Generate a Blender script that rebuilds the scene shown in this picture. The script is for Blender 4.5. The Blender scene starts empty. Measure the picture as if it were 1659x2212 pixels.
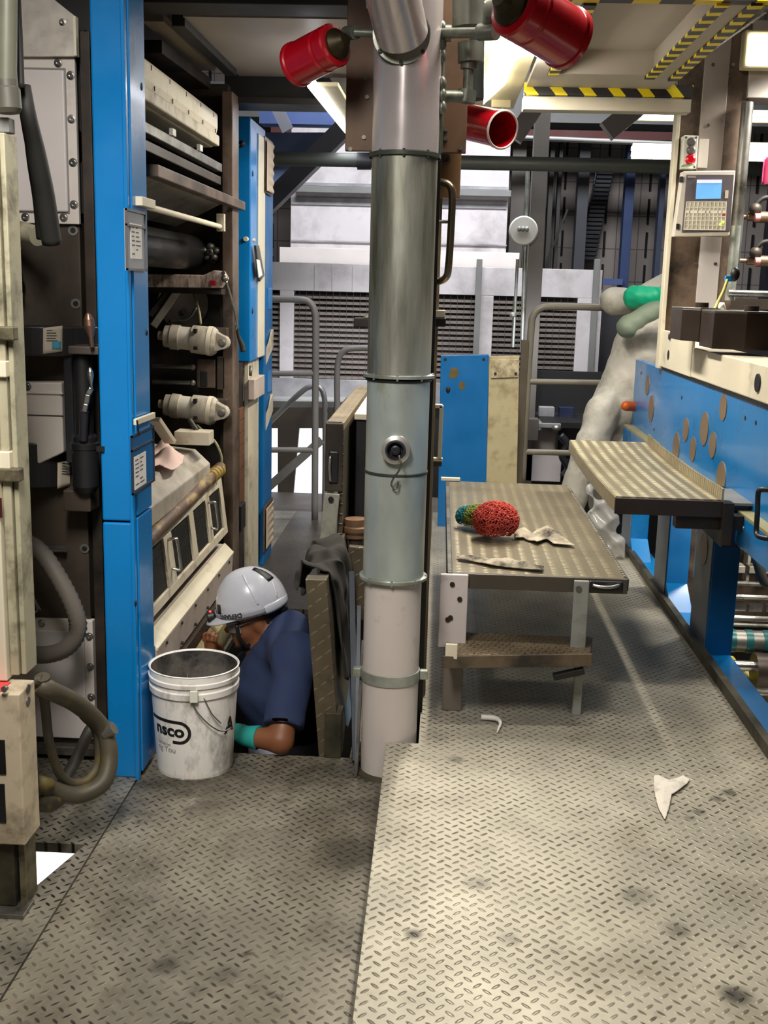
import bpy, bmesh, math, random
import numpy as np
from mathutils import Vector, Matrix
random.seed(7)
scn = bpy.context.scene
COL = scn.collection
V = Vector
# ------------------------------------------------------------------ camera
F, CX, CY, EYE = 2400.0, 829.5, 1106.0, 1.65
RT = V((0.99836406, 0.05118423, 0.02548291))
UP = V((-0.03516405, 0.19821144, 0.97952831))
BK = V((0.0450854, -0.97882194, 0.19968703))
cam = bpy.data.cameras.new('camera')
cam.sensor_fit = 'HORIZONTAL'; cam.sensor_width = 36.0
cam.lens = F / 1659.0 * 36.0
cam.clip_start = 0.05; cam.clip_end = 200
co = bpy.data.objects.new('camera', cam); COL.objects.link(co)
m = Matrix.Identity(4)
for i in range(3):
    m[i][0] = RT[i]; m[i][1] = UP[i]; m[i][2] = BK[i]
m[2][3] = EYE
co.matrix_world = m
scn.camera = co
# ------------------------------------------------------------------ view, world
scn.view_settings.view_transform = 'Standard'
scn.view_settings.look = 'None'
scn.view_settings.exposure = 0.0
scn.view_settings.gamma = 1.0
w = bpy.data.worlds.new('world'); scn.world = w; w.use_nodes = True
w.node_tree.nodes['Background'].inputs[0].default_value = (0.85, 0.88, 1.0, 1)
w.node_tree.nodes['Background'].inputs[1].default_value = 0.06

def area(name, loc, sx, sy, power, col=(1, .95, .86), target=None, spread=180):
    l = bpy.data.lights.new(name, 'AREA'); l.shape = 'RECTANGLE'; l.size = sx; l.size_y = sy
    l.energy = power; l.color = col; l.spread = math.radians(spread)
    o = bpy.data.objects.new(name, l); COL.objects.link(o); o.location = loc
    if target is not None:
        o.rotation_euler = (V(target) - V(loc)).to_track_quat('-Z', 'Y').to_euler()
    return o
WARM = (1.0, 0.935, 0.82); COOL = (0.93, 0.96, 1.0)
# the tubes of the hall: over the near deck, over the table, in the left aisle, over the far hall; two fills are added
area('light_gallery_front', (0.45, 3.62, 3.30), 1.3, 0.12, 44, WARM)
area('light_near_deck', (0.8, 1.1, 3.3), 0.5, 1.6, 22, WARM, target=(0.5, 1.3, 0), spread=85)
area('light_table', (0.26, 5.3, 2.58), 0.10, 1.5, 62, WARM)
pl = bpy.data.lights.new('light_fixture_side', 'POINT'); pl.energy = 9; pl.color = WARM; pl.shadow_soft_size = .05
po = bpy.data.objects.new('light_fixture_side', pl); COL.objects.link(po); po.location = (0.27, 4.9, 2.50)
area('light_left_aisle', (-0.62, 6.5, 2.50), 0.12, 1.4, 5, COOL)
area('light_left_near', (-0.7, 1.4, 3.0), 0.4, 0.9, 20, (1, .95, .88), target=(-0.95, 3.3, 1.0), spread=80)
area('light_fill_rollers', (1.62, 4.75, 0.80), 0.3, 0.4, 12, WARM, target=(1.95, 5.6, 0.1))  # added fill for the roller bed; no fixture behind the frame
area('light_flood', (1.95, 5.9, 2.78), 0.25, 0.3, 22, (1, .95, .86), target=(1.55, 6.0, 1.6), spread=110)
area('light_far_hall', (0.3, 8.2, 4.7), 3.6, 0.6, 150, COOL, target=(0.3, 10.6, 1.5), spread=120)
area('light_fill_boxes', (0.75, 7.95, 1.35), 0.5, 0.2, 7, COOL, target=(0.75, 8.7, 0.5))  # added fill to brighten the boxes behind the rail; no fixture there
area('light_low_hall', (-0.9, 9.2, 1.2), 0.8, 0.6, 9, COOL, target=(-0.8, 10.0, 0.0))

# ------------------------------------------------------------------ helpers
def at(px, py, X=None, Y=None, Z=None):
    """world point on the photo's sight line at a chosen distance plane"""
    d = RT * (px - CX) + UP * (CY - py) - BK * F
    t = X / d.x if X is not None else (Y / d.y if Y is not None else (Z - EYE) / d.z)
    return V((0, 0, EYE)) + d * t

def lin(c):
    return tuple(((x / 255.0) / 12.92 if x <= 10 else (((x / 255.0) + 0.055) / 1.055) ** 2.4) for x in c)

class MB:
    def __init__(s): s.v = []; s.f = []; s.sm = []
    def add(s, vs, fs, smooth=False):
        b = len(s.v); s.v += [V(p) for p in vs]
        for f in fs: s.f.append([b + i for i in f]); s.sm.append(smooth)
        return s
    def box(s, x0, x1, y0, y1, z0, z1):
        x0, x1 = sorted((x0, x1)); y0, y1 = sorted((y0, y1)); z0, z1 = sorted((z0, z1))
        return s.add([(x, y, z) for z in (z0, z1) for y in (y0, y1) for x in (x0, x1)],
                     [(0, 2, 3, 1), (4, 5, 7, 6), (0, 1, 5, 4), (2, 6, 7, 3), (0, 4, 6, 2), (1, 3, 7, 5)])
    def prism(s, pts, vec):
        n = len(pts); a = [V(p) for p in pts]; v = V(vec)
        nrm = V((0, 0, 0))
        for i in range(n): nrm += a[i].cross(a[(i + 1) % n])
        if nrm.dot(v) > 0: a.reverse()
        return s.add(a + [p + v for p in a], [tuple(range(n)), tuple(range(2 * n - 1, n - 1, -1))] +
                     [(i, i + n, (i + 1) % n + n, (i + 1) % n) for i in range(n)])
    def bar(s, p0, p1, wd, ht, up=(0, 0, 1)):
        p0 = V(p0); p1 = V(p1); d = (p1 - p0).normalized()
        u = V(up); sd = d.cross(u)
        if sd.length < 1e-4: sd = d.cross(V((1, 0, 0)))
        sd.normalize(); u = sd.cross(d)
        a = [p0 + sd * i * wd / 2 + u * j * ht / 2 for i, j in ((-1, -1), (1, -1), (1, 1), (-1, 1))]
        return s.prism(a, p1 - p0)
    def rings(s, rings, caps=True, smooth=True, closed=False):
        n = len(rings[0]); b = len(s.v); k = len(rings)
        for r in rings: s.v += [V(p) for p in r]
        for i in range(k if closed else k - 1):
            j = (i + 1) % k
            for q in range(n):
                s.f.append([b + i * n + q, b + i * n + (q + 1) % n, b + j * n + (q + 1) % n, b + j * n + q]); s.sm.append(smooth)
        if caps and not closed:
            s.f.append([b + q for q in range(n)][::-1]); s.sm.append(False)
            s.f.append([b + (k - 1) * n + q for q in range(n)]); s.sm.append(False)
        return s
    def lathe(s, p0, axis, prof, n=28, caps=True, smooth=True):
        p0 = V(p0); d = V(axis).normalized()
        a = d.cross(V((0, 0, 1)))
        if a.length < 1e-3: a = V((1, 0, 0))
        a.normalize(); b2 = d.cross(a)
        for (r0, t0), (r1, t1) in zip(prof[:-1], prof[1:]):
            R = []
            for r, t in ((r0, t0), (r1, t1)):
                R.append([p0 + d * t + (a * math.cos(2 * math.pi * q / n) + b2 * math.sin(2 * math.pi * q / n)) * max(r, 1e-4) for q in range(n)])
            s.rings(R, caps=False, smooth=smooth)
        if caps:
            for (r, t), rev in ((prof[0], True), (prof[-1], False)):
                if r > 1e-3:
                    ring = [p0 + d * t + (a * math.cos(2 * math.pi * q / n) + b2 * math.sin(2 * math.pi * q / n)) * r for q in range(n)]
                    s.add(ring, [tuple(range(n))[::-1] if rev else tuple(range(n))])
        return s
    def cyl(s, p0, p1, r0, r1=None, n=20, caps=True):
        p0 = V(p0); p1 = V(p1); L = (p1 - p0).length
        return s.lathe(p0, p1 - p0, [(r0, 0), (r0 if r1 is None else r1, L)], n, caps)
    def tube(s, pts, r, n=10, k=6, closed=False):
        p = smooth_path(pts, k) if k > 1 else [V(q) for q in pts]
        rr = r if isinstance(r, (list, tuple)) else None
        t0 = (p[1] - p[0]).normalized(); a = t0.cross(V((0, 0, 1)))
        if a.length < 1e-2: a = t0.cross(V((1, 0, 0)))
        a.normalize(); R = []
        for i in range(len(p)):
            t = (p[min(i + 1, len(p) - 1)] - p[max(i - 1, 0)]).normalized()
            a = (a - t * a.dot(t)).normalized(); b = t.cross(a)
            if rr:
                q = i / (len(p) - 1) * (len(rr) - 1); q0 = int(min(q, len(rr) - 2)); ri = rr[q0] + (rr[q0 + 1] - rr[q0]) * (q - q0)
            else: ri = r
            R.append([p[i] + (a * math.cos(2 * math.pi * q / n) + b * math.sin(2 * math.pi * q / n)) * ri for q in range(n)])
        return s.rings(R, True, True)
    def ell(s, c, r, n=20, rot=None):
        c = V(c); R = []
        for i in range(n // 2 + 1):
            th = math.pi * i / (n // 2); th = min(max(th, .02), math.pi - .02)
            ring = []
            for q in range(n):
                ph = 2 * math.pi * q / n
                p = V((r[0] * math.sin(th) * math.cos(ph), r[1] * math.sin(th) * math.sin(ph), -r[2] * math.cos(th)))
                ring.append(c + (rot @ p if rot else p))
            R.append(ring)
        return s.rings(R, True, True)
    def grid(s, fn, nu, nv, smooth=True):
        vs = [fn(i / nu, j / nv) for j in range(nv + 1) for i in range(nu + 1)]
        fs = [(j * (nu + 1) + i, j * (nu + 1) + i + 1, (j + 1) * (nu + 1) + i + 1, (j + 1) * (nu + 1) + i) for j in range(nv) for i in range(nu)]
        return s.add(vs, fs, smooth)
    def build(s, name, mat, parent=None, bevel=0.0, solid=0.0, seg=2, sub=0):
        me = bpy.data.meshes.new(name)
        off = origin_of(parent)
        own = V((0, 0, 0))
        if parent is None and s.v:
            zs = [p.z for p in s.v]; xs = [p.x for p in s.v]; ys = [p.y for p in s.v]
            own = V(((min(xs) + max(xs)) / 2, (min(ys) + max(ys)) / 2, min(zs)))
        me.from_pydata([tuple(p - off - own) for p in s.v], [], s.f)
        me.polygons.foreach_set('use_smooth', s.sm)
        me.update()
        o = bpy.data.objects.new(name, me); COL.objects.link(o)
        o.location = own
        if mat is not None: me.materials.append(mat)
        if parent is not None: o.parent = parent
        if solid:
            md = o.modifiers.new('solid', 'SOLIDIFY'); md.thickness = solid; md.offset = 0
        if bevel:
            md = o.modifiers.new('bevel', 'BEVEL'); md.width = bevel; md.segments = seg; md.limit_method = 'ANGLE'; md.angle_limit = math.radians(40)
        if sub:
            md = o.modifiers.new('sub', 'SUBSURF'); md.levels = sub; md.render_levels = sub
        return o

def origin_of(o):
    p = V((0, 0, 0))
    while o is not None: p += V(o.location); o = o.parent
    return p

def smooth_path(pts, k=6):
    p = [V(q) for q in pts]; P = [p[0] * 2 - p[1]] + p + [p[-1] * 2 - p[-2]]; out = []
    for i in range(1, len(P) - 2):
        a, b, c, d = P[i - 1], P[i], P[i + 1], P[i + 2]
        for j in range(k):
            t = j / k
            out.append(0.5 * ((2 * b) + (c - a) * t + (2 * a - 5 * b + 4 * c - d) * t * t + (3 * b - a - 3 * c + d) * t ** 3))
    out.append(p[-1]); return out

def thing(name, label, cat, loc=(0, 0, 0), group=None):
    o = bpy.data.objects.new(name, None); COL.objects.link(o); o.location = loc; o.empty_display_size = .05
    o['label'] = label; o['category'] = cat
    if group: o['group'] = group
    return o
def tag(o, label, cat, group=None):
    o['label'] = label; o['category'] = cat
    if group: o['group'] = group
    return o
def struct(o): o['kind'] = 'structure'; return o
def copy_tree(o, delta, parent=None, first=True):
    c = o.copy(); COL.objects.link(c)
    if parent is not None: c.parent = parent
    if first: c.location = V(o.location) + V(delta)
    for ch in list(o.children): copy_tree(ch, delta, c, False)
    return c
def fbox(mb, x0, y0, x1, y1, Y, d):
    """box whose near face stands in the plane Y, seen between two photo corners; d = depth behind it"""
    xm, ym = (x0 + x1) / 2, (y0 + y1) / 2
    mb.box(at(x0, ym, Y=Y).x, at(x1, ym, Y=Y).x, Y, Y + d, at(xm, y1, Y=Y).z, at(xm, y0, Y=Y).z); return mb

# ------------------------------------------------------------------ materials
MATS = {}
def N(nt, t, **kw):
    n = nt.nodes.new(t)
    for k, v in kw.items(): setattr(n, k, v)
    return n
def mat(name, c, rough=.5, metal=0.0, var=.12, sc=6.0, dirt=None, damt=.5, dsc=3.0, dsharp=.12, bump=0.0, bsc=40.0, emit=None, est=0.0, alpha=1.0, stretch=None, trans=0.0, coat=0.0):
    if name in MATS: return MATS[name]
    M = bpy.data.materials.new(name); M.use_nodes = True; nt = M.node_tree
    b = nt.nodes['Principled BSDF']; L = nt.links
    base = lin(c)
    tc = N(nt, 'ShaderNodeTexCoord'); src = tc.outputs['Object']
    if stretch:
        mp = N(nt, 'ShaderNodeMapping'); mp.inputs['Scale'].default_value = stretch; L.new(src, mp.inputs[0]); src = mp.outputs[0]
    nz = N(nt, 'ShaderNodeTexNoise'); nz.inputs['Scale'].default_value = sc; nz.inputs['Detail'].default_value = 5; L.new(src, nz.inputs['Vector'])
    mr = N(nt, 'ShaderNodeMapRange'); mr.inputs[1].default_value = .3; mr.inputs[2].default_value = .7; mr.inputs[3].default_value = 1 - var; mr.inputs[4].default_value = 1 + var
    L.new(nz.outputs[0], mr.inputs[0])
    mx = N(nt, 'ShaderNodeMix', data_type='RGBA', blend_type='MULTIPLY'); mx.inputs[0].default_value = 1
    mx.inputs[6].default_value = (*base, 1); L.new(mr.outputs[0], mx.inputs[7]); out = mx.outputs[2]
    if dirt:
        nd = N(nt, 'ShaderNodeTexNoise'); nd.inputs['Scale'].default_value = dsc; nd.inputs['Detail'].default_value = 7; nd.inputs['Roughness'].default_value = .65; L.new(src, nd.inputs['Vector'])
        md = N(nt, 'ShaderNodeMapRange'); th = 1 - damt
        md.inputs[1].default_value = .25 + th * .5 - dsharp; md.inputs[2].default_value = .25 + th * .5 + dsharp; L.new(nd.outputs[0], md.inputs[0])
        m2 = N(nt, 'ShaderNodeMix', data_type='RGBA'); L.new(md.outputs[0], m2.inputs[0]); L.new(out, m2.inputs[6]); m2.inputs[7].default_value = (*lin(dirt), 1); out = m2.outputs[2]
    L.new(out, b.inputs['Base Color'])
    rr = N(nt, 'ShaderNodeMapRange'); rr.inputs[1].default_value = .3; rr.inputs[2].default_value = .7; rr.inputs[3].default_value = max(rough - .08, .03); rr.inputs[4].default_value = min(rough + .1, 1)
    L.new(nz.outputs[0], rr.inputs[0]); L.new(rr.outputs[0], b.inputs['Roughness'])
    b.inputs['Metallic'].default_value = metal
    if coat: b.inputs['Coat Weight'].default_value = coat; b.inputs['Coat Roughness'].default_value = .1
    if trans: b.inputs['Transmission Weight'].default_value = trans
    if bump:
        nb = N(nt, 'ShaderNodeTexNoise'); nb.inputs['Scale'].default_value = bsc; nb.inputs['Detail'].default_value = 4; L.new(src, nb.inputs['Vector'])
        bp = N(nt, 'ShaderNodeBump'); bp.inputs['Strength'].default_value = bump; bp.inputs['Distance'].default_value = .01; L.new(nb.outputs[0], bp.inputs['Height']); L.new(bp.outputs[0], b.inputs['Normal'])
    if emit:
        b.inputs['Emission Color'].default_value = (*lin(emit), 1); b.inputs['Emission Strength'].default_value = est
    if alpha < 1: b.inputs['Alpha'].default_value = alpha
    MATS[name] = M; return M

def tread(name, base, loz, cell=.029, axes='xy', rot=45.0, ha=.50, hb=.17, rough=.45, metal=.3, dirt=(40, 36, 28), damt=.42, dsc=2.2, bump=.5, mono=False, var=.18, sx=1.0, lrough=.35, lmetal=.7, spots=.3, stains=()):
    if name in MATS: return MATS[name]
    M = bpy.data.materials.new(name); M.use_nodes = True; nt = M.node_tree; L = nt.links
    b = nt.nodes['Principled BSDF']
    tc = N(nt, 'ShaderNodeTexCoord'); sp = N(nt, 'ShaderNodeSeparateXYZ'); L.new(tc.outputs['Object'], sp.inputs[0])
    gp_ = N(nt, 'ShaderNodeNewGeometry')
    cb = N(nt, 'ShaderNodeCombineXYZ'); ix = {'x': 0, 'y': 1, 'z': 2}
    L.new(sp.outputs[ix[axes[0]]], cb.inputs[0]); L.new(sp.outputs[ix[axes[1]]], cb.inputs[1])
    mp = N(nt, 'ShaderNodeMapping'); mp.inputs['Rotation'].default_value = (0, 0, math.radians(rot)); mp.inputs['Scale'].default_value = (1 / cell * sx, 1 / cell, 1)
    L.new(cb.outputs[0], mp.inputs[0])
    s2 = N(nt, 'ShaderNodeSeparateXYZ'); L.new(mp.outputs[0], s2.inputs[0])
    def Mth(op, a, c=None):
        n = N(nt, 'ShaderNodeMath', operation=op)
        for i, q in enumerate((a, c)):
            if q is None: continue
            if isinstance(q, (int, float)): n.inputs[i].default_value = q
            else: L.new(q, n.inputs[i])
        return n.outputs[0]
    fu = Mth('FLOOR', s2.outputs[0]); fv = Mth('FLOOR', s2.outputs[1])
    a = Mth('SUBTRACT', Mth('SUBTRACT', s2.outputs[0], fu), .5); c = Mth('SUBTRACT', Mth('SUBTRACT', s2.outputs[1], fv), .5)
    if mono: aa, cc = a, c
    else:
        par = Mth('FLOORED_MODULO', Mth('ADD', fu, fv), 2.0); inv = Mth('SUBTRACT', 1.0, par)
        aa = Mth('ADD', Mth('MULTIPLY', a, inv), Mth('MULTIPLY', c, par)); cc = Mth('ADD', Mth('MULTIPLY', c, inv), Mth('MULTIPLY', a, par))
    ea = Mth('POWER', Mth('ABSOLUTE', Mth('DIVIDE', aa, ha)), 2.0); eb = Mth('POWER', Mth('ABSOLUTE', Mth('DIVIDE', cc, hb)), 2.0)
    d = Mth('SQRT', Mth('ADD', ea, eb))
    h = N(nt, 'ShaderNodeMapRange', interpolation_type='SMOOTHSTEP'); h.inputs[1].default_value = 1.05; h.inputs[2].default_value = .45; L.new(d, h.inputs[0])
    # paint + lozenge tone (worn, on the step a painted glint) + dirt
    nz = N(nt, 'ShaderNodeTexNoise'); nz.inputs['Scale'].default_value = 5; nz.inputs['Detail'].default_value = 6; L.new(tc.outputs['Object'], nz.inputs['Vector'])
    mr = N(nt, 'ShaderNodeMapRange'); mr.inputs[1].default_value = .3; mr.inputs[2].default_value = .7; mr.inputs[3].default_value = 1 - var; mr.inputs[4].default_value = 1 + var; L.new(nz.outputs[0], mr.inputs[0])
    n4 = N(nt, 'ShaderNodeTexNoise'); n4.inputs['Scale'].default_value = 9; n4.inputs['Detail'].default_value = 3; L.new(tc.outputs['Object'], n4.inputs['Vector'])
    wear_or_glint = N(nt, 'ShaderNodeMapRange'); wear_or_glint.inputs[1].default_value = .3; wear_or_glint.inputs[2].default_value = .6; wear_or_glint.inputs[3].default_value = .25; wear_or_glint.inputs[4].default_value = 1.0; L.new(n4.outputs[0], wear_or_glint.inputs[0])
    lm = Mth('MULTIPLY', h.outputs[0], wear_or_glint.outputs[0])
    m1 = N(nt, 'ShaderNodeMix', data_type='RGBA'); m1.inputs[6].default_value = (*lin(base), 1); m1.inputs[7].default_value = (*lin(loz), 1); L.new(lm, m1.inputs[0])
    m2 = N(nt, 'ShaderNodeMix', data_type='RGBA', blend_type='MULTIPLY'); m2.inputs[0].default_value = 1; L.new(m1.outputs[2], m2.inputs[6]); L.new(mr.outputs[0], m2.inputs[7])
    nd = N(nt, 'ShaderNodeTexNoise'); nd.inputs['Scale'].default_value = dsc; nd.inputs['Detail'].default_value = 9; nd.inputs['Roughness'].default_value = .68; L.new(tc.outputs['Object'], nd.inputs['Vector'])
    md = N(nt, 'ShaderNodeMapRange'); th = .25 + (1 - damt) * .5; md.inputs[1].default_value = th - .1; md.inputs[2].default_value = th + .16; md.inputs[4].default_value = .85; L.new(nd.outputs[0], md.inputs[0])
    m3 = N(nt, 'ShaderNodeMix', data_type='RGBA'); L.new(md.outputs[0], m3.inputs[0]); L.new(m2.outputs[2], m3.inputs[6]); m3.inputs[7].default_value = (*lin(dirt), 1)
    n5 = N(nt, 'ShaderNodeTexNoise'); n5.inputs['Scale'].default_value = 16; n5.inputs['Detail'].default_value = 4; L.new(tc.outputs['Object'], n5.inputs['Vector'])
    m5 = N(nt, 'ShaderNodeMapRange'); m5.inputs[1].default_value = .66; m5.inputs[2].default_value = .76; m5.inputs[4].default_value = spots; L.new(n5.outputs[0], m5.inputs[0])
    m6 = N(nt, 'ShaderNodeMix', data_type='RGBA'); L.new(m5.outputs[0], m6.inputs[0]); L.new(m3.outputs[2], m6.inputs[6]); m6.inputs[7].default_value = (*lin((26, 24, 20)), 1)
    outc = m6.outputs[2]
    if stains:      # grease stains with a shape of their own, fixed to the floor
        acc = None
        for (sx_, sy_, sr_, amt) in stains:
            vd = N(nt, 'ShaderNodeVectorMath', operation='DISTANCE'); vs_ = N(nt, 'ShaderNodeVectorMath', operation='MULTIPLY'); vs_.inputs[1].default_value = (1, 1, 0); L.new(gp_.outputs['Position'], vs_.inputs[0])
            L.new(vs_.outputs[0], vd.inputs[0]); vd.inputs[1].default_value = (sx_, sy_, 0)
            ms = N(nt, 'ShaderNodeMapRange', interpolation_type='SMOOTHSTEP'); ms.inputs[1].default_value = sr_; ms.inputs[2].default_value = sr_ * .25; ms.inputs[4].default_value = amt; L.new(vd.outputs['Value'], ms.inputs[0])
            acc = ms.outputs[0] if acc is None else Mth('MAXIMUM', acc, ms.outputs[0])
        brk = N(nt, 'ShaderNodeMapRange'); brk.inputs[1].default_value = .38; brk.inputs[2].default_value = .58; brk.inputs[3].default_value = .25; L.new(nd.outputs[0], brk.inputs[0])
        m7 = N(nt, 'ShaderNodeMix', data_type='RGBA'); L.new(Mth('MULTIPLY', acc, brk.outputs[0]), m7.inputs[0]); L.new(outc, m7.inputs[6]); m7.inputs[7].default_value = (*lin((38, 35, 28)), 1); outc = m7.outputs[2]
    L.new(outc, b.inputs['Base Color'])
    mm = N(nt, 'ShaderNodeMapRange'); mm.inputs[3].default_value = metal; mm.inputs[4].default_value = lmetal; L.new(lm, mm.inputs[0]); L.new(mm.outputs[0], b.inputs['Metallic'])
    mo = N(nt, 'ShaderNodeMapRange'); mo.inputs[3].default_value = rough; mo.inputs[4].default_value = lrough; L.new(lm, mo.inputs[0]); L.new(mo.outputs[0], b.inputs['Roughness'])
    bp = N(nt, 'ShaderNodeBump'); bp.inputs['Strength'].default_value = bump; bp.inputs['Distance'].default_value = .003; L.new(h.outputs[0], bp.inputs['Height']); L.new(bp.outputs[0], b.inputs['Normal'])
    MATS[name] = M; return M

BLUE = mat('blue_paint', (4, 122, 194), .3, 0, .06, 3, coat=.25)
BLUED = mat('blue_paint_worn', (6, 100, 164), .4, 0, .10, 5, dirt=(60, 70, 70), damt=.06, dsc=5)
CREAM = mat('cream_paint', (222, 213, 190), .48, 0, .04, 6, dirt=(164, 150, 120), damt=.07, dsc=5)
CREAMD = mat('cream_paint_grimy', (202, 192, 170), .52, 0, .08, 6, dirt=(110, 94, 70), damt=.22, dsc=7)
LGREY = mat('light_grey_paint', (200, 193, 191), .42, 0, .04, 3)
LGREYD = mat('light_grey_paint_soiled', (202, 194, 186), .45, 0, .05, 5, dirt=(140, 130, 116), damt=.1, dsc=6)
DKPLATE = mat('blackened_steel', (74, 65, 56), .48, .3, .2, 3, dirt=(36, 32, 28), damt=.32, dsc=2)
BLACK = mat('black_paint', (26, 26, 28), .45, 0, .2, 6)
RUBBER = mat('black_rubber', (30, 29, 27), .6, 0, .2, 10)
BROWN = mat('brown_oiled_steel', (116, 98, 84), .42, .3, .22, 5, dirt=(44, 36, 30), damt=.4, dsc=4)
BROWND = mat('dark_brown_oiled_steel', (62, 52, 44), .5, .3, .25, 5, dirt=(26, 22, 20), damt=.45, dsc=4)
STEEL = mat('bright_steel', (190, 188, 184), .25, .95, .08, 8)
STEELD = mat('dull_steel', (130, 128, 122), .42, .75, .15, 8, dirt=(60, 56, 48), damt=.3, dsc=6)
GALV = mat('galvanised_steel', (172, 178, 172), .4, .55, .12, 9, dirt=(120, 118, 84), damt=.3, dsc=5)
ALU = mat('worn_aluminium', (176, 170, 156), .42, .5, .1, 8, dirt=(96, 88, 70), damt=.3, dsc=6)
GREYP = mat('grey_paint', (120, 120, 118), .5, .1, .1, 6)
DKBEAM = mat('dark_beam_paint', (44, 42, 42), .55, .1, .2, 4)
PAPER = mat('paper', (226, 222, 218), .8, 0, .04, 5)
INK = mat('printed_ink', (70, 72, 80), .8, 0, .05, 5)
RED = mat('red_enamel', (196, 10, 30), .28, 0, .06, 5, coat=.5)
PLASTICB = mat('dark_plastic', (38, 38, 44), .4, 0, .08, 6)
DECK = tread('raised_deck_treadplate', (172, 166, 150), (98, 90, 77), damt=.26, dirt=(120, 110, 88), lmetal=.5, stains=[(at(px, py, Z=.14).x, at(px, py, Z=.14).y, r, .9) for px, py, r in ((1030, 1908, .05), (1575, 1712, .035), (1548, 1726, .03), (1510, 1754, .028), (1490, 1768, .024), (1100, 2030, .04), (893, 2018, .03), (1380, 1935, .06), (1460, 2010, .05), (985, 1640, .04), (1590, 2150, .05))])
FLOORT = tread('lower_floor_treadplate', (152, 145, 129), (82, 75, 65), damt=.42, dirt=(74, 66, 52), dsc=2.6, spots=.7, lmetal=.5, stains=[(-.26, 3.45, .34, .95), (-.18, 3.0, .2, .6), (-.2, 2.6, .14, .6), (-.86, 3.3, .3, .85), (-.6, 3.62, .22, .7), (-.62, 2.42, .05, .8), (-.47, 2.40, .055, .85), (-.52, 2.33, .04, .7)])
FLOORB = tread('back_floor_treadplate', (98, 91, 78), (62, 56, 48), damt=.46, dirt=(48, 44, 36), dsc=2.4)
FLOORL = tread('side_floor_treadplate', (150, 144, 130), (60, 56, 50), damt=.46, dirt=(44, 42, 36), dsc=3)
# ================================================================== SETTING
H0 = 0.14
b = MB()
T = .03
for r in ((-.964, 1.18, .2, 3.69), (-.27, 1.18, 3.69, 5.5), (-.964, -.93, 3.69, 5.5)):
    b.box(r[0], r[1], r[2], r[3], -T, 0)
struct(b.build('floor', FLOORT))
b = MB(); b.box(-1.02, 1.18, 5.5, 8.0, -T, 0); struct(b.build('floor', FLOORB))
b = MB()
for r in ((-3.2, -.970, .2, 2.76), (-3.2, -1.42, 2.76, 2.99), (-1.0, -.970, 2.76, 2.99), (-3.2, -.970, 2.99, 5.5), (-3.2, -1.02, 5.5, 8.0)):
    b.box(r[0], r[1], r[2], r[3], -T, 0)
b.prism([(-1.0, 2.76, -T), (-1.0, 2.99, -T), (-1.06, 2.76, -T)], (0, 0, T))
struct(b.build('floor', FLOORL))
# walls of the maintenance pit and the storey below
b = MB()
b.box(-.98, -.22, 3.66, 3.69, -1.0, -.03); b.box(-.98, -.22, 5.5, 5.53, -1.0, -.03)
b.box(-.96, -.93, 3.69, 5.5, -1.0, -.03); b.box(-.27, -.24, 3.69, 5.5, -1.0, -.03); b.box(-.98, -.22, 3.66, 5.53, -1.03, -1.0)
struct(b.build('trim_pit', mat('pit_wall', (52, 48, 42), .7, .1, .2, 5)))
b = MB(); b.box(-6, 7, -1, 15, -2.2, -2.15)
struct(b.build('floor', mat('lower_storey_concrete', (120, 116, 108), .8, 0, .12, 3)))
# raised deck
b = MB()
b.prism([(-.133, .2, .115), (1.135, .2, .115), (1.135, 7.45, .115), (-.01, 7.45, .115), (-.025, 3.52, .115), (-.133, 3.512, .115)], (0, 0, .025))
struct(b.build('floor', DECK))
b = MB(); b.box(-.115, -.105, .2, 3.5, 0, .115); b.box(-.012, -.002, 3.52, 7.44, 0, .115); b.box(-.115, 0, 3.49, 3.5, 0, .115)
struct(b.build('trim_deck', mat('deck_riser', (80, 74, 62), .5, .4, .2, 6)))
# far wall of ribbed blocks
M_WALL = bpy.data.materials.new('block_wall'); M_WALL.use_nodes = True
nt = M_WALL.node_tree; bs = nt.nodes['Principled BSDF']; bs.inputs['Roughness'].default_value = .85
tc = N(nt, 'ShaderNodeTexCoord'); sp = N(nt, 'ShaderNodeSeparateXYZ'); nt.links.new(tc.outputs['Object'], sp.inputs[0])
cb = N(nt, 'ShaderNodeCombineXYZ'); nt.links.new(sp.outputs[0], cb.inputs[0]); nt.links.new(sp.outputs[2], cb.inputs[1])
br = N(nt, 'ShaderNodeTexBrick'); br.offset = 0; br.inputs['Scale'].default_value = 1; br.inputs['Brick Width'].default_value = .24; br.inputs['Row Height'].default_value = .36
br.inputs['Mortar Size'].default_value = .006; br.inputs['Color1'].default_value = (*lin((150, 140, 134)), 1); br.inputs['Color2'].default_value = (*lin((142, 133, 128)), 1); br.inputs['Mortar'].default_value = (*lin((98, 92, 88)), 1)
nt.links.new(cb.outputs[0], br.inputs[0]); nt.links.new(br.outputs[0], bs.inputs['Base Color'])
b = MB(); b.box(-6, 7, 13.0, 13.2, -2.2, 6.4); struct(b.build('wall_back', M_WALL))
b = MB()
for k in range(46):
    x = -3.6 + k * .235
    if -1.2 < x < .55: continue
    for j in range(16):
        z0 = .2 + j * .36; b.box(x - .011, x + .011, 12.97, 13.0, z0 + .04, z0 + .31)
struct(b.build('trim_back', mat('block_slot', (22, 20, 22), .9, 0, .1, 5)))
WALLD = mat('hall_side_wall', (110, 106, 104), .85, 0, .08, 4)
b = MB(); b.box(-6.2, -6, -1, 13.2, -2.2, 6.4); struct(b.build('wall_left', WALLD))
b = MB(); b.box(7, 7.2, -1, 13.2, -2.2, 6.4); struct(b.build('wall_right', WALLD))
b = MB(); b.box(-6, 7, -1.2, -1, -2.2, 6.4); struct(b.build('wall_front', WALLD))
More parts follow.
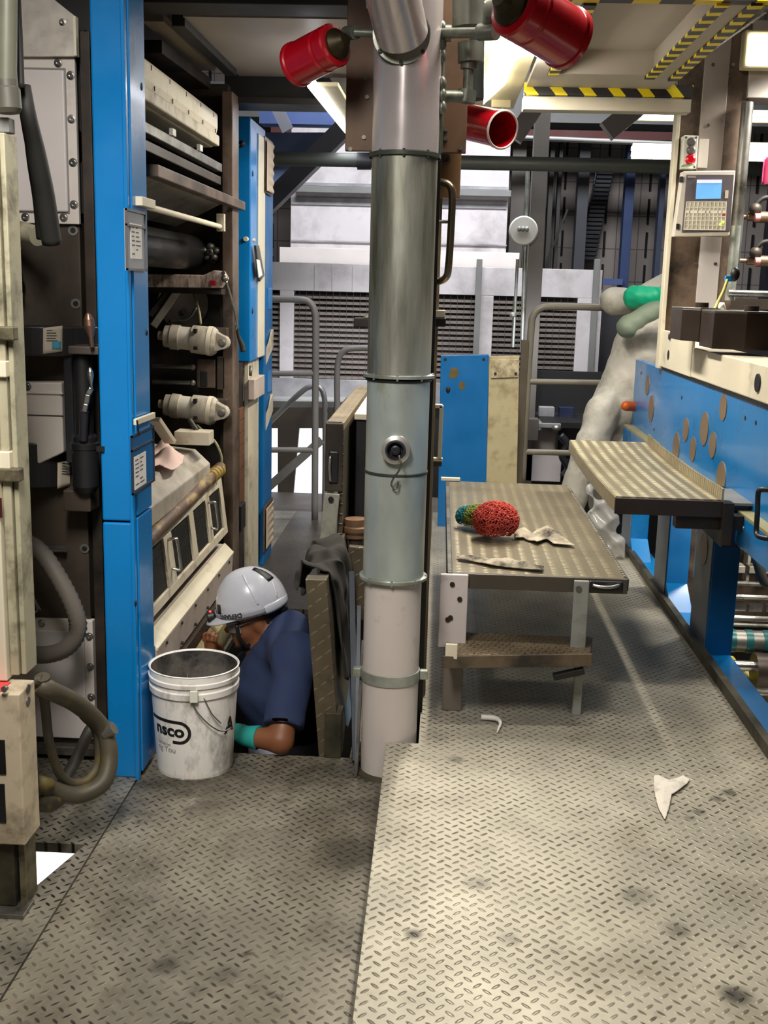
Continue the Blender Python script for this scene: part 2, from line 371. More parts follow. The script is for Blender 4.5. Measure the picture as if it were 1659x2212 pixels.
b = MB(); b.box(-6.2, 7.2, -1.2, 13.2, 6.4, 6.6); struct(b.build('ceiling', mat('hall_roof', (92, 88, 86), .8, 0, .1, 4)))

# ================================================================== LEFT MACHINE
# near blue column
t = thing('press_column', 'tall bright blue steel machine column beside the white pail', 'machine column', (-1.01, 3.53, 0))
b = MB(); b.box(-1.066, -.966, 3.45, 3.64, .0, .88); b.box(-1.066, -.966, 3.45, 3.64, .886, 2.75); b.build('column_body', BLUE, t, .006)
b = MB(); b.box(-.97, -.957, 3.43, 3.455, .0, 2.72); b.build('edge_strip', BLUE, t, .003)
b = MB(); b.box(-.966, -.952, 3.462, 3.636, .02, .895); b.build('lower_cover', BLUE, t, .003)
b = MB(); b.box(-.966, -.952, 3.462, 3.636, .903, 2.70); b.build('upper_cover', BLUE, t, .003)
for px, py in ((306, 187), (317, 717), (293, 1303)):
    p = at(px, py, X=-.951); b = MB(); b.ell(p, (.004, .008, .012), 12); b.build('cover_hole', BLACK, t)
b = MB(); p = at(216, 970, Y=3.44); b.box(p.x - .012, p.x + .012, 3.44, 3.455, p.z - .008, p.z + .008); b.build('latch_slot', BLACK, t)

def doc_holder(name, label, px0, py0, px1, py1, X, pap, frame, paper_lab=None):
    a = at(px0, (py0 + py1) / 2, X=X); c = at(px1, (py0 + py1) / 2, X=X)
    zt = at((px0 + px1) / 2, py0, X=X).z; zb = at((px0 + px1) / 2, py1, X=X).z
    t = thing(name, label, 'document holder', (X, (a.y + c.y) / 2, zb))
    y0, y1 = a.y + .004, c.y - .004
    b = MB(); b.box(X, X + .004, y0, y1, zb, zt); b.build('backing', frame[1], t)
    b = MB()
    for r in ((y0, y0 + .007, zb, zt), (y1 - .007, y1, zb, zt), (y0, y1, zb, zb + .007), (y0, y1, zt - .05, zt - .044), (y0, y1, zt - .006, zt)):
        b.box(X + .003, X + .008, *r)
    b.build('frame', frame[0], t)
    ya, yb2, za, zb2 = [l + (h - l) * q for (l, h), q in zip(((y0, y1), (y0, y1), (zb, zt), (zb, zt)), pap)]
    b = MB(); b.box(X + .004, X + .006, ya, yb2, za, zb2); pp = b.build('paper', PAPER, t)
    b = MB(); k = 0
    while zb2 - .014 - k * .013 > za + .006:
        z = zb2 - .014 - k * .013
        for (u0, u1) in ((.08, .3 + .1 * random.random()), (.45, .6 + .3 * random.random())):
            if random.random() < .8: b.box(X + .006, X + .0066, ya + (yb2 - ya) * u0, ya + (yb2 - ya) * u1, z, z + .0035)
        k += 1
    b.build('print', INK, pp)
    return t
doc_holder('document_holder', 'clear sleeve with a faded checklist high on the near blue column', 268, 455, 312, 585, -.951, (.22, .78, .2, .78), (mat('sleeve_frame', (92, 90, 92), .5), mat('clear_sleeve', (150, 154, 160), .25, 0, .05, 5)))
doc_holder('document_holder', 'black rimmed holder with a white form low on the near blue column', 280, 930, 330, 1055, -.951, (.1, .62, .06, .62), (mat('holder_rim', (40, 44, 56), .5), BLUED))
# bars reaching from the column
t = thing('support_rod', 'long thin cream rod across the press opening above the checklist sleeve', 'rod', (-.98, 3.5, 1.88))
b = MB(); b.cyl((-.98, 3.55, 1.885), (-.985, 5.0, 1.885), .011, n=14); b.build('rod', CREAM, t)
b = MB(); b.box(-.955, -.93, 3.50, 3.66, 1.872, 1.90); b.build('near_bracket', CREAM, t, .002)
b = MB(); b.box(-1.0, -.965, 4.99, 5.02, 1.865, 1.94); b.build('far_bracket', CREAMD, t, .002)
t = thing('latch_arm', 'small white latch arm over the black rimmed holder on the blue column', 'latch', (-.93, 3.5, .95))
a = at(292, 912, X=-.94); c = at(332, 897, X=-.94)
b = MB(); b.bar(a, c, .012, .02); b.build('arm', CREAM, t, .002)
b = MB(); b.tube([at(296, 908, X=-.93), at(298, 925, X=-.93), at(300, 940, X=-.93)], .003, 8); b.build('chain', BLACK, t)

# ---- press interior
b = MB(); b.box(-1.9, -1.87, 3.74, 5.6, 0, 2.6); struct(b.build('wall_press', mat('press_inner_steel', (40, 34, 30), .6, .2, .25, 4)))
t = thing('press_side_frame', 'brown oily side frame plate at the far end of the press opening', 'machine frame', (-1.3, 5.45, 0))
b = MB(); b.box(-1.86, -1.03, 5.42, 5.50, 0, 2.55); b.build('plate', BROWND, t)
b = MB(); b.box(-1.035, -.985, 5.30, 5.46, 0, 2.5); b.build('edge_post', BROWN, t, .004)
b = MB(); b.box(-1.06, -1.04, 5.36, 5.42, .2, 2.4); b.build('rail', BROWND, t, .002)

def bolts(mb, pts, axis, r=.006, l=.006):
    for p in pts: mb.lathe(p, axis, [(r, 0), (r, l * .6), (r * .6, l)], 10)
# cream top cover
t = thing('roller_cover', 'long cream bolted cover at the top of the press opening', 'machine cover', (-1.05, 4.4, 2.22))
b = MB(); b.prism([(-1.0, 3.66, 2.30), (-1.0, 3.66, 2.362), (-1.16, 3.66, 2.43), (-1.16, 3.66, 2.22), (-1.02, 3.66, 2.222)], (0, 1.38, 0)); b.build('shell', CREAM, t, .012, seg=3)
b = MB(); b.prism([(-.99, 3.66, 2.225), (-.99, 3.66, 2.27), (-1.03, 3.66, 2.27), (-1.03, 3.66, 2.225)], (0, 1.36, 0)); b.build('lower_lip', CREAMD, t, .006)
for k in range(5):
    for z in (2.345, 2.285):
        b = MB(); b.box(-1.001, -.998, 3.9 + k * .26 + (.04 if z < 2.3 else 0), 3.904 + k * .26 + (.04 if z < 2.3 else 0), z - .008, z + .008); b.build('clip', BROWND, t)
t = thing('guide_rail', 'narrow bright rail with white tabs under the cream cover', 'rail', (-1.0, 4.4, 2.1))
b = MB(); b.box(-1.03, -.995, 3.66, 5.1, 2.125, 2.160); b.build('rail', STEELD, t, .003)
for y in (4.14, 4.60):
    b = MB(); b.box(-1.0, -.985, y, y + .05, 2.16, 2.185); b.build('tab', mat('white_plastic', (226, 224, 216), .5), t, .002)
b = MB(); b.box(-1.12, -1.0, 3.66, 5.1, 2.07, 2.105); tag(b.build('guide_bar', DKPLATE, None, .003), 'dark flat bar below the narrow bright rail in the press', 'rail')
t = thing('web_roller', 'thick dark roller behind the bright rail near the top of the press', 'roller', (-1.2, 4.4, 1.95))
b = MB(); b.cyl((-1.22, 3.66, 2.06), (-1.22, 5.42, 2.06), .07, n=28); b.build('roller', mat('roller_steel', (70, 66, 62), .3, .8, .1, 5), t)
b = MB(); b.cyl((-1.22, 5.28, 2.06), (-1.22, 5.42, 2.06), .09, n=24); b.build('bearing', BLACK, t)
t = thing('web_roller', 'second dark roller below the wide brown beam of the press', 'roller', (-1.2, 4.4, 1.7))
b = MB(); b.cyl((-1.2, 3.66, 1.78), (-1.2, 5.42, 1.78), .08, n=28); b.build('roller', mat('roller_black', (34, 32, 32), .35, .5, .1, 5), t)
t = thing('cross_beam', 'wide brown beam sticking out past the far end of the press opening', 'beam', (-.98, 4.6, 1.98))
b = MB(); b.box(-1.0, -.955, 3.80, 5.47, 1.985, 2.025); b.build('beam', BROWN, t, .003)
b = MB(); b.prism([(-1.0, 3.72, 1.985), (-1.06, 3.72, 1.985), (-1.22, 3.72, 1.90), (-1.2, 3.72, 1.885)], (0, 1.36, 0)); b.build('tray', STEELD, t)
# grimy pipe bracket with clevis
t = thing('adjuster_arm', 'grimy pinkish bracket bar with red sticker across the press frame', 'bracket', (-1.1, 5.15, 1.6))
z0, z1 = at(400, 622, Y=5.12).z, at(400, 590, Y=5.12).z
b = MB(); b.prism([at(318, 592, Y=5.12), at(440, 594, Y=5.12), at(462, 584, Y=5.12), at(482, 586, Y=5.12), at(490, 602, Y=5.12), at(476, 622, Y=5.12), at(318, 620, Y=5.12)], (0, .06, 0)); b.build('bar', mat('grimy_pink_paint', (216, 194, 180), .5, 0, .1, 6, dirt=(92, 76, 64), damt=.4, dsc=22, stretch=(1.5, 1, .5)), t, .003)
b = MB(); fbox(b, 454, 606, 466, 616, 5.115, .006); b.build('sticker', RED, t)
b = MB(); b.cyl(at(482, 590, Y=5.10), at(482, 590, Y=5.13), .009); b.build('bolt', BLACK, t)
b = MB(); fbox(b, 322, 622, 478, 634, 5.16, .1); b.build('underside_channel', BROWND, t)
# lever with black grip
t = thing('hand_lever', 'thin bright lever with black grip hanging against the far blue column', 'lever', (-.97, 5.15, 1.3))
b = MB(); b.tube([at(488, 606, Y=5.1), at(498, 640, Y=5.12), at(508, 678, Y=5.14), at(513, 712, Y=5.15)], .006, 10); b.build('rod', STEEL, t)
b = MB(); b.tube([at(511, 702, Y=5.15), at(515, 726, Y=5.16), at(523, 746, Y=5.17), at(526, 760, Y=5.17)], [.007, .009, .013, .014], 12); b.build('grip', RUBBER, t)
b = MB(); b.ell(at(485, 602, Y=5.1), (.016, .016, .016)); b.build('pivot', STEELD, t)
# clamp cluster
t = thing('clamp_hub', 'small bright star shaped clamp knob on the brown frame', 'knob', at(456, 548, Y=5.36))
b = MB(); p = at(455, 545, Y=5.33)
for k in range(5):
    a = k * 2 * math.pi / 5 + .3; b.ell(p + V((math.cos(a) * .03, 0, math.sin(a) * .026)), (.022, .03, .018), 12)
b.ell(p, (.026, .034, .024), 14); b.build('knob', STEELD, t)
b = MB(); b.cyl(p + V((0, -.04, 0)), p + V((0, -.02, 0)), .012); b.build('bore', BLACK, t)
b = MB(); b.bar(at(425, 535, Y=5.37), at(470, 562, Y=5.37), .03, .05); b.build('base', DKPLATE, t)
# diagonal struts and cam disc
t = thing('link_arm', 'pale diagonal link arm below the grimy bracket bar', 'link arm', at(340, 690, Y=5.2))
b = MB(); b.bar(at(382, 628, Y=5.25), at(330, 705, Y=5.2), .035, .035); b.build('arm', ALU, t, .003)
t = thing('link_arm', 'dark diagonal link arm nearest the blue column under the bracket', 'link arm', at(320, 670, Y=5.2))
b = MB(); b.bar(at(365, 628, Y=5.25), at(322, 682, Y=5.2), .03, .03); b.build('arm', BROWND, t, .003)
t = thing('cam_disc', 'dark round cam disc behind the upper grey actuator', 'disc', at(400, 660, Y=5.36))
b = MB(); b.cyl(at(395, 655, Y=5.36), at(395, 655, Y=5.40), .12, n=36); b.build('disc', DKPLATE, t, .004)
b = MB(); b.tube([at(425, 665, Y=5.33), at(405, 690, Y=5.33), at(365, 694, Y=5.33)], .007, 8); b.build('lip', STEELD, t)
b = MB(); b.cyl(at(398, 672, Y=5.35), at(398, 672, Y=5.37), .014); b.build('bolt', BLACK, t)
# actuators
def actuator(label, y0, ang, cable):
    c = at(402, y0, Y=5.18); d = V((math.cos(ang), 0, -math.sin(ang))); q = V((math.sin(ang), 0, math.cos(ang)))
    t = thing('pneumatic_actuator', label, 'actuator', c, 'pneumatic actuators in the press')
    G = mat('actuator_grey', (190, 182, 166), .45, 0, .06, 8, dirt=(120, 108, 88), damt=.25, dsc=9)
    b = MB(); b.lathe(c - d * .13, d, [(.02, 0), (.022, .03), (.05, .031), (.052, .06), (.058, .061), (.058, .1)], 28); b.build('end_cap', G, t)
    b = MB(); b.lathe(c - d * .03, d, [(.053, 0), (.053, .06)], 28); b.build('barrel', mat('label_band', (214, 208, 194), .4), t)
    b = MB(); b.lathe(c + d * .03, d, [(.064, 0), (.066, .05), (.066, .1), (.055, .115)], 28); b.build('head', G, t)
    b = MB(); b.lathe(c + d * .105, d, [(.069, 0), (.069, .018)], 28); b.build('clamp_ring', CREAM, t)
    b = MB(); pts = []
    base = c + d * .12
    for k in range(9):
        a = -math.pi / 2 + math.pi * k / 8; pts.append(base + d * (.055 + .03 * math.cos(a)) + q * (.032 * math.sin(a)) + V((0, -.03, 0)))
    pts = [base + q * -.055 + V((0, -.03, 0))] + pts + [base + q * .055 + V((0, -.03, 0))]
    b.prism(pts, (0, .06, 0)); ey = b.build('clevis', G, t, .004)
    b = MB(); b.lathe(base + d * .055 + V((0, -.04, 0)), (0, 1, 0), [(.012, 0), (.019, .004), (.019, .09)], 16); b.build('pin', STEELD, ey)
    b = MB()
    for s_ in (-1, 1): b.box(c.x + .05, c.x + .066, c.y - .075, c.y - .05, c.z + s_ * .04 - .008, c.z + s_ * .04 + .008)
    b.build('port', BLACK, t)
    b = MB(); b.tube(cable, .006, 8); b.build('air_line', mat('air_line', (150, 146, 110), .5), t)
    return t
actuator('upper pale grey actuator with clevis eye in the press frame', 731, .08, [at(434, 700, Y=5.15), at(430, 672, Y=5.17), at(424, 650, Y=5.2), at(416, 628, Y=5.25)])
actuator('lower pale grey actuator with clevis eye in the press frame', 880, .1, [at(425, 918, Y=5.13), at(445, 938, Y=5.05), at(465, 955, Y=5.0), at(478, 985, Y=5.0), at(478, 1010, Y=5.0)])
for lab, y0, y1, x1 in (('upper dark pivot block beside the upper actuator eye', 708, 750, 490), ('lower dark pivot block beside the lower actuator eye', 862, 905, 490)):
    b = MB(); fbox(b, 455, y0, x1, y1, 5.24, .12); o = tag(b.build('pivot_block', DKPLATE, None, .005), lab, 'machine block', 'pivot blocks of the press')
# slide block and guide pins
t = thing('slide_block', 'brown slide block with a slot between the two grey actuators', 'machine block', at(445, 840, Y=5.3))
b = MB(); fbox(b, 425, 775, 465, 838, 5.3, .1); b.build('block', BROWN, t, .004)
b = MB(); fbox(b, 432, 802, 447, 835, 5.29, .02); b.build('slot', BLACK, t, .004)
b = MB(); fbox(b, 468, 770, 486, 842, 5.3, .1); b.build('keeper', DKPLATE, t, .004)
for lab, y in (('upper of two short steel guide pins between the actuators', 793), ('lower of two short steel guide pins between the actuators', 827)):
    b = MB(); b.cyl(at(330, y - 2, Y=5.25), at(421, y, Y=5.25), .011, n=14); b.ell(at(416, y, Y=5.25), (.015, .015, .015), 12)
    tag(b.build('guide_pin', STEELD), lab, 'pin', 'guide pins')
# top box of the cabinet, rag, small box
t = thing('ink_tray_housing', 'pale grey sloping housing under the lower actuator with a rag on it', 'machine housing', (-1.1, 4.3, .75))
b = MB(); b.prism([(-.985, 3.66, .80), (-.985, 3.66, .87), (-1.05, 3.66, .93), (-1.35, 3.66, .96), (-1.35, 3.66, .75)], (0, 1.10, 0)); b.build('shell', mat('housing_grey', (178, 170, 158), .45, 0, .06, 5, dirt=(120, 108, 90), damt=.25, dsc=4), t, .006)
t = thing('terminal_box', 'small grey junction box behind the rag below the lower actuator', 'box', at(408, 955, Y=4.85))
b = MB(); fbox(b, 376, 933, 452, 962, 4.62, .1); b.build('box', CREAMD, t, .004)
b = MB(); b.cyl(at(425, 930, Y=4.68), at(410, 908, Y=4.75), .01); b.build('gland', STEELD, t)
b = MB(); b.bar(at(334, 905, Y=4.2), at(368, 955, Y=4.3), .05, .02); tag(b.build('wiper_blade', CREAMD, None, .003), 'short slanting cream blade leaning above the rag by the blue column', 'blade')
# rag
def rag(name, label, poly, Zf, mt, cat='rag', amp=.02, freq=30, n=26, thick=.004, seed=0, fold=0):
    """crumpled cloth: a grid clipped to an outline and folded by noise"""
    xs = [p[0] for p in poly]; ys = [p[1] for p in poly]
    x0, x1, y0, y1 = min(xs), max(xs), min(ys), max(ys); rnd = random.Random(seed)
    ph = [rnd.random() * 6.28 for _ in range(8)]
    def inside(x, y):
        c = False; j = len(poly) - 1
        for i in range(len(poly)):
            if (poly[i][1] > y) != (poly[j][1] > y) and x < (poly[j][0] - poly[i][0]) * (y - poly[i][1]) / (poly[j][1] - poly[i][1]) + poly[i][0]: c = not c
            j = i
        return c
    def nearest(x, y):
        best = None
        for i in range(len(poly)):
            a = V((*poly[i], 0)); c = V((*poly[(i + 1) % len(poly)], 0)); d = c - a
            tt = max(0, min(1, (V((x, y, 0)) - a).dot(d) / max(d.length_squared, 1e-9))); q = a + d * tt; e = (q - V((x, y, 0))).length
            if best is None or e < best[0]: best = (e, q.x, q.y)
        return best
    idx = {}; mbb = MB()
    hx = (x1 - x0) / n; hy = (y1 - y0) / n; cells = []
    for i in range(n):
        for j in range(n):
            if inside(x0 + (i + .5) * hx, y0 + (j + .5) * hy): cells.append((i, j))
    def vert(i, j):
        if (i, j) in idx: return idx[(i, j)]
        x = x0 + i * hx; y = y0 + j * hy; e, qx, qy = nearest(x, y)
        if not inside(x, y) or e < .5 * max(hx, hy): x, y = qx, qy; e = 0
        w = min(1, e / (.22 * min(x1 - x0, y1 - y0) + 1e-6)) * .8 + .2
        h = (math.sin(freq * x + ph[0] + 2 * math.sin(freq * .6 * y + ph[1])) + math.sin(freq * .9 * y + ph[2] + 1.6 * math.sin(freq * .5 * x + ph[3])) + .5 * math.sin(freq * 1.7 * (x + y) + ph[4])) / 2.5
        idx[(i, j)] = len(mbb.v); mbb.v.append(V((x, y, Zf(x, y) + .006 + amp * w * (h * .5 + .5)))); return idx[(i, j)]
    for i, j in cells:
        mbb.f.append([vert(i, j), vert(i + 1, j), vert(i + 1, j + 1), vert(i, j + 1)]); mbb.sm.append(True)
    o = mbb.build(name, mt, None, 0, thick, sub=1); tag(o, label, cat); return o
P2 = lambda px, py, Z: tuple(at(px, py, Z=Z)[:2])
rag('cleaning_rag', 'crumpled pale pink rag lying on the grey press housing', [P2(325, 985, .955), P2(345, 958, .97), P2(362, 955, .97), P2(375, 972, .965), P2(398, 978, .96), P2(394, 1000, .955), P2(370, 1012, .95), P2(345, 1004, .955), P2(325, 1010, .955)], lambda x, y: .935 + .03 * max(0, min(1, (-x - .98) / .3)), mat('pink_rag', (226, 196, 184), .85, 0, .08, 8), amp=.07, freq=26, seed=3)
t = thing('drain_pipe', 'brown pipe with flaking yellow paint above the mesh doors', 'pipe', (-.97, 4.4, .8))
b = MB(); b.cyl((-.985, 3.66, .765), (-.985, 4.98, .815), .026, n=20); b.build('pipe', mat('flaking_pipe', (92, 72, 60), .45, 0, .15, 8, dirt=(190, 168, 110), damt=.28, dsc=16, stretch=(1, .35, 1)), t)
b = MB()
for k in range(4): b.cyl((-.985, 4.76 + k * .055, .806), (-.985, 4.79 + k * .055, .807), .031, n=18)
b.build('coupling', mat('brass_yellow', (176, 148, 70), .4, .4), t)
# mesh door panel
t = thing('mesh_guard', 'cream slanted guard with four dark mesh windows and two handles', 'machine guard', (-.97, 4.4, .5))
def gp(y, z): return V((-.965 - (z - .5) * .12, y, z))
Y0, Y1, zb, zt = 3.66, 5.06, .495, .765
b = MB(); wins = [(3.70, 3.94), (4.06, 4.36), (4.44, 4.68), (4.76, 4.99)]
def pan(mb, y0, y1, z0, z1, off=0, th=.012):
    a = [gp(y0, z0), gp(y1, z0), gp(y1, z1), gp(y0, z1)]
    mb.prism([p + V((off, 0, 0)) for p in a], (-th, 0, 0))
pan(b, Y0, Y1, zb, zb + .035); pan(b, Y0, Y1, zt - .045, zt); ys = [Y0] + [q for w_ in wins for q in w_] + [Y1]
for k in range(0, len(ys), 2): pan(b, ys[k], ys[k + 1], zb + .035, zt - .045)
b.build('frame', CREAMD, t, .002)
b = MB(); b.prism([gp(Y0, zt), gp(Y0, zt) + V((-.05, 0, .012)), gp(Y0, zt) + V((-.05, 0, .0)), gp(Y0, zt) + V((0, 0, -.008))], (0, Y1 - Y0, 0)); b.build('top_flange', CREAM, t)
MESH = mat('dark_mesh', (44, 42, 38), .6, .4, .1, 30)
for y0, y1 in wins:
    b = MB(); pan(b, y0, y1, zb + .035, zt - .045, -.012, .004); k = zb + .04
    while k < zt - .05: pan(b, y0, y1, k, k + .003, -.009, .004); k += .008
    b.build('mesh_window', MESH, t)
for y in (4.0, 4.72):
    b = MB(); q = V((.035, 0, 0)); b.tube([gp(y, .70), gp(y, .705) + q * .8, gp(y, .69) + q, gp(y, .60) + q, gp(y, .585) + q * .8, gp(y, .59)], .006, 10, 4); b.build('handle', STEEL, t)
# lower cream cover
t = thing('base_cover', 'cream bolted cover along the base of the press beside the white helmet', 'machine cover', (-1.0, 4.4, .25))
b = MB(); b.prism([(-.955, 3.66, .262), (-.95, 3.66, .385), (-.99, 3.66, .425), (-1.1, 3.66, .43), (-1.1, 3.66, .262)], (0, 1.45, 0)); b.build('shell', mat('dull_pink_cream', (186, 172, 162), .5, 0, .05, 5, dirt=(130, 116, 96), damt=.14, dsc=5), t, .004)
b = MB(); b.prism([(-.948, 3.66, .378), (-.947, 3.66, .388), (-.99, 3.66, .43), (-1.0, 3.66, .425)], (0, 1.45, 0)); b.build('top_edge', CREAM, t)
for k in range(6):
    for z in (.365, .285):
        b = MB(); b.cyl((-.955, 3.80 + k * .24, z), (-.945, 3.80 + k * .24, z), .006, n=10); b.build('bolt', BROWND, t)
t = thing('toe_plate', 'dirty yellowish cream sill plate low beside the crouching worker', 'sill plate', (-.95, 4.4, 0))
b = MB(); b.prism([(-.94, 3.7, .02), (-.94, 3.7, .12), (-1.0, 3.7, .2), (-1.0, 3.7, .02)], (0, 1.5, 0)); b.build('plate', mat('yellowed_cream', (190, 176, 128), .55, 0, .1, 6, dirt=(86, 76, 48), damt=.4, dsc=6), t, .004)
b = MB(); b.box(-1.03, -.945, 3.66, 5.3, .2, .245); b.build('seal_strip', DKPLATE, t)
# ---- far blue column
t = thing('press_column', 'far blue machine column with a cream stripe beyond the press opening', 'machine column', (-1.07, 6.2, 0))
b = MB(); b.box(-1.105, -1.0, 5.88, 6.36, 1.235, 2.47); b.build('upper_box', BLUE, t, .006)
b = MB(); b.box(-1.12, -1.0, 6.36, 6.66, 0, 2.44); b.build('column_body', BLUED, t, .006)
b = MB(); b.box(-1.0, -.993, 6.10, 6.32, 1.245, 2.42); b.build('cream_stripe', CREAM, t, .002)
for z in (2.2, 1.5):
    b = MB(); b.ell((-.999, 5.94, z), (.004, .01, .016), 12); b.build('slot', BLACK, t)
for z0, z1 in ((1.18, 1.62), (.80, 1.14)):
    b = MB(); b.prism([(-1.0, 6.42, z0), (-1.0, 6.6, z0 + .1), (-.985, 6.6, z0 + .1), (-.985, 6.42, z0 + .04)], (0, 0, .1)); b.build('paper_pocket', CREAMD, t)
    b = MB(); b.box(-1.0, -.995, 6.46, 6.6, z1 - .12, z1); b.build('recess', BLUE, t)
b = MB(); b.tube([at(466, 335, Y=5.6), at(498, 318, Y=5.8), at(522, 312, Y=5.86)], .008, 8); b.ell(at(522, 311, Y=5.86), (.018, .018, .018), 12); b.build('latch_knob', BLACK, t)
b = MB(); b.tube([at(530, 516, Y=5.86), at(548, 519, Y=6.0)], .012, 8, 1); b.build('hook', CREAM, t)
t = thing('tool_scraper', 'flat pale blade hanging from a hook on the far blue column', 'tool', at(556, 570, X=-.985))
b = MB(); b.prism([at(548, 530, X=-.985), at(555, 530, X=-.985), at(567, 595, X=-.985), at(557, 608, X=-.985)], (.012, 0, 0)); b.build('blade', STEELD, t)
b = MB(); b.prism([at(553, 560, X=-.973), at(560, 562, X=-.973), at(566, 594, X=-.973), at(558, 600, X=-.973)], (.003, 0, 0)); b.build('label_strip', PAPER, t)
for nm, lab, a, c, zt, zb2, X in (('clipboard', 'brown clipboard of curled papers high on the far blue column', 573, 590, 300, 420, -.985), ('notice_sheet', 'tall curled paper notice low on the far blue column near the floor', 572, 590, 1085, 1180, -.985)):
    t = thing(nm, lab, 'notice', at((a + c) / 2, zb2, X=X)); y0 = at(a, zb2, X=X).y; y1 = at(c, zb2, X=X).y
    z0 = at((a + c) / 2, zb2, X=X).z; z1 = at((a + c) / 2, zt, X=X).z
    b = MB(); b.box(X - .01, X - .004, y0, y1, z0, z1); b.build('board', BROWN, t)
    PF = lambda u, v: V((X + .004 + .004 * math.sin(v * 34) * u, y0 + (y1 - y0) * (.1 + .85 * u), z0 + (z1 - z0) * (.04 + .9 * v)))
    b = MB(); b.grid(PF, 8, 40); b.build('sheets', mat('soiled_paper', (196, 176, 156), .8, 0, .1, 9), t, 0, .002)
# trunking beside far column
t = thing('cable_trunking', 'grimy vertical cable trunking left of the far blue column', 'trunking', (-1.1, 5.75, 0))
b = MB(); b.box(-1.13, -1.06, 5.62, 5.70, .42, 1.22); b.build('cover', CREAMD, t, .003)
b = MB(); b.box(-1.20, -1.04, 5.70, 5.9, 0, 1.232); b.build('back_channel', BROWND, t)
for z in (1.02,): 
    b = MB(); b.box(-1.14, -1.04, 5.6, 5.7, z, z + .05); b.build('strap', BROWN, t)
for k in range(9):
    b = MB(); b.box(-1.045, -1.03, 5.72, 5.86, .42 + k * .065, .48 + k * .065); b.build('rung', mat('rusty_rung', (112, 74, 50), .6, .2, .2, 9), t)
b = MB(); b.box(-1.06, -1.01, 5.66, 5.8, .36, .5); b.build('motor_block', BLACK, t, .006)
b = MB(); b.box(-1.035, -1.015, 5.9, 6.25, .0, 1.232); b.build('side_strip', CREAMD, t)
t = thing('limit_switch', 'small pale box with tag on the trunking under the far blue box', 'switch box', at(552, 850, X=-1.0))
p = at(540, 855, X=-1.0); q = at(562, 855, X=-1.0); b = MB(); b.box(-1.01, -.975, p.y, q.y, at(550, 858, X=-1.0).z, at(550, 815, X=-1.0).z); b.build('box', mat('pinkish_grey', (190, 174, 164), .5, 0, .1, 8), t, .004)
b = MB(); b.tube([at(541, 812, X=-.98), at(542, 790, X=-.98)], .008, 8, 1); b.build('conduit', STEELD, t)
# ================================================================== LEFT FOREGROUND
YP = 3.6
t = thing('machine_end_frame', 'blackened steel end plate with drilled holes at the far left', 'machine frame', (-1.4, 3.65, 0))
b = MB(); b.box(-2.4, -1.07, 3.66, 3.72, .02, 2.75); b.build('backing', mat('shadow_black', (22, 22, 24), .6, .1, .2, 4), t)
b = MB(); b.box(-2.4, -1.165, 3.61, 3.66, .50, 1.822); b.build('plate', DKPLATE, t, .004)
for px, py in ((158, 498), (164, 656), (183, 1185)):
    p = at(px, py, Y=3.61); b = MB(); b.lathe(p, (0, -1, 0), [(.016, 0), (.016, .003), (.009, .003), (.009, -.006)], 20, False); r_ = b.build('bolt_hole', STEELD, t)
    b = MB(); b.cyl(p + V((0, -.001, 0)), p + V((0, -.0025, 0)), .009, n=16); b.build('bore', BLACK, r_)
b = MB(); b.box(-1.155, -1.12, 3.62, 3.66, .05, 2.4); b.build('edge_bar', BROWND, t, .003)
b = MB(); fbox(b, 40, 533, 46, 540, 3.606, .004); b.build('brass_tag', mat('brass', (190, 170, 110), .4, .6), t)
b = MB(); b.cyl(at(95, 1186, Y=3.6), at(141, 1186, Y=3.58), .011, n=14); b.build('pin', STEEL, t)
b = MB()
for a, c in (((60, 1300), (72, 1285)), ((72, 1285), (82, 1320)), ((72, 1290), (88, 1318)), ((80, 1320), (70, 1325))): b.tube([at(*a, Y=3.58), at(*c, Y=3.58)], .003, 6, 1)
b.build('wire_stub', ALU, t)
def screws(t, pts, Y, nm='bolt', r=.009):
    for px, py in pts:
        p = at(px, py, Y=Y); b = MB(); b.lathe(p, (0, -1, 0), [(r * 1.5, 0), (r * 1.5, .002), (r, .0025), (r, .008), (r * .45, .008), (r * .45, .004)], 14); b.build(nm, STEEL, t)
t = thing('access_cover', 'large light grey bolted access cover at the upper left behind the hoses', 'access cover', at(85, 480, Y=3.59))
b = MB(); fbox(b, -60, 123, 166, 482, 3.592, .02); b.build('cover_plate', LGREYD, t, .003)
b = MB(); fbox(b, -62, 145, 146, 460, 3.590, .004); b.build('panel_groove', GREYP, t, .002)
b = MB(); fbox(b, -60, 149, 142, 456, 3.582, .012); b.build('raised_panel', LGREY, t, .006, seg=3)
screws(t, [(126, 136), (153, 163), (155, 257), (158, 351), (160, 442), (138, 470), (55, 469), (33, 136)], 3.592)
t = thing('galvanised_guard', 'mottled galvanised sheet guard with a sloping corner at the top left', 'machine guard', at(100, 122, Y=3.58))
b = MB(); b.prism([at(-20, -40, Y=3.575), at(90, -40, Y=3.575), at(118, 0, Y=3.575), at(165, 37, Y=3.575), at(165, 122, Y=3.575), at(-20, 122, Y=3.575)], (0, .02, 0)); b.build('sheet', mat('mottled_zinc', (214, 206, 196), .3, .3, .07, 22), t, .002)
screws(t, [(135, 48)], 3.575, r=.007)
b = MB(); b.box(at(165, 80, Y=3.58).x - .004, at(165, 80, Y=3.58).x + .004, 3.565, 3.59, at(165, 122, Y=3.58).z, at(165, 37, Y=3.58).z); b.build('edge_fold', CREAM, t)
t = thing('machine_cover', 'light grey tapering cover with seam beside the black crank column', 'machine cover', at(85, 1000, Y=3.5))
b = MB(); b.prism([at(20, 826, Y=3.53), at(133, 826, Y=3.53), at(137, 978, Y=3.53), at(85, 1002, Y=3.53), at(20, 1000, Y=3.53)], (0, .07, 0)); b.build('shell', LGREYD, t, .006, seg=3)
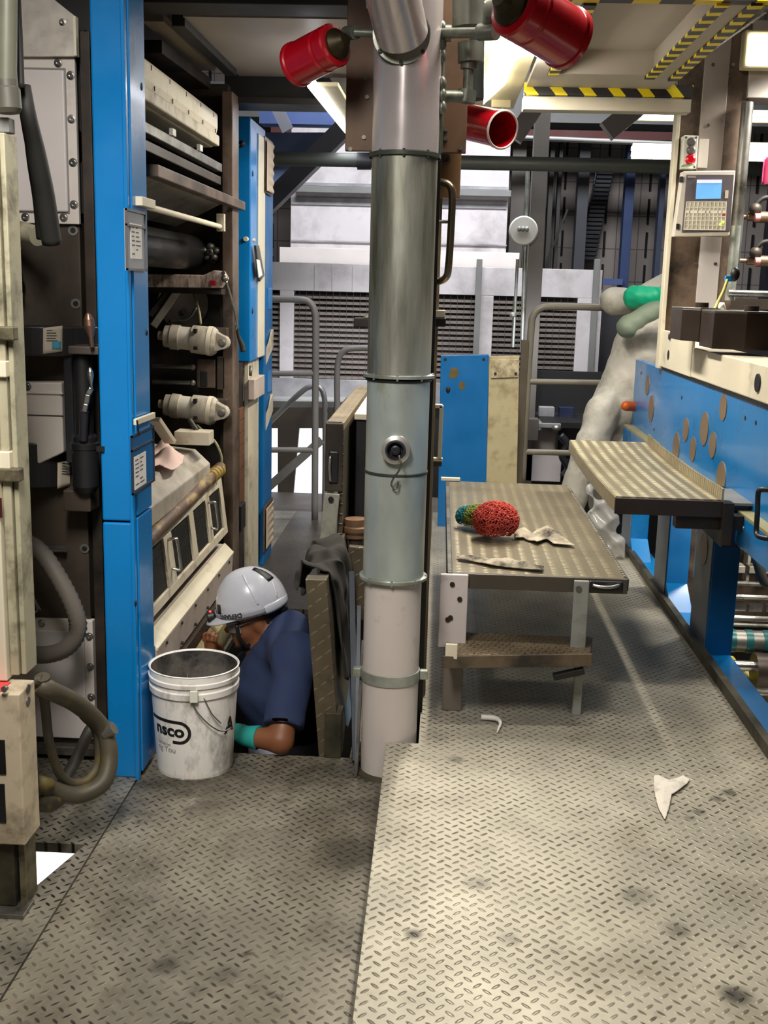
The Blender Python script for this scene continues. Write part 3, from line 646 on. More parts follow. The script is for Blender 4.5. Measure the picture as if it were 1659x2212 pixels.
b = MB(); fbox(b, 24, 846, 135, 851, 3.523, .01); b.build('fold_line', LGREY, t, .003)
b = MB(); fbox(b, 24, 896, 136, 898, 3.528, .004); b.build('seam', BLACK, t)
screws(t, [(59, 835)], 3.53)
def drum(label, x0, x1, y0, y1, tag_px, lab2):
    a = at(x0, (y0 + y1) / 2, Y=3.6); c = at(x1, (y0 + y1) / 2, Y=3.6); zc0, zc1 = at(80, y1, Y=3.5).z, at(80, y0, Y=3.5).z
    t = thing('black_drum_guard', label, 'machine guard', ((a.x + c.x) / 2, 3.6, zc0)); R = (c.x - a.x) / 2 * 1.06; cx = (a.x + c.x) / 2
    b = MB(); pts = [V((cx + R * math.cos(th), 3.62 - R * .75 * math.sin(th), zc0)) for th in [math.pi * k / 24 for k in range(25)]]
    b.prism(pts, (0, 0, zc1 - zc0)); b.build('band', mat('black_guard', (34, 33, 35), .4, .1, .15, 6), t, .004)
    pa, pb = tag_px[0], tag_px[1]
    def sf(px, py):
        x = at(px, py, Y=3.47).x; u = max(-1, min(1, (x - cx) / R)); y = 3.62 - R * .75 * math.sqrt(max(0, 1 - u * u)) - .004
        return V((x, y, at(px, py, Y=y).z))
    b = MB(); b.grid(lambda u, v: sf(pa + (pb - pa) * u, tag_px[2] + (tag_px[3] - tag_px[2]) * v + (u - .5) * tag_px[4]), 6, 6); tg = b.build('instruction_tag', mat('yellowed_tag', (196, 184, 164), .7, 0, .06, 8), t, 0, .002); tg['label'] = lab2
    b = MB(); b.grid(lambda u, v: sf(pa + (pb - pa) * (.5 + .45 * u), tag_px[2] + (tag_px[3] - tag_px[2]) * (.55 + .32 * v)) + V((0, -.002, 0)), 4, 4); b.build('sticker', mat('teal_sticker', (70, 150, 176), .5, 0, .1, 12), tg, 0, .001)
    b = MB()
    for k in range(5):
        v = .14 + k * .1; q0 = sf(pa + (pb - pa) * .2, tag_px[2] + (tag_px[3] - tag_px[2]) * v); q1 = sf(pa + (pb - pa) * (.5 + .3 * random.random()), tag_px[2] + (tag_px[3] - tag_px[2]) * v)
        b.bar(q0 + V((0, -.002, 0)), q1 + V((0, -.002, 0)), .0012, .003)
    b.build('print', INK, tg)
drum('upper black curved guard band with an instruction tag and blue sticker', -40, 205, 705, 768, (92, 129, 706, 762, -6), 'creased instruction tag')
drum('lower black curved guard under the tapering cover with a slanted tag', -20, 141, 960, 1058, (103, 138, 992, 1048, -14), 'slanted instruction tag')
# crank column
t = thing('crank_column', 'black gearbox column with two crank handles in front of the near blue column', 'gearbox', at(175, 1090, Y=3.5))
b = MB(); fbox(b, 139, 762, 158, 1000, 3.52, .06); b.build('back_plate', PLASTICB, t, .004)
x0 = at(180, 850, Y=3.5).x; Zt, Zm, Zb = at(180, 768, Y=3.5).z, at(180, 950, Y=3.5).z, at(180, 1062, Y=3.5).z
b = MB(); b.cyl((x0, 3.5, Zm), (x0, 3.5, Zt), .030, n=24); b.build('screw_tube', BLACK, t)
b = MB(); b.lathe((x0, 3.5, Zb), (0, 0, 1), [(.03, 0), (.042, .02), (.042, .14), (.045, .142), (.045, .16), (.04, .165), (.04, .18), (.033, .19)], 26); b.build('gear_housing', BLACK, t)
b = MB(); fbox(b, 146, 748, 212, 766, 3.44, .14); b.build('bracket_plate', mat('bracket_grey', (84, 76, 70), .5, .3), t, .004)
def crank(top, bot, r, tint, arm):
    p0 = at(*bot, Y=3.42); p1 = at(*top, Y=3.42); L = (p1 - p0).length
    b = MB(); b.lathe(p0, p1 - p0, [(r * .35, 0), (r * .4, L * .28), (r * .55, L * .34), (r, L * .62), (r * .9, L * .8), (r * .45, L * .96), (.001, L)], 20); h = b.build('crank_handle', tint, t)
    if arm:
        b = MB()
        for q in range(len(arm) - 1): b.bar(at(*arm[q], Y=3.43), at(*arm[q + 1], Y=3.43), .016, .012, (0, 1, 0))
        b.build('crank_arm', STEEL, h, .003)
crank((190, 675), (199, 750), .018, mat('bronze_knob', (150, 118, 100), .3, .8), None)
crank((194, 793), (198, 842), .010, STEEL, [(198, 838), (190, 852), (186, 872), (182, 890)])
b = MB(); b.cyl(at(182, 888, Y=3.44), at(180, 950, Y=3.46), .014, n=16); b.build('shaft', PLASTICB, t)
b = MB(); p = at(160, 1070, Y=3.52); b.box(p.x - .03, p.x + .06, 3.5, 3.6, p.z - .05, p.z + .02); b.build('foot_bracket', DKPLATE, t, .004)
# lower access cover
t = thing('access_cover', 'light grey bolted cover low on the left behind the corrugated hose', 'access cover', at(120, 1590, Y=3.58))
b = MB(); fbox(b, -20, 1337, 203, 1592, 3.592, .03); b.build('cover_plate', LGREYD, t, .003)
b = MB(); fbox(b, -20, 1362, 184, 1592, 3.582, .02); b.build('raised_panel', LGREY, t, .004)
screws(t, [(90, 1346), (193, 1374), (195, 1440), (197, 1505)], 3.592)
t = thing('machine_plinth', 'dark plinth under the low grey cover at the left machine', 'plinth', (-1.4, 3.6, 0))
b = MB(); b.box(-2.4, -1.09, 3.60, 3.66, 0, .075); b.build('plinth', BROWND, t)
b = MB(); b.box(-2.4, -1.15, 3.56, 3.60, .02, .05); b.build('foot_rail', STEELD, t, .002)
# corrugated hose
def hose(name, label, pts, r, mt, ribs=0.0, k=10, n=14, group=None):
    t = MB(); p = smooth_path(pts, k)
    if ribs:
        q = [p[0]]; acc = 0; out = []
        for i in range(1, len(p)):
            seg = (p[i] - p[i - 1]); m_ = max(1, int(seg.length / (ribs / 2)))
            for j in range(m_): out.append(p[i - 1] + seg * (j / m_))
        rr = [r * (1.06 if i % 2 else .94) for i in range(len(out))]
        t.tube(out, rr, n, 1)
    else: t.tube(pts, r, n, k)
    return tag(t.build(name, mt), label, 'hose', group)
hose('corrugated_hose', 'grey corrugated hose looping out of the black end plate at left', [at(-10, 1150, Y=3.56), at(40, 1165, Y=3.5), at(85, 1190, Y=3.42), at(125, 1245, Y=3.38), at(158, 1310, Y=3.38), at(168, 1362, Y=3.4), at(140, 1402, Y=3.42), at(85, 1415, Y=3.46), at(20, 1400, Y=3.55)], .028, mat('hose_grey', (112, 106, 98), .6, 0, .1, 8), .012)
# knob and valve left edge
t = thing('valve_block', 'small black and steel valve at the far left edge of the end plate', 'valve', at(25, 600, Y=3.55))
b = MB(); p = at(18, 590, Y=3.55); b.ell(p + V((0, 0, .05)), (.03, .03, .05), 14); b.ell(p + V((.02, -.01, -.01)), (.03, .03, .04), 14); b.build('body', BLACK, t)
b = MB(); b.cyl(at(30, 612, Y=3.52), at(40, 612, Y=3.5), .012); b.box(p.x - .04, p.x + .035, 3.5, 3.58, p.z - .075, p.z - .06); b.build('fitting', STEELD, t)
# ---- near cream post
YB = 2.70
xr = at(35, 1000, Y=YB).x
t = thing('control_post', 'tall cream control post with slotted rails at the left edge of the photo', 'post', (xr - .08, YB, .62))
zt_, zb_ = at(0, 285, Y=YB).z, .62
b = MB(); b.box(xr - .30, xr - .040, YB - .02, YB + .12, zb_, zt_); b.build('post_body', CREAM, t, .004)
b = MB(); b.box(xr - .038, xr - .016, YB + .0, YB + .1, zb_ + .01, zt_); b.build('slotted_rail', mat('dull_cream', (176, 170, 144), .5, .1, .1, 6, dirt=(70, 64, 44), damt=.3, dsc=9), t, .003)
b = MB(); b.box(xr - .013, xr, YB + .01, YB + .09, zb_ + .01, zt_); b.build('slotted_rail', MATS['dull_cream'], t, .003)
for y in (720, 1025):
    b = MB(); z = at(20, y, Y=YB).z; b.box(xr - .10, xr + .012, YB - .015, YB + .02, z - .017, z + .017); b.build('clamp', mat('grimy_clamp', (112, 104, 80), .55, .3, .2, 12, dirt=(40, 40, 32), damt=.4, dsc=20), t, .004)
for y0, y1 in ((780, 815), (975, 1012)):
    b = MB(); b.box(xr - .05, xr - .012, YB - .012, YB + .02, at(20, y1, Y=YB).z, at(20, y0, Y=YB).z); b.build('bracket', CREAM, t, .003)
b = MB(); p = at(2, 1097, Y=YB - .021); b.box(p.x - .02, p.x + .003, YB - .024, YB - .02, p.z - .025, p.z + .025); b.build('warning_label', mat('label_dark_red', (70, 20, 20), .5), t)
t = thing('junction_box', 'cream junction box with dark slots below the control post', 'junction box', (-1.1, 2.7, .2))
yb = at(45, 1600, X=-1.03).y; ye = at(80, 1600, X=-1.03).y
b = MB(); b.box(-1.42, -1.03, yb, ye, .2, .615); b.build('box', mat('cream_box', (206, 190, 164), .5, 0, .07, 6, dirt=(96, 84, 62), damt=.3, dsc=6), t, .004)
for y0, y1 in ((1597, 1672), (1692, 1776)):
    p0, p1 = at(-20, y0, Y=yb), at(14, y1, Y=yb); b = MB(); b.box(p0.x, p1.x, yb - .003, yb + .01, p1.z, p0.z); b.build('slot', BLACK, t)
b = MB(); p = at(12, 1486, Y=yb); b.cyl(p, p + V((0, -.012, 0)), .008, n=12); b.build('screw', STEELD, t)
for py in (1488, 1515):
    p = at(60, py, X=-1.03); b = MB(); b.cyl(p, p + V((.003, 0, 0)), .012, n=14); b.build('knockout', STEELD, t)
b = MB(); b.box(-1.3, at(12, 1440, Y=yb + .05).x, yb + .0, yb + .08, .615, .618); b.build('red_tag', mat('neon_red_tape', (235, 70, 70), .6), t)
t = thing('post_stand', 'dark grimy stand leg under the cream junction box on the floor', 'stand', (-1.1, 2.72, 0))
b = MB(); b.box(-1.42, -1.07, yb + .02, ye - .02, .012, .2); b.build('leg', mat('grimy_stand', (70, 66, 48), .6, .2, .2, 6, dirt=(36, 34, 28), damt=.4, dsc=7), t, .004)
b = MB(); b.box(-1.06, -1.045, yb + .03, ye, .012, .2); b.build('angle_strip', mat('grimy_clamp', (0, 0, 0)), t)
b = MB(); b.box(-1.45, -1.035, yb - .02, ye - .05, 0, .012); b.build('foot_plate', STEELD, t, .002)
# cables by the box
CAB = mat('soiled_cable', (74, 68, 54), .55, 0, .2, 9, dirt=(110, 92, 30), damt=.18, dsc=14)
hose('thick_cable', 'thick soiled cable looping from the junction box to the floor', [at(84, 1478, Y=2.78), at(110, 1492, Y=2.8), at(165, 1520, Y=2.95), at(215, 1565, Y=3.05), at(236, 1625, Y=3.05), at(222, 1690, Y=3.0), at(165, 1718, Y=2.95), at(110, 1705, Y=2.9), at(80, 1690, Y=2.85)], .026, CAB)
hose('thin_cable', 'thinner cable hanging in a loop inside the thick soiled cable', [at(92, 1470, Y=2.8), at(98, 1530, Y=2.85), at(108, 1610, Y=2.9), at(135, 1680, Y=2.95), at(180, 1690, Y=3.0), at(212, 1650, Y=3.05), at(208, 1580, Y=3.05), at(180, 1545, Y=3.0)], .0135, CAB)
hose('cross_cable', 'dark cable crossing diagonally behind the looped cables', [at(130, 1700, Y=3.0), at(165, 1640, Y=3.1), at(200, 1570, Y=3.15), at(235, 1570, Y=3.2)], .018, mat('dark_cable', (52, 48, 42), .6, 0, .2, 9))
t = thing('cable_gland', 'soiled elbow gland screwed into the side of the junction box', 'cable gland', at(85, 1490, Y=2.78))
b = MB(); b.cyl(at(78, 1470, Y=2.78), at(92, 1470, Y=2.78), .016); b.cyl(at(92, 1462, Y=2.78), at(96, 1500, Y=2.8), .02); b.build('elbow', CAB, t)
t = thing('cable_joint', 'yellowed taped cable joint lying under the cable loop', 'cable joint', at(95, 1735, Y=2.9))
b = MB(); b.tube([at(66, 1735, Y=2.82), at(100, 1738, Y=2.86), at(128, 1728, Y=2.92)], [.02, .027, .02], 14); b.build('sleeve', mat('yellow_grime', (104, 90, 34), .6, 0, .25, 12, dirt=(44, 40, 34), damt=.5, dsc=14), t)
b = MB(); b.tube([at(72, 1690, Y=2.8), at(105, 1700, Y=2.84)], [.022, .026], 12, 2); b.build('tape_wrap', MATS['yellow_grime'], t)
b = MB(); p = at(225, 1585, Y=3.05); b.cyl(p, p + V((.03, 0, .02)), .02); tag(b.build('hose_clip', STEELD), 'small steel clip on the thick cable beside the near blue column', 'clip')
# overhead hoses
t = thing('conduit', 'grey green conduit with a collar hanging at the top left corner', 'conduit', at(10, 240, Y=2.75))
b = MB(); b.cyl(at(16, -40, Y=2.75), at(14, 185, Y=2.75), .024, n=20); b.build('pipe', mat('grey_green_pipe', (96, 98, 84), .45, .1), t)
b = MB(); b.lathe(at(20, 245, Y=2.75), at(14, 182, Y=2.75) - at(20, 245, Y=2.75), [(.024, 0), (.031, .01), (.031, .055), (.027, .06), (.027, .075)], 22); b.build('collar', mat('dark_collar', (82, 80, 72), .45, .2), t)
b = MB(); p = at(10, 265, Y=2.78); b.box(p.x - .04, p.x + .018, 2.76, 2.80, p.z - .025, p.z + .01); b.build('mount', GREYP, t, .003)
hose('black_cable', 'thin black cable running down beside the grey green conduit', [at(36, -40, Y=2.8), at(42, 80, Y=2.8), at(46, 190, Y=2.8)], .008, RUBBER)
hose('black_sleeve', 'thick black cable sleeve hanging across the light grey access cover', [at(52, 185, Y=2.85), at(60, 245, Y=2.85), at(78, 330, Y=2.9), at(96, 420, Y=2.95), at(112, 525, Y=3.0)], [.016, .02, .024, .026, .026], RUBBER)
hose('black_sleeve', 'thinner black sleeve just left of the thick hanging sleeve', [at(58, 260, Y=2.93), at(68, 350, Y=2.98), at(80, 430, Y=3.02), at(88, 515, Y=3.06)], .012, RUBBER)
t = thing('pipe_stub', 'short pale pipe stub pointing at the hanging black sleeve', 'pipe', at(45, 500, Y=3.5))
b = MB(); b.cyl(at(12, 490, Y=3.5), at(82, 510, Y=3.4), .03, n=22); b.build('pipe', mat('dull_cream', (0, 0, 0)), t)
b = MB(); b.cyl(at(8, 489, Y=3.505), at(18, 492, Y=3.49), .034, n=22); b.build('collar', STEELD, t)
# lit lower storey seen through the hole
b = MB(); b.box(-1.7, -1.0, 2.9, 4.2, -.42, -.4); tag(b.build('lower_panel', mat('pale_lower_panel', (214, 208, 196), .7)), 'pale panel seen through the small floor hole by the post stand', 'panel')
area('light_lower_storey', (-1.35, 3.35, -.08), .25, .25, 7, COOL)
# ================================================================== CENTRE
PXX, PYY = -.130, 3.61
t = thing('steel_pillar', 'pale steel pillar plate standing behind the round duct', 'pillar', (-.13, 3.78, 0))
b = MB(); b.box(-.232, -.035, 3.737, 3.752, .0, 3.0); b.build('face_plate', mat('pillar_grey', (178, 172, 170), .45, .1, .06, 4), t, .002)
b = MB(); b.box(-.228, -.212, 3.752, 3.88, 0, 3.0); b.box(-.055, -.035, 3.752, 3.88, 0, 3.0); b.build('flange', mat('pillar_dark', (60, 54, 50), .5, .2), t)
for z in (2.3, 1.9, 1.2, .8, .35):
    b = MB(); b.cyl((-.224, 3.739, z), (-.224, 3.732, z), .005, n=10); b.build('bolt', BLACK, t)
t = thing('exhaust_duct', 'tall round duct of galvanised and white sections in the middle', 'duct', (PXX, PYY, 0))
zs = [at(830, y, Y=PYY - .1).z for y in (100, 322, 810, 1028, 1255, 1475)]
def tubez(z0, z1, r): b = MB(); b.lathe((PXX, PYY, z0), (0, 0, 1), [(r, 0), (r, z1 - z0)], 48, False); return b
tubez(zs[1], 3.0, .1045).build('upper_section', mat('white_gloss_duct', (212, 203, 203), .22, .42, .03, 4), t)
tubez(zs[2], zs[1], .103).build('middle_section', mat('stained_zinc', (190, 190, 178), .40, .75, .18, 14, dirt=(112, 110, 90), damt=.40, dsc=9, stretch=(1, 1, .12)), t)
tubez(zs[4], zs[2], .102).build('lower_section', mat('greenish_zinc', (194, 203, 198), .38, .55, .12, 9, dirt=(140, 142, 96), damt=.14, dsc=7, stretch=(1, 1, .5)), t)
tubez(0.0, zs[4], .0955).build('base_section', mat('white_duct_paint', (206, 196, 190), .4, 0, .04, 4, dirt=(150, 138, 120), damt=.15, dsc=6), t)
for z, ro, hh, mt in ((zs[1], .112, .016, mat('dark_flange', (72, 78, 70), .5, .4, .2, 14)), (zs[2], .116, .014, GALV), (zs[4], .114, .014, GALV)):
    b = MB(); b.lathe((PXX, PYY, z - hh), (0, 0, 1), [(.1, 0), (ro, .002), (ro, hh - .003), (.1, hh)], 48); fl = b.build('flange', mt, t)
    for k in range(5):
        a = -math.pi / 2 + (k - 2) * .75; b = MB(); b.cyl((PXX + math.cos(a) * (ro - .005), PYY + math.sin(a) * (ro - .005), z - hh - .004), (PXX + math.cos(a) * (ro - .005), PYY + math.sin(a) * (ro - .005), z + .003), .004, n=8); b.build('bolt', mt, fl)
b = MB(); b.lathe((PXX, PYY, zs[3] - .004), (0, 0, 1), [(.103, 0), (.105, .002), (.105, .008), (.103, .01)], 48); b.build('seam_ring', mat('dark_seam', (58, 62, 58), .5, .3), t)
b = MB(); b.lathe((PXX, PYY, zs[2] - .026), (0, 0, 1), [(.103, 0), (.1075, .004), (.1075, .01), (.103, .012)], 48); b.build('gasket', BLACK, t)
b = MB(); b.lathe((PXX, PYY, zs[5] - .019), (0, 0, 1), [(.0965, 0), (.1, .001), (.1, .037), (.0965, .038)], 48, False); cl = b.build('band_clamp', GALV, t)
for sx in (-1, 1):
    b = MB(); b.box(PXX + sx * .1, PXX + sx * .128, PYY - .012, PYY + .012, zs[5] - .016, zs[5] + .016); b.build('clamp_ear', GALV, cl, .003)
# hose coupling
p = at(855, 970, Y=PYY - .10)
b = MB(); b.lathe(p + V((0, .012, 0)), (0, -1, 0), [(.046, 0), (.046, .012), (.042, .016), (.042, .026), (.046, .028), (.046, .036), (.033, .040), (.031, .014)], 32, False); cp = b.build('hose_coupling', mat('polished_alloy', (206, 204, 200), .25, .7), t)
b = MB(); b.lathe(p, (0, -1, 0), [(.033, .030), (.031, .040), (.026, .040), (.023, .016), (.016, .016), (.015, .028), (.010, .030), (.001, .030)], 28, False); b.build('cap_bore', PLASTICB, cp)
b = MB(); b.tube([p + V((.012, -.055, -.012)), p + V((.02, -.06, -.04)), p + V((.012, -.045, -.065)), p + V((-.004, -.03, -.09)), p + V((-.01, -.02, -.115)), p + V((.006, -.02, -.125)), p + V((.012, -.02, -.1))], .0032, 6); b.build('chain', STEELD, cp)
# stub pipe at the top
p0 = at(868, 74, Y=3.50); p1 = at(822, -120, Y=3.26)
t = thing('branch_pipe', 'shiny white branch pipe joining the duct at the top of the photo', 'pipe', p0)
b = MB(); b.cyl(p0, p1, .078, n=36); b.build('pipe', MATS['white_gloss_duct'], t)
d = (p1 - p0).normalized(); b = MB(); b.lathe(p0 + d * .005, V((0, -1, .1)), [(.07, -.02), (.086, -.02), (.086, -.012), (.07, -.012)], 40); fl = b.build('flange', GALV, t)
for a in (-2.5, -1.57, -.64):
    b = MB(); c_ = p0 + V((math.cos(a) * .08, .008, math.sin(a) * .08)); b.cyl(c_, c_ + V((0, -.012, 0)), .006, n=10); b.build('bolt', BLACK, fl)
# brown plates behind
BRP = mat('brown_bolted_plate', (112, 86, 66), .5, .2, .15, 5, dirt=(74, 58, 46), damt=.3, dsc=4)
t = thing('mounting_plate', 'brown steel plate with bolts behind the duct near the ceiling', 'steel plate', (-.13, 3.9, 2.1))
b = MB(); b.box(at(748, 160, Y=3.9).x, at(1008, 280, Y=3.9).x, 3.9, 3.93, at(780, 326, Y=3.9).z, 3.0); b.build('plate', BRP, t, .002)
for px, py in ((790, 170), (793, 210), (786, 297), (757, 322), (795, 15), (963, 280), (963, 300), (995, 320)):
    b = MB(); q = at(px, py, Y=3.9); b.cyl(q, q + V((0, -.006, 0)), .007, n=12); b.build('bolt', STEELD, t)
t = thing('mounting_plate', 'smaller tan steel plate below the brown plate right of the duct', 'steel plate', (0, 3.95, 1.95))
b = MB(); b.box(at(900, 380, Y=3.95).x, at(995, 380, Y=3.95).x, 3.95, 3.975, at(970, 427, Y=3.95).z, at(970, 330, Y=3.95).z); b.build('plate', mat('tan_plate', (150, 118, 84), .5, .1, .12, 5), t, .002)
q = at(962, 345, Y=3.95); b = MB(); b.lathe(q, (0, -1, 0), [(.018, 0), (.018, .012), (.010, .012), (.010, .002)], 20, False); b.build('boss', STEELD, t)
# rail + grab handle right of duct
t = thing('grab_handle', 'bent nickel tube grab handle on a tan upright right of the duct', 'handle', at(960, 610, Y=3.9))
pts = [at(940, 397, Y=3.95), at(957, 394, Y=3.88), at(972, 402, Y=3.86), at(977, 425, Y=3.86), at(974, 500, Y=3.86), at(969, 575, Y=3.86), at(964, 598, Y=3.86), at(950, 607, Y=3.88), at(938, 606, Y=3.95)]
b = MB(); b.tube(pts, .0125, 14); b.build('grip_tube', mat('nickel', (176, 160, 134), .25, .9), t)
b = MB(); b.cyl(at(950, 479, Y=3.95), at(973, 479, Y=3.88), .006, n=12); b.build('stay', STEEL, t)
t = thing('upright_rail', 'tan and black upright rail standing right of the duct', 'rail', (-.01, 3.97, 0))
b = MB(); b.box(at(937, 600, Y=3.97).x, at(950, 600, Y=3.97).x, 3.97, 4.0, .14, 2.1); b.build('tan_strip', mat('tan_strip', (140, 122, 92), .5, .1), t, .002)
b = MB(); b.box(-.04, -.018, 3.80, 3.92, .0, 2.2); b.build('black_channel', BLACK, t)
b = MB(); fbox(b, 938, 687, 963, 706, 3.95, .05); b.build('switch_body', BLACK, t, .003)
b = MB(); fbox(b, 936, 670, 962, 687, 3.955, .04); b.build('switch_cover', CREAMD, t, .003)
t = thing('bracket_box', 'small dark bracket box left of the duct at mid height', 'bracket', at(780, 690, Y=3.9))
b = MB(); fbox(b, 764, 687, 800, 707, 3.9, .05); b.build('body', BROWND, t, .003)
b = MB(); b.prism([at(782, 686, Y=3.9), at(800, 680, Y=3.9), at(800, 686, Y=3.9)], (0, .05, 0)); b.build('cap', CREAMD, t)
t = thing('slotted_bracket', 'cream slotted frame bracket right of the duct at knee height', 'bracket', at(945, 1010, Y=3.98))
b = MB(); fbox(b, 947, 877, 956, 994, 3.98, .04); fbox(b, 930, 874, 956, 882, 3.98, .03); fbox(b, 928, 990, 956, 997, 3.98, .03); b.build('frame', CREAM, t, .002)
b = MB(); fbox(b, 936, 997, 954, 1008, 3.98, .04); b.build('bracket_foot', DKPLATE, t, .002)
# ---- pit hatch, folded platform
TRV = tread('hatch_treadplate', (92, 84, 70), (64, 58, 50), axes='yz', damt=.42, dirt=(54, 48, 38))
TRE = tread('rim_treadplate', (104, 94, 76), (150, 138, 112), cell=.042, axes='xz', rot=-38, mono=True, ha=.46, hb=.13, damt=.42, dirt=(58, 52, 42), metal=.4)
t = thing('pit_hatch', 'open treadplate pit hatch standing on edge right of the worker', 'hatch', (-.34, 4.1, 0))
b = MB(); b.prism([(-.380, 3.69, .0), (-.303, 3.69, .0), (-.362, 3.69, .652), (-.436, 3.69, .652)], (0, .06, 0)); b.build('rim', TRE, t, .003)
b = MB(); b.prism([(-.345, 3.75, .0), (-.303, 3.75, .0), (-.362, 3.75, .645), (-.40, 3.75, .645)], (0, .85, 0)); b.build('plate', TRV, t, .002)
b = MB(); b.box(-.36, -.30, 3.68, 3.76, .0, .17); b.build('hinge_post', mat('grimy_stand', (0, 0, 0)), t, .003)
def drape(name, label, pts_fn, mt, nu=16, nv=16, th=.008):
    b = MB(); b.grid(pts_fn, nu, nv); return tag(b.build(name, mt, None, 0, th, sub=1), label, 'cloth')
JK = mat('dark_cloth', (52, 49, 44), .9, 0, .2, 14)
JP = smooth_path([(-.470, 0, .52), (-.458, 0, .60), (-.444, 0, .655), (-.41, 0, .672), (-.362, 0, .662), (-.345, 0, .58), (-.325, 0, .40), (-.305, 0, .22)], 5)
def jk(u, v):
    q = v * (len(JP) - 1); i = min(int(q), len(JP) - 2); p = JP[i] + (JP[i + 1] - JP[i]) * (q - i); w_ = .010
    cut = 1.0 - .35 * (.5 + .5 * math.sin(u * 7 + 1.0)) if v < .35 else 1.0
    out = -1 if v < .4 else 1
    return V((p.x + out * w_ * (1 + math.sin(u * 13 + v * 5) + .8 * math.sin(u * 29 - v * 13)), 3.80 + .44 * u + .03 * math.sin(v * 9) + .015 * math.sin(v * 27 + u * 8), .672 + (p.z - .672) * cut + .014 * math.sin(u * 11 + v * 7) + .012 * math.sin(u * 23 - v * 17)))
drape('draped_jacket', 'dark crumpled work cloth draped over the top of the pit hatch', jk, JK, 22, 30)
Y4 = 4.40
t = thing('folded_platform', 'treadplate platform folded up on edge left of the duct', 'platform', (-.43, 5.2, .3))
xa, xb = at(703, 930, Y=Y4).x, at(742, 930, Y=Y4).x; zt = at(722, 914, Y=Y4).z
b = MB(); b.box(xa, xb, Y4 + .02, 6.1, zt - .03, zt); b.build('top_edge', tread('platform_edge_treadplate', (160, 144, 116), (104, 92, 72), cell=.03, axes='xy', rot=0, mono=True, ha=.6, hb=.25, damt=.3, dirt=(96, 84, 60)), t, .002)
b = MB(); b.box(xb - .02, xb, Y4 + .02, 6.1, .30, zt - .03); b.build('deck_plate', TRV, t)
b = MB(); b.box(xa, xb - .004, Y4, Y4 + .05, at(720, 1062, Y=Y4).z, zt); b.build('end_frame', DKPLATE, t, .004)
b = MB(); fbox(b, 710, 975, 731, 1045, Y4 - .008, .02); b.build('handle_recess', BLACK, t, .006)
b = MB(); b.tube([at(713, 985, Y=Y4 - .012), at(712, 1015, Y=Y4 - .02), at(714, 1040, Y=Y4 - .012)], .005, 8); b.build('handle', STEEL, t)
b = MB(); a, c = at(717, 1066, Y=Y4 - .02), at(703, 1215, Y=Y4 - .02); c2 = a + (c - a) * 1.9
b.bar(a, c2, .014, .062, (1, 0, 0)); b.build('leg', mat('leg_grey', (156, 156, 142), .5, .1, .08, 6, dirt=(96, 90, 72), damt=.3, dsc=7), t, .003)
b = MB(); q = at(715, 1078, Y=Y4 - .03); b.cyl(q, q + V((0, -.01, 0)), .011, n=12); b.build('bolt', BLACK, t)
# dark machinery between platform and duct
t = thing('pump_cabinet', 'dark cabinet with cream lid between folded platform and duct', 'cabinet', (-.3, 5.0, 0))
b = MB(); b.box(-.345, -.24, 4.7, 5.6, 0, 1.09); b.build('case', BLACK, t, .004)
b = MB(); b.box(-.352, -.24, 4.68, 5.6, 1.09, 1.115); b.build('lid', CREAM, t, .003)
t = thing('flanged_pipe', 'rusty pipe fitting with brown flange in the gap left of the duct', 'pipe fitting', at(768, 1180, Y=4.5))
b = MB(); b.cyl(at(768, 1160, Y=4.5), at(768, 1120, Y=4.5), .045, n=22); b.lathe(at(768, 1150, Y=4.5), (0, 0, 1), [(.05, 0), (.055, .01), (.055, .025), (.05, .03)], 24); b.build('flange', mat('rusty', (120, 92, 66), .6, .2, .25, 14), t)
b = MB(); b.cyl(at(770, 1250, Y=4.5), at(768, 1160, Y=4.5), .03, n=18); b.build('stem', DKPLATE, t)
b = MB(); b.bar(at(778, 1180, Y=4.3), at(765, 1335, Y=4.3), .035, .09, (1, 0, 0)); tag(b.build('tread_strip', TRE, None, .003), 'narrow treadplate strip leaning in the gap left of the duct', 'treadplate strip')
b = MB(); b.prism([at(757, 1455, Y=3.95), at(766, 1430, Y=3.95), at(772, 1500, Y=3.95), at(752, 1570, Y=3.95), at(742, 1560, Y=3.95)], (0, .01, 0)); tag(b.build('blue_sheet', mat('pale_blue_sheet', (150, 176, 200), .6)), 'pale blue sheet showing in the gap behind the pit hatch', 'sheet')
t = thing('hinge_bar', 'black hinge bars beside the foot of the duct', 'bar', (-.24, 3.7, 0))
b = MB(); b.bar((-.30, 4.0, .6), (-.245, 3.62, .02), .02, .03); b.bar((-.262, 3.9, .5), (-.236, 3.56, .0), .014, .02); b.build('bar', mat('black_blue', (20, 30, 42), .4, .3), t)
b = MB(); b.bar((-.228, 3.66, .45), (-.236, 3.54, .0), .010, .02); b.build('steel_strip', STEELD, t)
# floor scale of dirt around the duct foot
b = MB(); b.lathe((PXX, PYY, .0), (0, 0, 1), [(.115, 0), (.112, .006), (.097, .012)], 36); tag(b.build('duct_collar', mat('grimy_stand', (0, 0, 0))), 'grimy collar on the floor around the foot of the duct', 'collar')
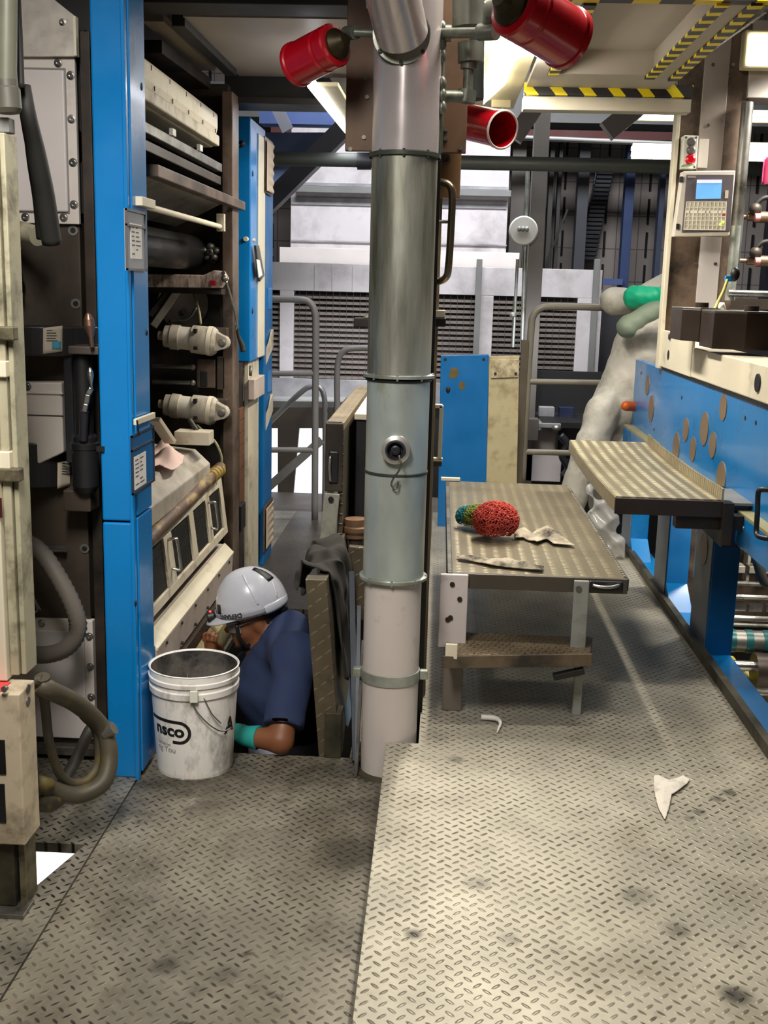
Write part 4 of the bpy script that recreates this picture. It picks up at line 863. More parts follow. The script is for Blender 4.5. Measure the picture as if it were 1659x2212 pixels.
# ================================================================== RIGHT: work table, steps, machine
TBT = tread('table_treadplate', (124, 115, 95), (178, 166, 136), cell=.022, axes='xy', rot=0, mono=True, ha=.31, hb=.28, rough=.4, metal=.35, damt=.24, dirt=(104, 94, 74), lrough=.3, lmetal=.45, var=.10, spots=.15, sx=.44)
STT = tread('step_treadplate_glint', (122, 112, 90), (252, 244, 206), cell=.026, axes='xy', rot=0, mono=True, ha=.34, hb=.27, rough=.4, metal=.3, damt=.10, dirt=(120, 108, 82), lrough=.3, lmetal=.2, var=.06, spots=.0, sx=.52)  # pale dash colour paints the lamp's reflection on the tread
GRT = tread('grip_treadplate', (122, 106, 84), (92, 80, 62), cell=.020, axes='xy', rot=20, ha=.5, hb=.22, damt=.45, dirt=(64, 52, 40), bump=.8, spots=.5)
LEGW = mat('white_leg_paint', (204, 194, 192), .45, 0, .04, 5, dirt=(150, 136, 126), damt=.14, dsc=9)
LEGG = mat('grey_leg_paint', (158, 160, 154), .45, .1, .06, 6, dirt=(110, 104, 88), damt=.2, dsc=8)
t = thing('work_platform', 'treadplate work platform on legs holding the red scouring ball and rags', 'work platform', (.37, 4.8, H0))
work_platform = t
b = MB(); b.box(.072, .690, 3.86, 5.78, .638, .650); dk = b.build('deck', TBT, t, .002)
b = MB()
for k in range(60): b.box(.683, .692, 3.88 + k * .0316, 3.90 + k * .0316, .650, .655)
b.build('serrated_edge', ALU, dk)
b = MB(); b.box(.072, .694, 3.845, 3.86, .598, .652); b.build('front_skirt', mat('skirt_steel', (84, 78, 70), .45, .35, .15, 6), t, .002)
b = MB(); b.box(.055, .072, 3.86, 5.80, .56, .652); b.build('side_skirt', STEELD, t, .002)
b = MB(); b.box(.69, .70, 3.86, 5.78, .605, .65); b.build('side_skirt', STEELD, t, .002)
b = MB(); fbox(b, 1272, 1256, 1346, 1280, 3.835, .02); hs = b.build('handle_recess', BLACK, t, .006)
b = MB(); b.tube([at(1280, 1264, Y=3.83), at(1300, 1268, Y=3.82), at(1322, 1268, Y=3.82), at(1338, 1264, Y=3.83)], .006, 10); b.build('handle', STEEL, hs)
b = MB(); b.box(at(948, 1320, Y=3.83).x, at(1009, 1320, Y=3.83).x, 3.825, 3.843, .38, .652); l1 = b.build('leg', LEGW, t, .004)
for px, py in ((977, 1262), (993, 1294), (973, 1334), (967, 1338)):
    q = at(px, py, Y=3.825); bb = MB(); bb.cyl(q, q + V((0, -.006, 0)), .009, n=14); bb.build('bolt', BROWND, l1)
b = MB(); b.box(at(957, 1450, Y=3.83).x, at(1000, 1450, Y=3.83).x, 3.827, 3.86, H0, .40); b.build('leg', mat('grimy_leg', (112, 104, 94), .5, .1, .12, 6, dirt=(60, 54, 44), damt=.3, dsc=8), t, .004)
b = MB(); b.box(at(1236, 1320, Y=3.84).x, at(1269, 1320, Y=3.84).x, 3.830, 3.846, .34, .645); l2 = b.build('leg', LEGG, t, .004)
q = at(1250, 1272, Y=3.83); bb = MB(); bb.cyl(q, q + V((0, -.006, 0)), .011, n=14); bb.build('bolt', STEELD, l2)
b = MB(); b.box(at(1238, 1500, Y=3.84).x, at(1257, 1500, Y=3.84).x, 3.835, 3.86, H0, .36); b.build('leg', LEGG, t, .003)
for x in (.09, .64):
    b = MB(); b.box(x, x + .05, 5.70, 5.75, H0, .638); b.build('leg', STEELD, t, .003)
b = MB(); zt = at(1120, 1415, Y=3.72).z
b.prism([(at(962, 1420, Y=3.70).x, 3.70, zt - .04), (at(1278, 1420, Y=3.70).x, 3.74, zt - .04), (.60, 3.96, zt - .04), (.055, 3.96, zt - .04)], (0, 0, .04)); sp_ = b.build('lower_step', GRT, t, .003)
b = MB(); b.bar(at(955, 1430, Y=3.695), at(1278, 1425, Y=3.735), .012, .045); b.build('step_nosing', mat('nosing', (108, 92, 74), .5, .2, .2, 7, dirt=(50, 46, 40), damt=.45, dsc=6), sp_, .002)
b = MB(); fbox(b, 962, 1392, 988, 1424, 3.692, .012); b.build('nosing_cap', CREAM, sp_, .002)
b = MB(); b.bar(at(1195, 1462, Y=3.74), at(1262, 1448, Y=3.74), .03, .022); b.build('foot_peg', RUBBER, sp_, .003)
# red mop head (particles of yarn as curls) and rags
def yarn_ball(name, label, c, r, mt, seed, n=260, flat=.8):
    rnd = random.Random(seed); b = MB(); b.ell(c, (r * .82, r * .82, r * .82 * flat), 20)
    for k in range(n):
        u = rnd.uniform(-.6, 1); ph = rnd.uniform(0, 6.283); s_ = math.sqrt(max(0, 1 - u * u))
        d = V((s_ * math.cos(ph), s_ * math.sin(ph), u)); tn = d.cross(V((rnd.uniform(-1, 1), rnd.uniform(-1, 1), rnd.uniform(-1, 1)))).normalized()
        sc = V((r, r, r * flat)); f_ = lambda v: V((v.x * sc.x, v.y * sc.y, v.z * sc.z))
        p0 = V(c) + f_(d) * .8; p1 = V(c) + f_(d) * 1.02 + tn * r * .1; p2 = V(c) + f_(d) * 1.04 + tn * r * .26; p3 = V(c) + f_(d) * .86 + tn * r * .36
        b.tube([p0, p1, p2, p3], r * .022, 4, 2)
    return b.build(name, mt)
rb = at(1071, 1172, Z=.652); 
o = yarn_ball('scouring_ball', 'bushy red yarn mop ball on the work platform', V((rb.x, rb.y + .07, .652 + .078)), .088, mat('red_yarn', (196, 74, 62), .9, 0, .25, 30, dirt=(110, 36, 32), damt=.3, dsc=14), 5, 1150); tag(o, 'bushy red yarn scouring ball on the work platform', 'scouring ball')
gb = at(1030, 1160, Z=.652)
o = yarn_ball('scouring_ball', '', V((gb.x + .008, gb.y + .14, .652 + .055)), .062, mat('green_yarn', (128, 140, 62), .9, 0, .2, 30), 6, 600); tag(o, 'yellow green scouring ball half hidden behind the red one', 'scouring ball')
o = yarn_ball('scouring_ball', '', V((gb.x - .03, gb.y + .17, .652 + .05)), .054, mat('teal_yarn', (52, 132, 140), .9, 0, .2, 30), 8, 500); tag(o, 'teal scouring ball at the left behind the red one', 'scouring ball')
RG = mat('oily_rag', (186, 174, 152), .9, 0, .1, 12, dirt=(34, 30, 28), damt=.42, dsc=9)
TZ = lambda x, y: .652
rag('oily_rag', 'twisted oily white rag right of the red scouring ball', [P2(1108, 1140, .652), P2(1118, 1135, .652), P2(1122, 1152, .652), P2(1150, 1158, .652), P2(1168, 1145, .652), P2(1190, 1142, .652), P2(1205, 1158, .652), P2(1243, 1184, .652), P2(1195, 1180, .652), P2(1180, 1170, .652), P2(1160, 1178, .652), P2(1130, 1166, .652), P2(1112, 1168, .652)], TZ, RG, amp=.05, freq=38, n=34, seed=11)
rag('oily_rag', 'flat strip of dirty rag near the front edge of the work platform', [P2(985, 1205, .652), P2(1010, 1206, .652), P2(1040, 1210, .652), P2(1100, 1215, .652), P2(1150, 1222, .652), P2(1175, 1228, .652), P2(1172, 1238, .652), P2(1120, 1232, .652), P2(1060, 1226, .652), P2(1030, 1218, .652), P2(990, 1212, .652)], TZ, RG, amp=.028, freq=44, n=36, seed=12)
# floor litter
DZ = lambda x, y: H0
rag('torn_rag', 'torn white paper rag lying on the raised deck at right', [P2(1412, 1680, H0), P2(1422, 1679, H0), P2(1445, 1690, H0), P2(1465, 1684, H0), P2(1475, 1679, H0), P2(1490, 1688, H0), P2(1484, 1698, H0), P2(1468, 1710, H0), P2(1450, 1722, H0), P2(1446, 1745, H0), P2(1436, 1777, H0), P2(1420, 1745, H0), P2(1413, 1715, H0)], DZ, mat('white_rag', (226, 218, 206), .85, 0, .05, 8, dirt=(150, 142, 138), damt=.28, dsc=14), amp=.014, freq=30, n=34, seed=13)
b = MB(); b.tube([at(1040, 1549, Z=H0 + .012), at(1058, 1550, Z=H0 + .014), at(1074, 1553, Z=H0 + .014), at(1081, 1562, Z=H0 + .012), at(1077, 1574, Z=H0 + .01), at(1074, 1582, Z=H0 + .006)], [.010, .010, .009, .006, .004, .002], 10)
tag(b.build('tape_curl', mat('white_tape', (226, 222, 214), .5, 0, .03, 6)), 'small curled white strip on the deck in front of the work platform', 'litter')
# ---- upper step
t = thing('upper_step', 'higher treadplate step with raised side lips attached to the blue machine', 'step', (.86, 4.8, .84))
def us(u, v): return V((.671 + .395 * u, 4.09 + 1.52 * v, .90 + .012 * math.sin(v * math.pi) * -1 + .02 * max(0, v - .75)))
b = MB(); b.grid(us, 8, 16, False); b.build('deck', STT, t, 0, .012)
SAW = mat('sawtooth_alu', (170, 158, 128), .4, .4, .08, 8)
def lip(x, z0, z1):
    b = MB()
    for k in range(48):
        v0 = k / 48; v1 = (k + .72) / 48; a = us((x - .671) / .395, v0); c = us((x - .671) / .395, v1)
        b.box(x - .004, x + .004, a.y, c.y, a.z + z0, a.z + z1)
    for k in range(16):
        a = us((x - .671) / .395, k / 16); c = us((x - .671) / .395, (k + 1) / 16); b.bar(a + V((0, 0, (z0 + z1) / 2 - .006)), c + V((0, 0, (z0 + z1) / 2 - .006)), .006, abs(z1 - z0))
    return b
lip(.671, -.045, .004).build('side_lip', SAW, t); lip(1.062, .0, .048).build('side_lip', SAW, t)
b = MB(); b.box(.668, 1.075, 4.075, 4.09, .842, .902); b.build('front_skirt', mat('dark_skirt', (58, 48, 44), .45, .3, .15, 6), t, .002)
b = MB(); b.box(.90, 1.19, 4.10, 4.16, .79, .845); b.box(1.06, 1.10, 4.06, 4.12, .74, .90); b.build('bracket', BROWND, t, .003)
b = MB(); b.box(.90, 1.15, 5.45, 5.52, .80, .86); b.build('bracket', BROWND, t, .003)
# ---- blue machine frame
PXF = 1.2
t = thing('transfer_machine', 'blue machine side frame with brown discs and posts at the right', 'machine frame', (1.25, 5.4, H0))
zl = at(1625, 1117, X=1.17).z
b = MB(); b.box(PXF, PXF + .04, 2.4, 6.92, zl - .02, 1.246); b.build('side_plate', BLUE, t, .003)
dm = mat('brown_disc', (138, 116, 92), .45, .3, .12, 8)
for px, py, ry in ((1399, 832, 23), (1407, 883, 30), (1563, 880, 30), (1522, 926, 38), (1482, 928, 27), (1540, 961, 30), (1461, 967, 34), (1497, 970, 28), (1558, 1035, 40)):
    q = at(px, py, X=PXF); r = (at(px, py - ry, X=PXF).z - at(px, py + ry, X=PXF).z) / 2
    b = MB(); b.cyl(q + V((.002, 0, 0)), q + V((-.003, 0, 0)), r, n=32); b.build('disc', dm, t)
for px, py in ((1473, 859), (1413, 928), (1610, 903), (1633, 913), (1385, 806)):
    q = at(px, py, X=PXF); b = MB(); b.cyl(q + V((.002, 0, 0)), q + V((-.002, 0, 0)), .009, n=14); b.build('bolt_hole', BROWND, t)
for y0, y1, dz_ in ((2.4, 4.62, .13), (5.6, 6.9, .12)):
    b = MB(); b.box(1.15, PXF, y0, y1, zl - dz_, zl - .012); b.build('lower_beam', BLUE, t, .004)
b = MB(); b.box(1.15, PXF, 2.4, 6.9, zl - .012, zl); b.build('ledge', mat('tan_ledge', (150, 142, 104), .5, 0, .1, 6), t)
b = MB(); b.box(1.185, 1.29, 2.2, 7.0, .04, .135); b.build('base_beam', BLUE, t, .004)
for (pl, pr, py, Y, zz) in ((1532, 1590, 1300, 4.62, zl - .135), (1443, 1490, 1200, 5.4, zl - .125), (1364, 1402, 1130, 6.4, zl - .125)):
    x0, x1 = at(pl, py, Y=Y).x, at(pr, py, Y=Y).x
    b = MB(); b.box(x0, x1, Y, Y + .30, .13, zz); b.build('post', BLUED if pl > 1400 else BLUE, t, .004)
    b = MB(); b.box(x0 - .004, x0, Y + .01, Y + .29, .13, zz); sp2 = b.build('post_lit_side', mat('lit_side_grey', (118, 128, 140), .4, .1, .1, 5), t)  # thin grey skin paints the light falling on the post's left face
    if Y > 5:
        b = MB(); b.prism([(x0, Y, .13), (x0, Y - .16, .13), (x0, Y, .24)], (x1 - x0, 0, 0)); b.build('gusset', BLUE, t, .002)
q = at(1516, 1180, X=1.18); b = MB(); b.cyl((q.x, 4.77, q.z), (q.x - .006, 4.77, q.z), .07, n=28); b.build('disc', dm, t)
b = MB(); b.box(1.10, 1.20, 4.2, 4.62, .70, zl + .02); b.build('bracket_block', mat('navy_block', (18, 30, 64), .45, 0, .1, 6), t, .003)
b = MB(); b.box(1.08, 1.21, 4.18, 4.50, zl + .02, zl + .03); b.build('bracket_plate', GREYP, t)
q = at(1477, 1045, X=1.15); b = MB(); b.ell(at(1605, 1141, X=1.149), (.004, .008, .008), 10); b.build('grease_nipple', STEEL, t)
b = MB(); b.tube([at(1662, 1058, X=1.12), at(1646, 1058, X=1.10), at(1638, 1064, X=1.10), at(1636, 1110, X=1.10), at(1634, 1150, X=1.10), at(1642, 1160, X=1.10), at(1662, 1164, X=1.12)], .009, 12, 5); b.build('grab_handle', BLACK, t)
b = MB(); b.box(1.135, 1.165, .3, 6.75, .10, .185); b.box(1.165, 1.184, .3, 6.75, .1, .15); struct(b.build('trim_deck', mat('kerb_strip', (92, 86, 70), .5, .3, .2, 7, dirt=(34, 32, 28), damt=.45, dsc=4)))
# beige beam, blocks
t = thing('bed_beam', 'cream machine bed beam above the blue side frame', 'machine beam', (1.2, 5, 1.25))
b = MB(); b.box(1.19, 1.36, 2.4, 6.10, 1.262, 1.40); b.build('beam', CREAM, t, .006)
b = MB(); b.box(1.185, 1.20, 5.35, 6.12, 1.262, 1.455); b.build('end_lug', CREAM, t, .004)
b = MB(); b.box(1.195, 1.37, 2.4, 6.08, 1.246, 1.262); b.build('shadow_gap', BLACK, t)
for px, py, r in ((1445, 767, .026), (1637, 827, .034)):
    q = at(px, py, X=1.188); b = MB(); b.cyl(q + V((.004, 0, 0)), q + V((-.004, 0, 0)), r, n=24); b.build('lug_hole', BLACK, t)
q = at(1448, 727, X=1.184); b = MB(); b.cyl(q, q + V((-.008, 0, 0)), .016, n=14); b.build('bolt', BROWND, t)
for px0, px1, y0, y1, Y, lab in ((1478, 1553, 669, 738, 5.05, 'dark hexagonal steel block on the cream beam nearest the column'), (1549, 1690, 677, 757, 4.75, 'dark hexagonal steel block on the cream beam at the right edge of the photo')):
    x0, x1 = at(px0, 700, Y=Y).x, at(px1, 700, Y=Y).x; za, zb3 = at((px0 + px1) / 2, y1, Y=Y).z, at((px0 + px1) / 2, y0, Y=Y).z; w_ = x1 - x0
    t = thing('steel_block', lab, 'machine block', ((x0 + x1) / 2, Y + .1, za), 'hexagonal blocks on the beam')
    b = MB(); b.prism([(x0, Y + .06, za), (x0 + w_ * .45, Y, za), (x1 - w_ * .1, Y + .02, za), (x1, Y + .08, za), (x1, Y + .3, za), (x0, Y + .3, za)], (0, 0, zb3 - za)); b.build('body', mat('blued_steel', (66, 56, 50), .4, .4, .15, 6), t, .003)
    b = MB(); b.prism([(x0, Y + .06, zb3), (x0 + w_ * .45, Y, zb3), (x1 - w_ * .1, Y + .02, zb3), (x1, Y + .08, zb3), (x1, Y + .3, zb3), (x0, Y + .3, zb3)], (0, 0, .008)); b.build('top_plate', STEELD, t, .002)
    b = MB(); b.cyl((x0 + w_ * .6, Y + .09, zb3 + .008), (x0 + w_ * .6, Y + .09, zb3 + .03), .03, n=18); b.build('boss', BROWND, t)
hose('grease_line', 'thin yellow grease line rising from the hexagonal block to a blue valve', [at(1542, 672, Y=5.15), at(1552, 650, Y=5.2), at(1563, 628, Y=5.25), at(1571, 605, Y=5.3)], .007, mat('yellow_tube', (196, 190, 110), .5, 0, .06, 5))
t = thing('grease_valve', 'small blue and black valve beside the machine column', 'valve', at(1578, 600, Y=5.3))
b = MB(); fbox(b, 1568, 596, 1590, 608, 5.3, .03); b.build('blue_body', BLUE, t, .003)
b = MB(); b.ell(at(1588, 592, Y=5.3), (.022, .02, .032), 12); b.build('knob', BLACK, t)
# column
YC = 6.12
t = thing('machine_column', 'tall brown and grey machine column with a control panel at the right', 'machine column', (1.4, YC, 1.25))
def cx(px, y=500, Y=YC): return at(px, y, Y=Y).x
zTop, zBot = 3.1, 1.40
b = MB(); b.box(cx(1447), cx(1592), YC, YC + .06, zBot, zTop); b.build('column_body', BROWN, t, .003)
b = MB(); b.box(cx(1449) - .022, cx(1449), YC - .04, YC + .04, 1.25, 2.68); b.build('cream_edge', CREAM, t, .003)
b = MB(); b.box(cx(1507, 590), cx(1552, 590), YC - .012, YC, 1.52, at(1520, 512, Y=YC).z); b.build('grey_cover', LGREY, t, .002)
b = MB(); b.box(cx(1512, 250), cx(1566, 250), YC - .014, YC, at(1520, 372, Y=YC).z, 3.1); b.build('polished_cover', mat('brushed_alloy', (186, 174, 164), .32, .5, .08, 5), t, .002)
for px, py in ((1540, 140), (1583, 140), (1529, 271), (1571, 271), (1503, 570), (1545, 570)):
    q = at(px, py, Y=YC - .014); b = MB(); b.cyl(q, q + V((0, -.006, 0)), .009, n=12); b.build('bolt', STEEL, t)
b = MB(); b.box(cx(1587), cx(1560) + .30, YC - .02, YC + .2, at(1640, 213, Y=YC).z, at(1640, 158, Y=YC).z + .25); b.build('cross_beam', LGREYD, t, .004)
b = MB(); b.cyl((cx(1602, 300), YC - .06, 1.75), (cx(1602, 300), YC - .06, at(1600, 225, Y=YC).z), .03, n=20); b.build('pipe', STEELD, t)
b = MB(); b.cyl((cx(1573, 590), YC - .08, 1.62), (cx(1573, 590), YC - .08, 2.0), .026, n=20); b.build('pipe', GALV, t)
# push button station
t = thing('button_station', 'white push button station with a red stop button above the control panel', 'button box', at(1490, 365, Y=YC - .1))
b = MB(); b.prism([at(1478, 292, Y=YC - .09), at(1509, 293, Y=YC - .09), at(1504, 365, Y=YC - .09), at(1473, 364, Y=YC - .09)], (0, .09, 0)); b.build('box', mat('white_enclosure', (226, 226, 212), .45, 0, .03, 5), t, .004)
for py, mt, r in ((307, mat('grey_button', (96, 90, 90), .4), .019), (325, MATS['grey_button'], .019), (345, RED, .022)):
    q = at(1493 - (py - 307) * .06, py, Y=YC - .09); b = MB(); b.lathe(q, (0, -1, 0), [(r * 1.2, 0), (r * 1.2, .008), (r, .01), (r, .022), (r * .7, .026)], 22); b.build('push_button', mt, t)
for px, py in ((1482, 297), (1504, 297), (1500, 361)):
    q = at(px, py, Y=YC - .09); b = MB(); b.cyl(q, q + V((0, -.003, 0)), .006, n=10); b.build('screw', STEELD, t)
b = MB(); b.tube([at(1472, 360, Y=YC - .1), at(1480, 357, Y=YC - .105), at(1490, 356, Y=YC - .105), at(1498, 354, Y=YC - .1)], .005, 8); b.build('green_smear', mat('green_paint_smear', (110, 150, 120), .6), t)
b = MB(); fbox(b, 1509, 300, 1530, 363, YC - .03, .03); b.build('side_plate', LGREYD, t, .002)
# control panel
t = thing('operator_terminal', 'grey control panel with a blue lit screen and keypad on the machine column', 'control panel', at(1520, 512, Y=YC - .15))
YQ = YC - .16
b = MB(); b.prism([at(1475, 370, Y=YQ), at(1589, 368, Y=YQ), at(1576, 509, Y=YQ), at(1455, 511, Y=YQ)], (0, .07, 0)); b.build('housing', mat('panel_housing', (214, 206, 192), .45, 0, .05, 5), t, .005)
b = MB(); b.prism([at(1483, 377, Y=YQ - .006), at(1586, 377, Y=YQ - .006), at(1577, 500, Y=YQ - .006), at(1473, 502, Y=YQ - .006)], (0, .01, 0)); b.build('bezel', mat('bezel_grey', (96, 88, 92), .45, 0, .05, 5), t, .002)
b = MB(); b.prism([at(1506, 388, Y=YQ - .010), at(1560, 388, Y=YQ - .010), at(1557, 429, Y=YQ - .010), at(1503, 430, Y=YQ - .010)], (0, .005, 0)); sc_ = b.build('screen', mat('lit_screen', (90, 150, 205), .3, emit=(112, 172, 226), est=.75), t)
b = MB(); b.prism([at(1506, 388, Y=YQ - .012), at(1560, 388, Y=YQ - .012), at(1559, 395, Y=YQ - .012), at(1505.5, 395, Y=YQ - .012)], (0, .003, 0)); b.build('header_bar', mat('screen_header', (205, 205, 226), .3, emit=(205, 205, 226), est=.6), sc_)
KEY = mat('key_film', (200, 192, 172), .45, 0, .05, 6); KEY2 = mat('key_light', (226, 222, 206), .45)
def kq(u, v, w0=None):
    a = at(1483, 436, Y=YQ - .010); c = at(1569, 436, Y=YQ - .010); d = at(1477, 496, Y=YQ - .010); e = at(1566, 497, Y=YQ - .010)
    return (a * (1 - u) + c * u) * (1 - v) + (d * (1 - u) + e * u) * v
b = MB(); b.prism([kq(0, 0), kq(1, 0), kq(1, 1), kq(0, 1)], (0, .005, 0)); kp = b.build('keypad', KEY, t)
b = MB()
for k in range(11): b.bar(kq(k / 10, 0) + V((0, -.002, 0)), kq(k / 10, 1) + V((0, -.002, 0)), .0035, .003, (0, 1, 0))
for v in (0, .2, .36, .52, .68, .84, 1): b.bar(kq(0, v) + V((0, -.002, 0)), kq(1, v) + V((0, -.002, 0)), .003 if v != .36 else .014, .003, (0, 1, 0))
b.build('key_grid', KEY2, kp)
b = MB(); b.prism([kq(.91, .4) + V((0, -.003, 0)), kq(.99, .4) + V((0, -.003, 0)), kq(.99, .5) + V((0, -.003, 0)), kq(.91, .5) + V((0, -.003, 0))], (0, .003, 0)); b.build('red_key', mat('red_key', (170, 50, 50), .5), kp)
for u, v in ((.88, .8), (.94, .72)):
    b = MB(); b.ell(kq(u, v) + V((0, -.004, 0)), (.006, .003, .006), 10); b.build('indicator', mat('lit_led', (190, 230, 60), .4, emit=(200, 240, 60), est=2), kp)
b = MB(); b.prism([at(1567, 411, Y=YQ - .009), at(1574, 411, Y=YQ - .009), at(1573, 428, Y=YQ - .009), at(1566, 428, Y=YQ - .009)], (0, .004, 0)); b.build('key_switch', KEY, t)
b = MB(); b.prism([at(1486, 380, Y=YQ - .009), at(1503, 380, Y=YQ - .009), at(1503, 384, Y=YQ - .009), at(1486, 384, Y=YQ - .009)], (0, .004, 0)); b.build('name_strip', mat('faded_strip', (150, 144, 140), .5), t)
for py, px in ((387, 1472), (489, 1464)):
    b = MB(); fbox(b, px - 3, py - 6, px + 4, py + 6, YQ - .01, .03); b.build('hinge', PLASTICB, t, .002)
# rollers inside
t = thing('roller_bed', 'bed of steel rollers and grippers seen between the blue posts', 'roller bed', (1.8, 5.4, 0))
for y, z, r, mt in ((5.6, .20, .014, STEELD), (5.56, .14, .013, STEEL), (5.5, .045, .014, STEEL), (5.46, .02, .010, STEELD)):
    b = MB(); b.cyl((1.36, y, z), (2.9, y, z), r, n=18); b.build('shaft', mt, t)
b = MB(); b.cyl((1.36, 5.40, -.045), (2.9, 5.40, -.045), .055, n=26); b.build('drum', STEELD, t)
for k in range(10):
    b = MB(); b.cyl((1.40 + k * .085, 5.40, -.045), (1.435 + k * .085, 5.40, -.045), .059, n=26); b.build('teal_ring', mat('teal_ring', (30, 92, 92), .35, .2), t)
b = MB(); b.cyl((1.60, 5.30, -.16), (2.9, 5.30, -.16), .085, n=30); b.build('motor_drum', mat('blued_steel', (0, 0, 0)), t)
b = MB(); b.cyl((1.30, 5.30, -.14), (1.60, 5.30, -.14), .026, n=20); b.build('drum_shaft', STEEL, t)
for k in range(16):
    x = 1.37 + k * .085
    b = MB(); b.box(x, x + .016, 5.66, 5.74, .19, .47); b.box(x - .004, x + .05, 5.62, 5.68, .375, .405); b.box(x - .004, x + .06, 5.60, 5.68, .255, .29); b.build('gripper', ALU, t, .002)
    b = MB(); b.box(x - .004, x + .062, 5.54, 5.60, .07, .105); b.build('guide_finger', STEEL, t)
b = MB(); b.box(1.36, 2.9, 5.85, 5.9, -.1, .55); b.build('back_plate', BROWN, t)
b = MB(); b.box(1.30, 2.9, 4.9, 5.9, -.36, -.33); b.build('drip_tray', mat('pale_tray', (214, 208, 196), .5), t)
b = MB(); b.box(1.44, 1.62, 5.35, 5.75, -.33, -.24)
b.build('yellow_grate', mat('yellow_plastic', (240, 218, 66), .5), t)
hose('black_hose', 'black hose hanging behind the blue beam beside the rollers', [at(1630, 1190, Y=4.9), at(1638, 1220, Y=4.9), at(1650, 1255, Y=4.92), at(1675, 1268, Y=4.95)], .022, RUBBER)
b = MB(); b.ell(at(1352, 877, Y=6.8), (.03, .03, .03), 14); b.cyl(at(1352, 877, Y=6.8), at(1372, 878, Y=6.85), .03, n=16); tag(b.build('orange_knob', mat('orange_plastic', (206, 92, 26), .4)), 'orange knob at the far end of the blue side frame', 'knob')
# right edge bits
for n_, (y, lab) in enumerate(((466, 'upper brass air fitting with black hose at the right edge'), (561, 'lower brass air fitting with black hose at the right edge'))):
    t = thing('air_fitting', lab, 'fitting', at(1630, y, Y=6.3), 'air fittings')
    b = MB(); b.lathe(at(1592, y + 2, Y=6.3), (1, 0, 0), [(.012, 0), (.012, .05), (.022, .052), (.022, .1), (.03, .105), (.03, .3)], 20); b.build('brass_body', mat('old_brass', (140, 116, 92), .4, .6, .1, 8), t)
    b = MB(); b.cyl(at(1630, y + 4, Y=6.26), at(1641, y + 4, Y=6.26), .022, n=16); b.build('pink_band', mat('pink_band', (226, 150, 140), .5), t)
    b = MB(); b.tube([at(1625, y - 14, Y=6.28), at(1636, y - 28, Y=6.28), at(1650, y - 38, Y=6.28), at(1675, y - 40, Y=6.28)], .014, 10); b.build('hose', RUBBER, t)
    b = MB(); b.ell(at(1632, y - 14, Y=6.28), (.035, .03, .035), 12); b.build('valve_body', DKPLATE, t)
b = MB(); b.cyl((cx(1560, 640), 6.0, at(1600, 634, Y=6.0).z), (2.4, 6.0, at(1600, 634, Y=6.0).z), .018, n=18); tag(b.build('chrome_bar', STEEL), 'bright chrome bar right of the machine column at the right edge', 'bar')
b = MB(); b.box(cx(1565, 650), 2.4, 6.2, 6.3, at(1620, 668, Y=6.2).z, at(1620, 645, Y=6.2).z); tag(b.build('dark_rail', DKPLATE), 'dark rail behind the chrome bar at the right edge', 'rail')
b = MB(); b.tube([at(1553, 655, Y=5.6), at(1558, 660, Y=5.6), at(1567, 670, Y=5.6)], [.006, .02, .004], 10); tag(b.build('oil_cup', mat('white_plastic', (0, 0, 0))), 'small white drop shaped cup behind the hexagonal blocks', 'cup')
b = MB(); b.grid(lambda u, v: at(1650 + 20 * u - 5 * v, 338 + 60 * v, Y=6.0) + V((0, .01 * math.sin(u * 6), 0)), 8, 8); tag(b.build('pink_tag', mat('pink_tag', (240, 84, 140), .6), None, 0, .002), 'neon pink tag hanging at the right edge of the photo', 'tag')
# ================================================================== OVERHEAD
SOF = mat('soffit_paint', (176, 166, 154), .45, .15, .08, 3)
SOFR = mat('soffit_grey', (178, 170, 156), .5, 0, .06, 3)
def stripe(name, axis, period=.11, yel=(232, 206, 24), blk=(44, 40, 40), frac=.45, slant=.6):
    if name in MATS: return MATS[name]
    M = bpy.data.materials.new(name); M.use_nodes = True; nt = M.node_tree; L = nt.links; bs = nt.nodes['Principled BSDF']; bs.inputs['Roughness'].default_value = .5
    tc = N(nt, 'ShaderNodeTexCoord'); sp = N(nt, 'ShaderNodeSeparateXYZ'); L.new(tc.outputs['Object'], sp.inputs[0])
    a = N(nt, 'ShaderNodeMath', operation='MULTIPLY_ADD'); L.new(sp.outputs[2 if axis == 'x' else 0], a.inputs[0]); a.inputs[1].default_value = slant; L.new(sp.outputs[0 if axis == 'x' else 1], a.inputs[2])
    d = N(nt, 'ShaderNodeMath', operation='DIVIDE'); L.new(a.outputs[0], d.inputs[0]); d.inputs[1].default_value = period
    f = N(nt, 'ShaderNodeMath', operation='FLOORED_MODULO'); L.new(d.outputs[0], f.inputs[0]); f.inputs[1].default_value = 1
    g = N(nt, 'ShaderNodeMath', operation='LESS_THAN'); L.new(f.outputs[0], g.inputs[0]); g.inputs[1].default_value = frac
    m_ = N(nt, 'ShaderNodeMix', data_type='RGBA'); L.new(g.outputs[0], m_.inputs[0]); m_.inputs[6].default_value = (*lin(blk), 1); m_.inputs[7].default_value = (*lin(yel), 1)
    L.new(m_.outputs[2], bs.inputs[0]); MATS[name] = M; return M
ZC = 2.6
c4 = lambda q: [at(px, py, Z=ZC) for px, py in q]
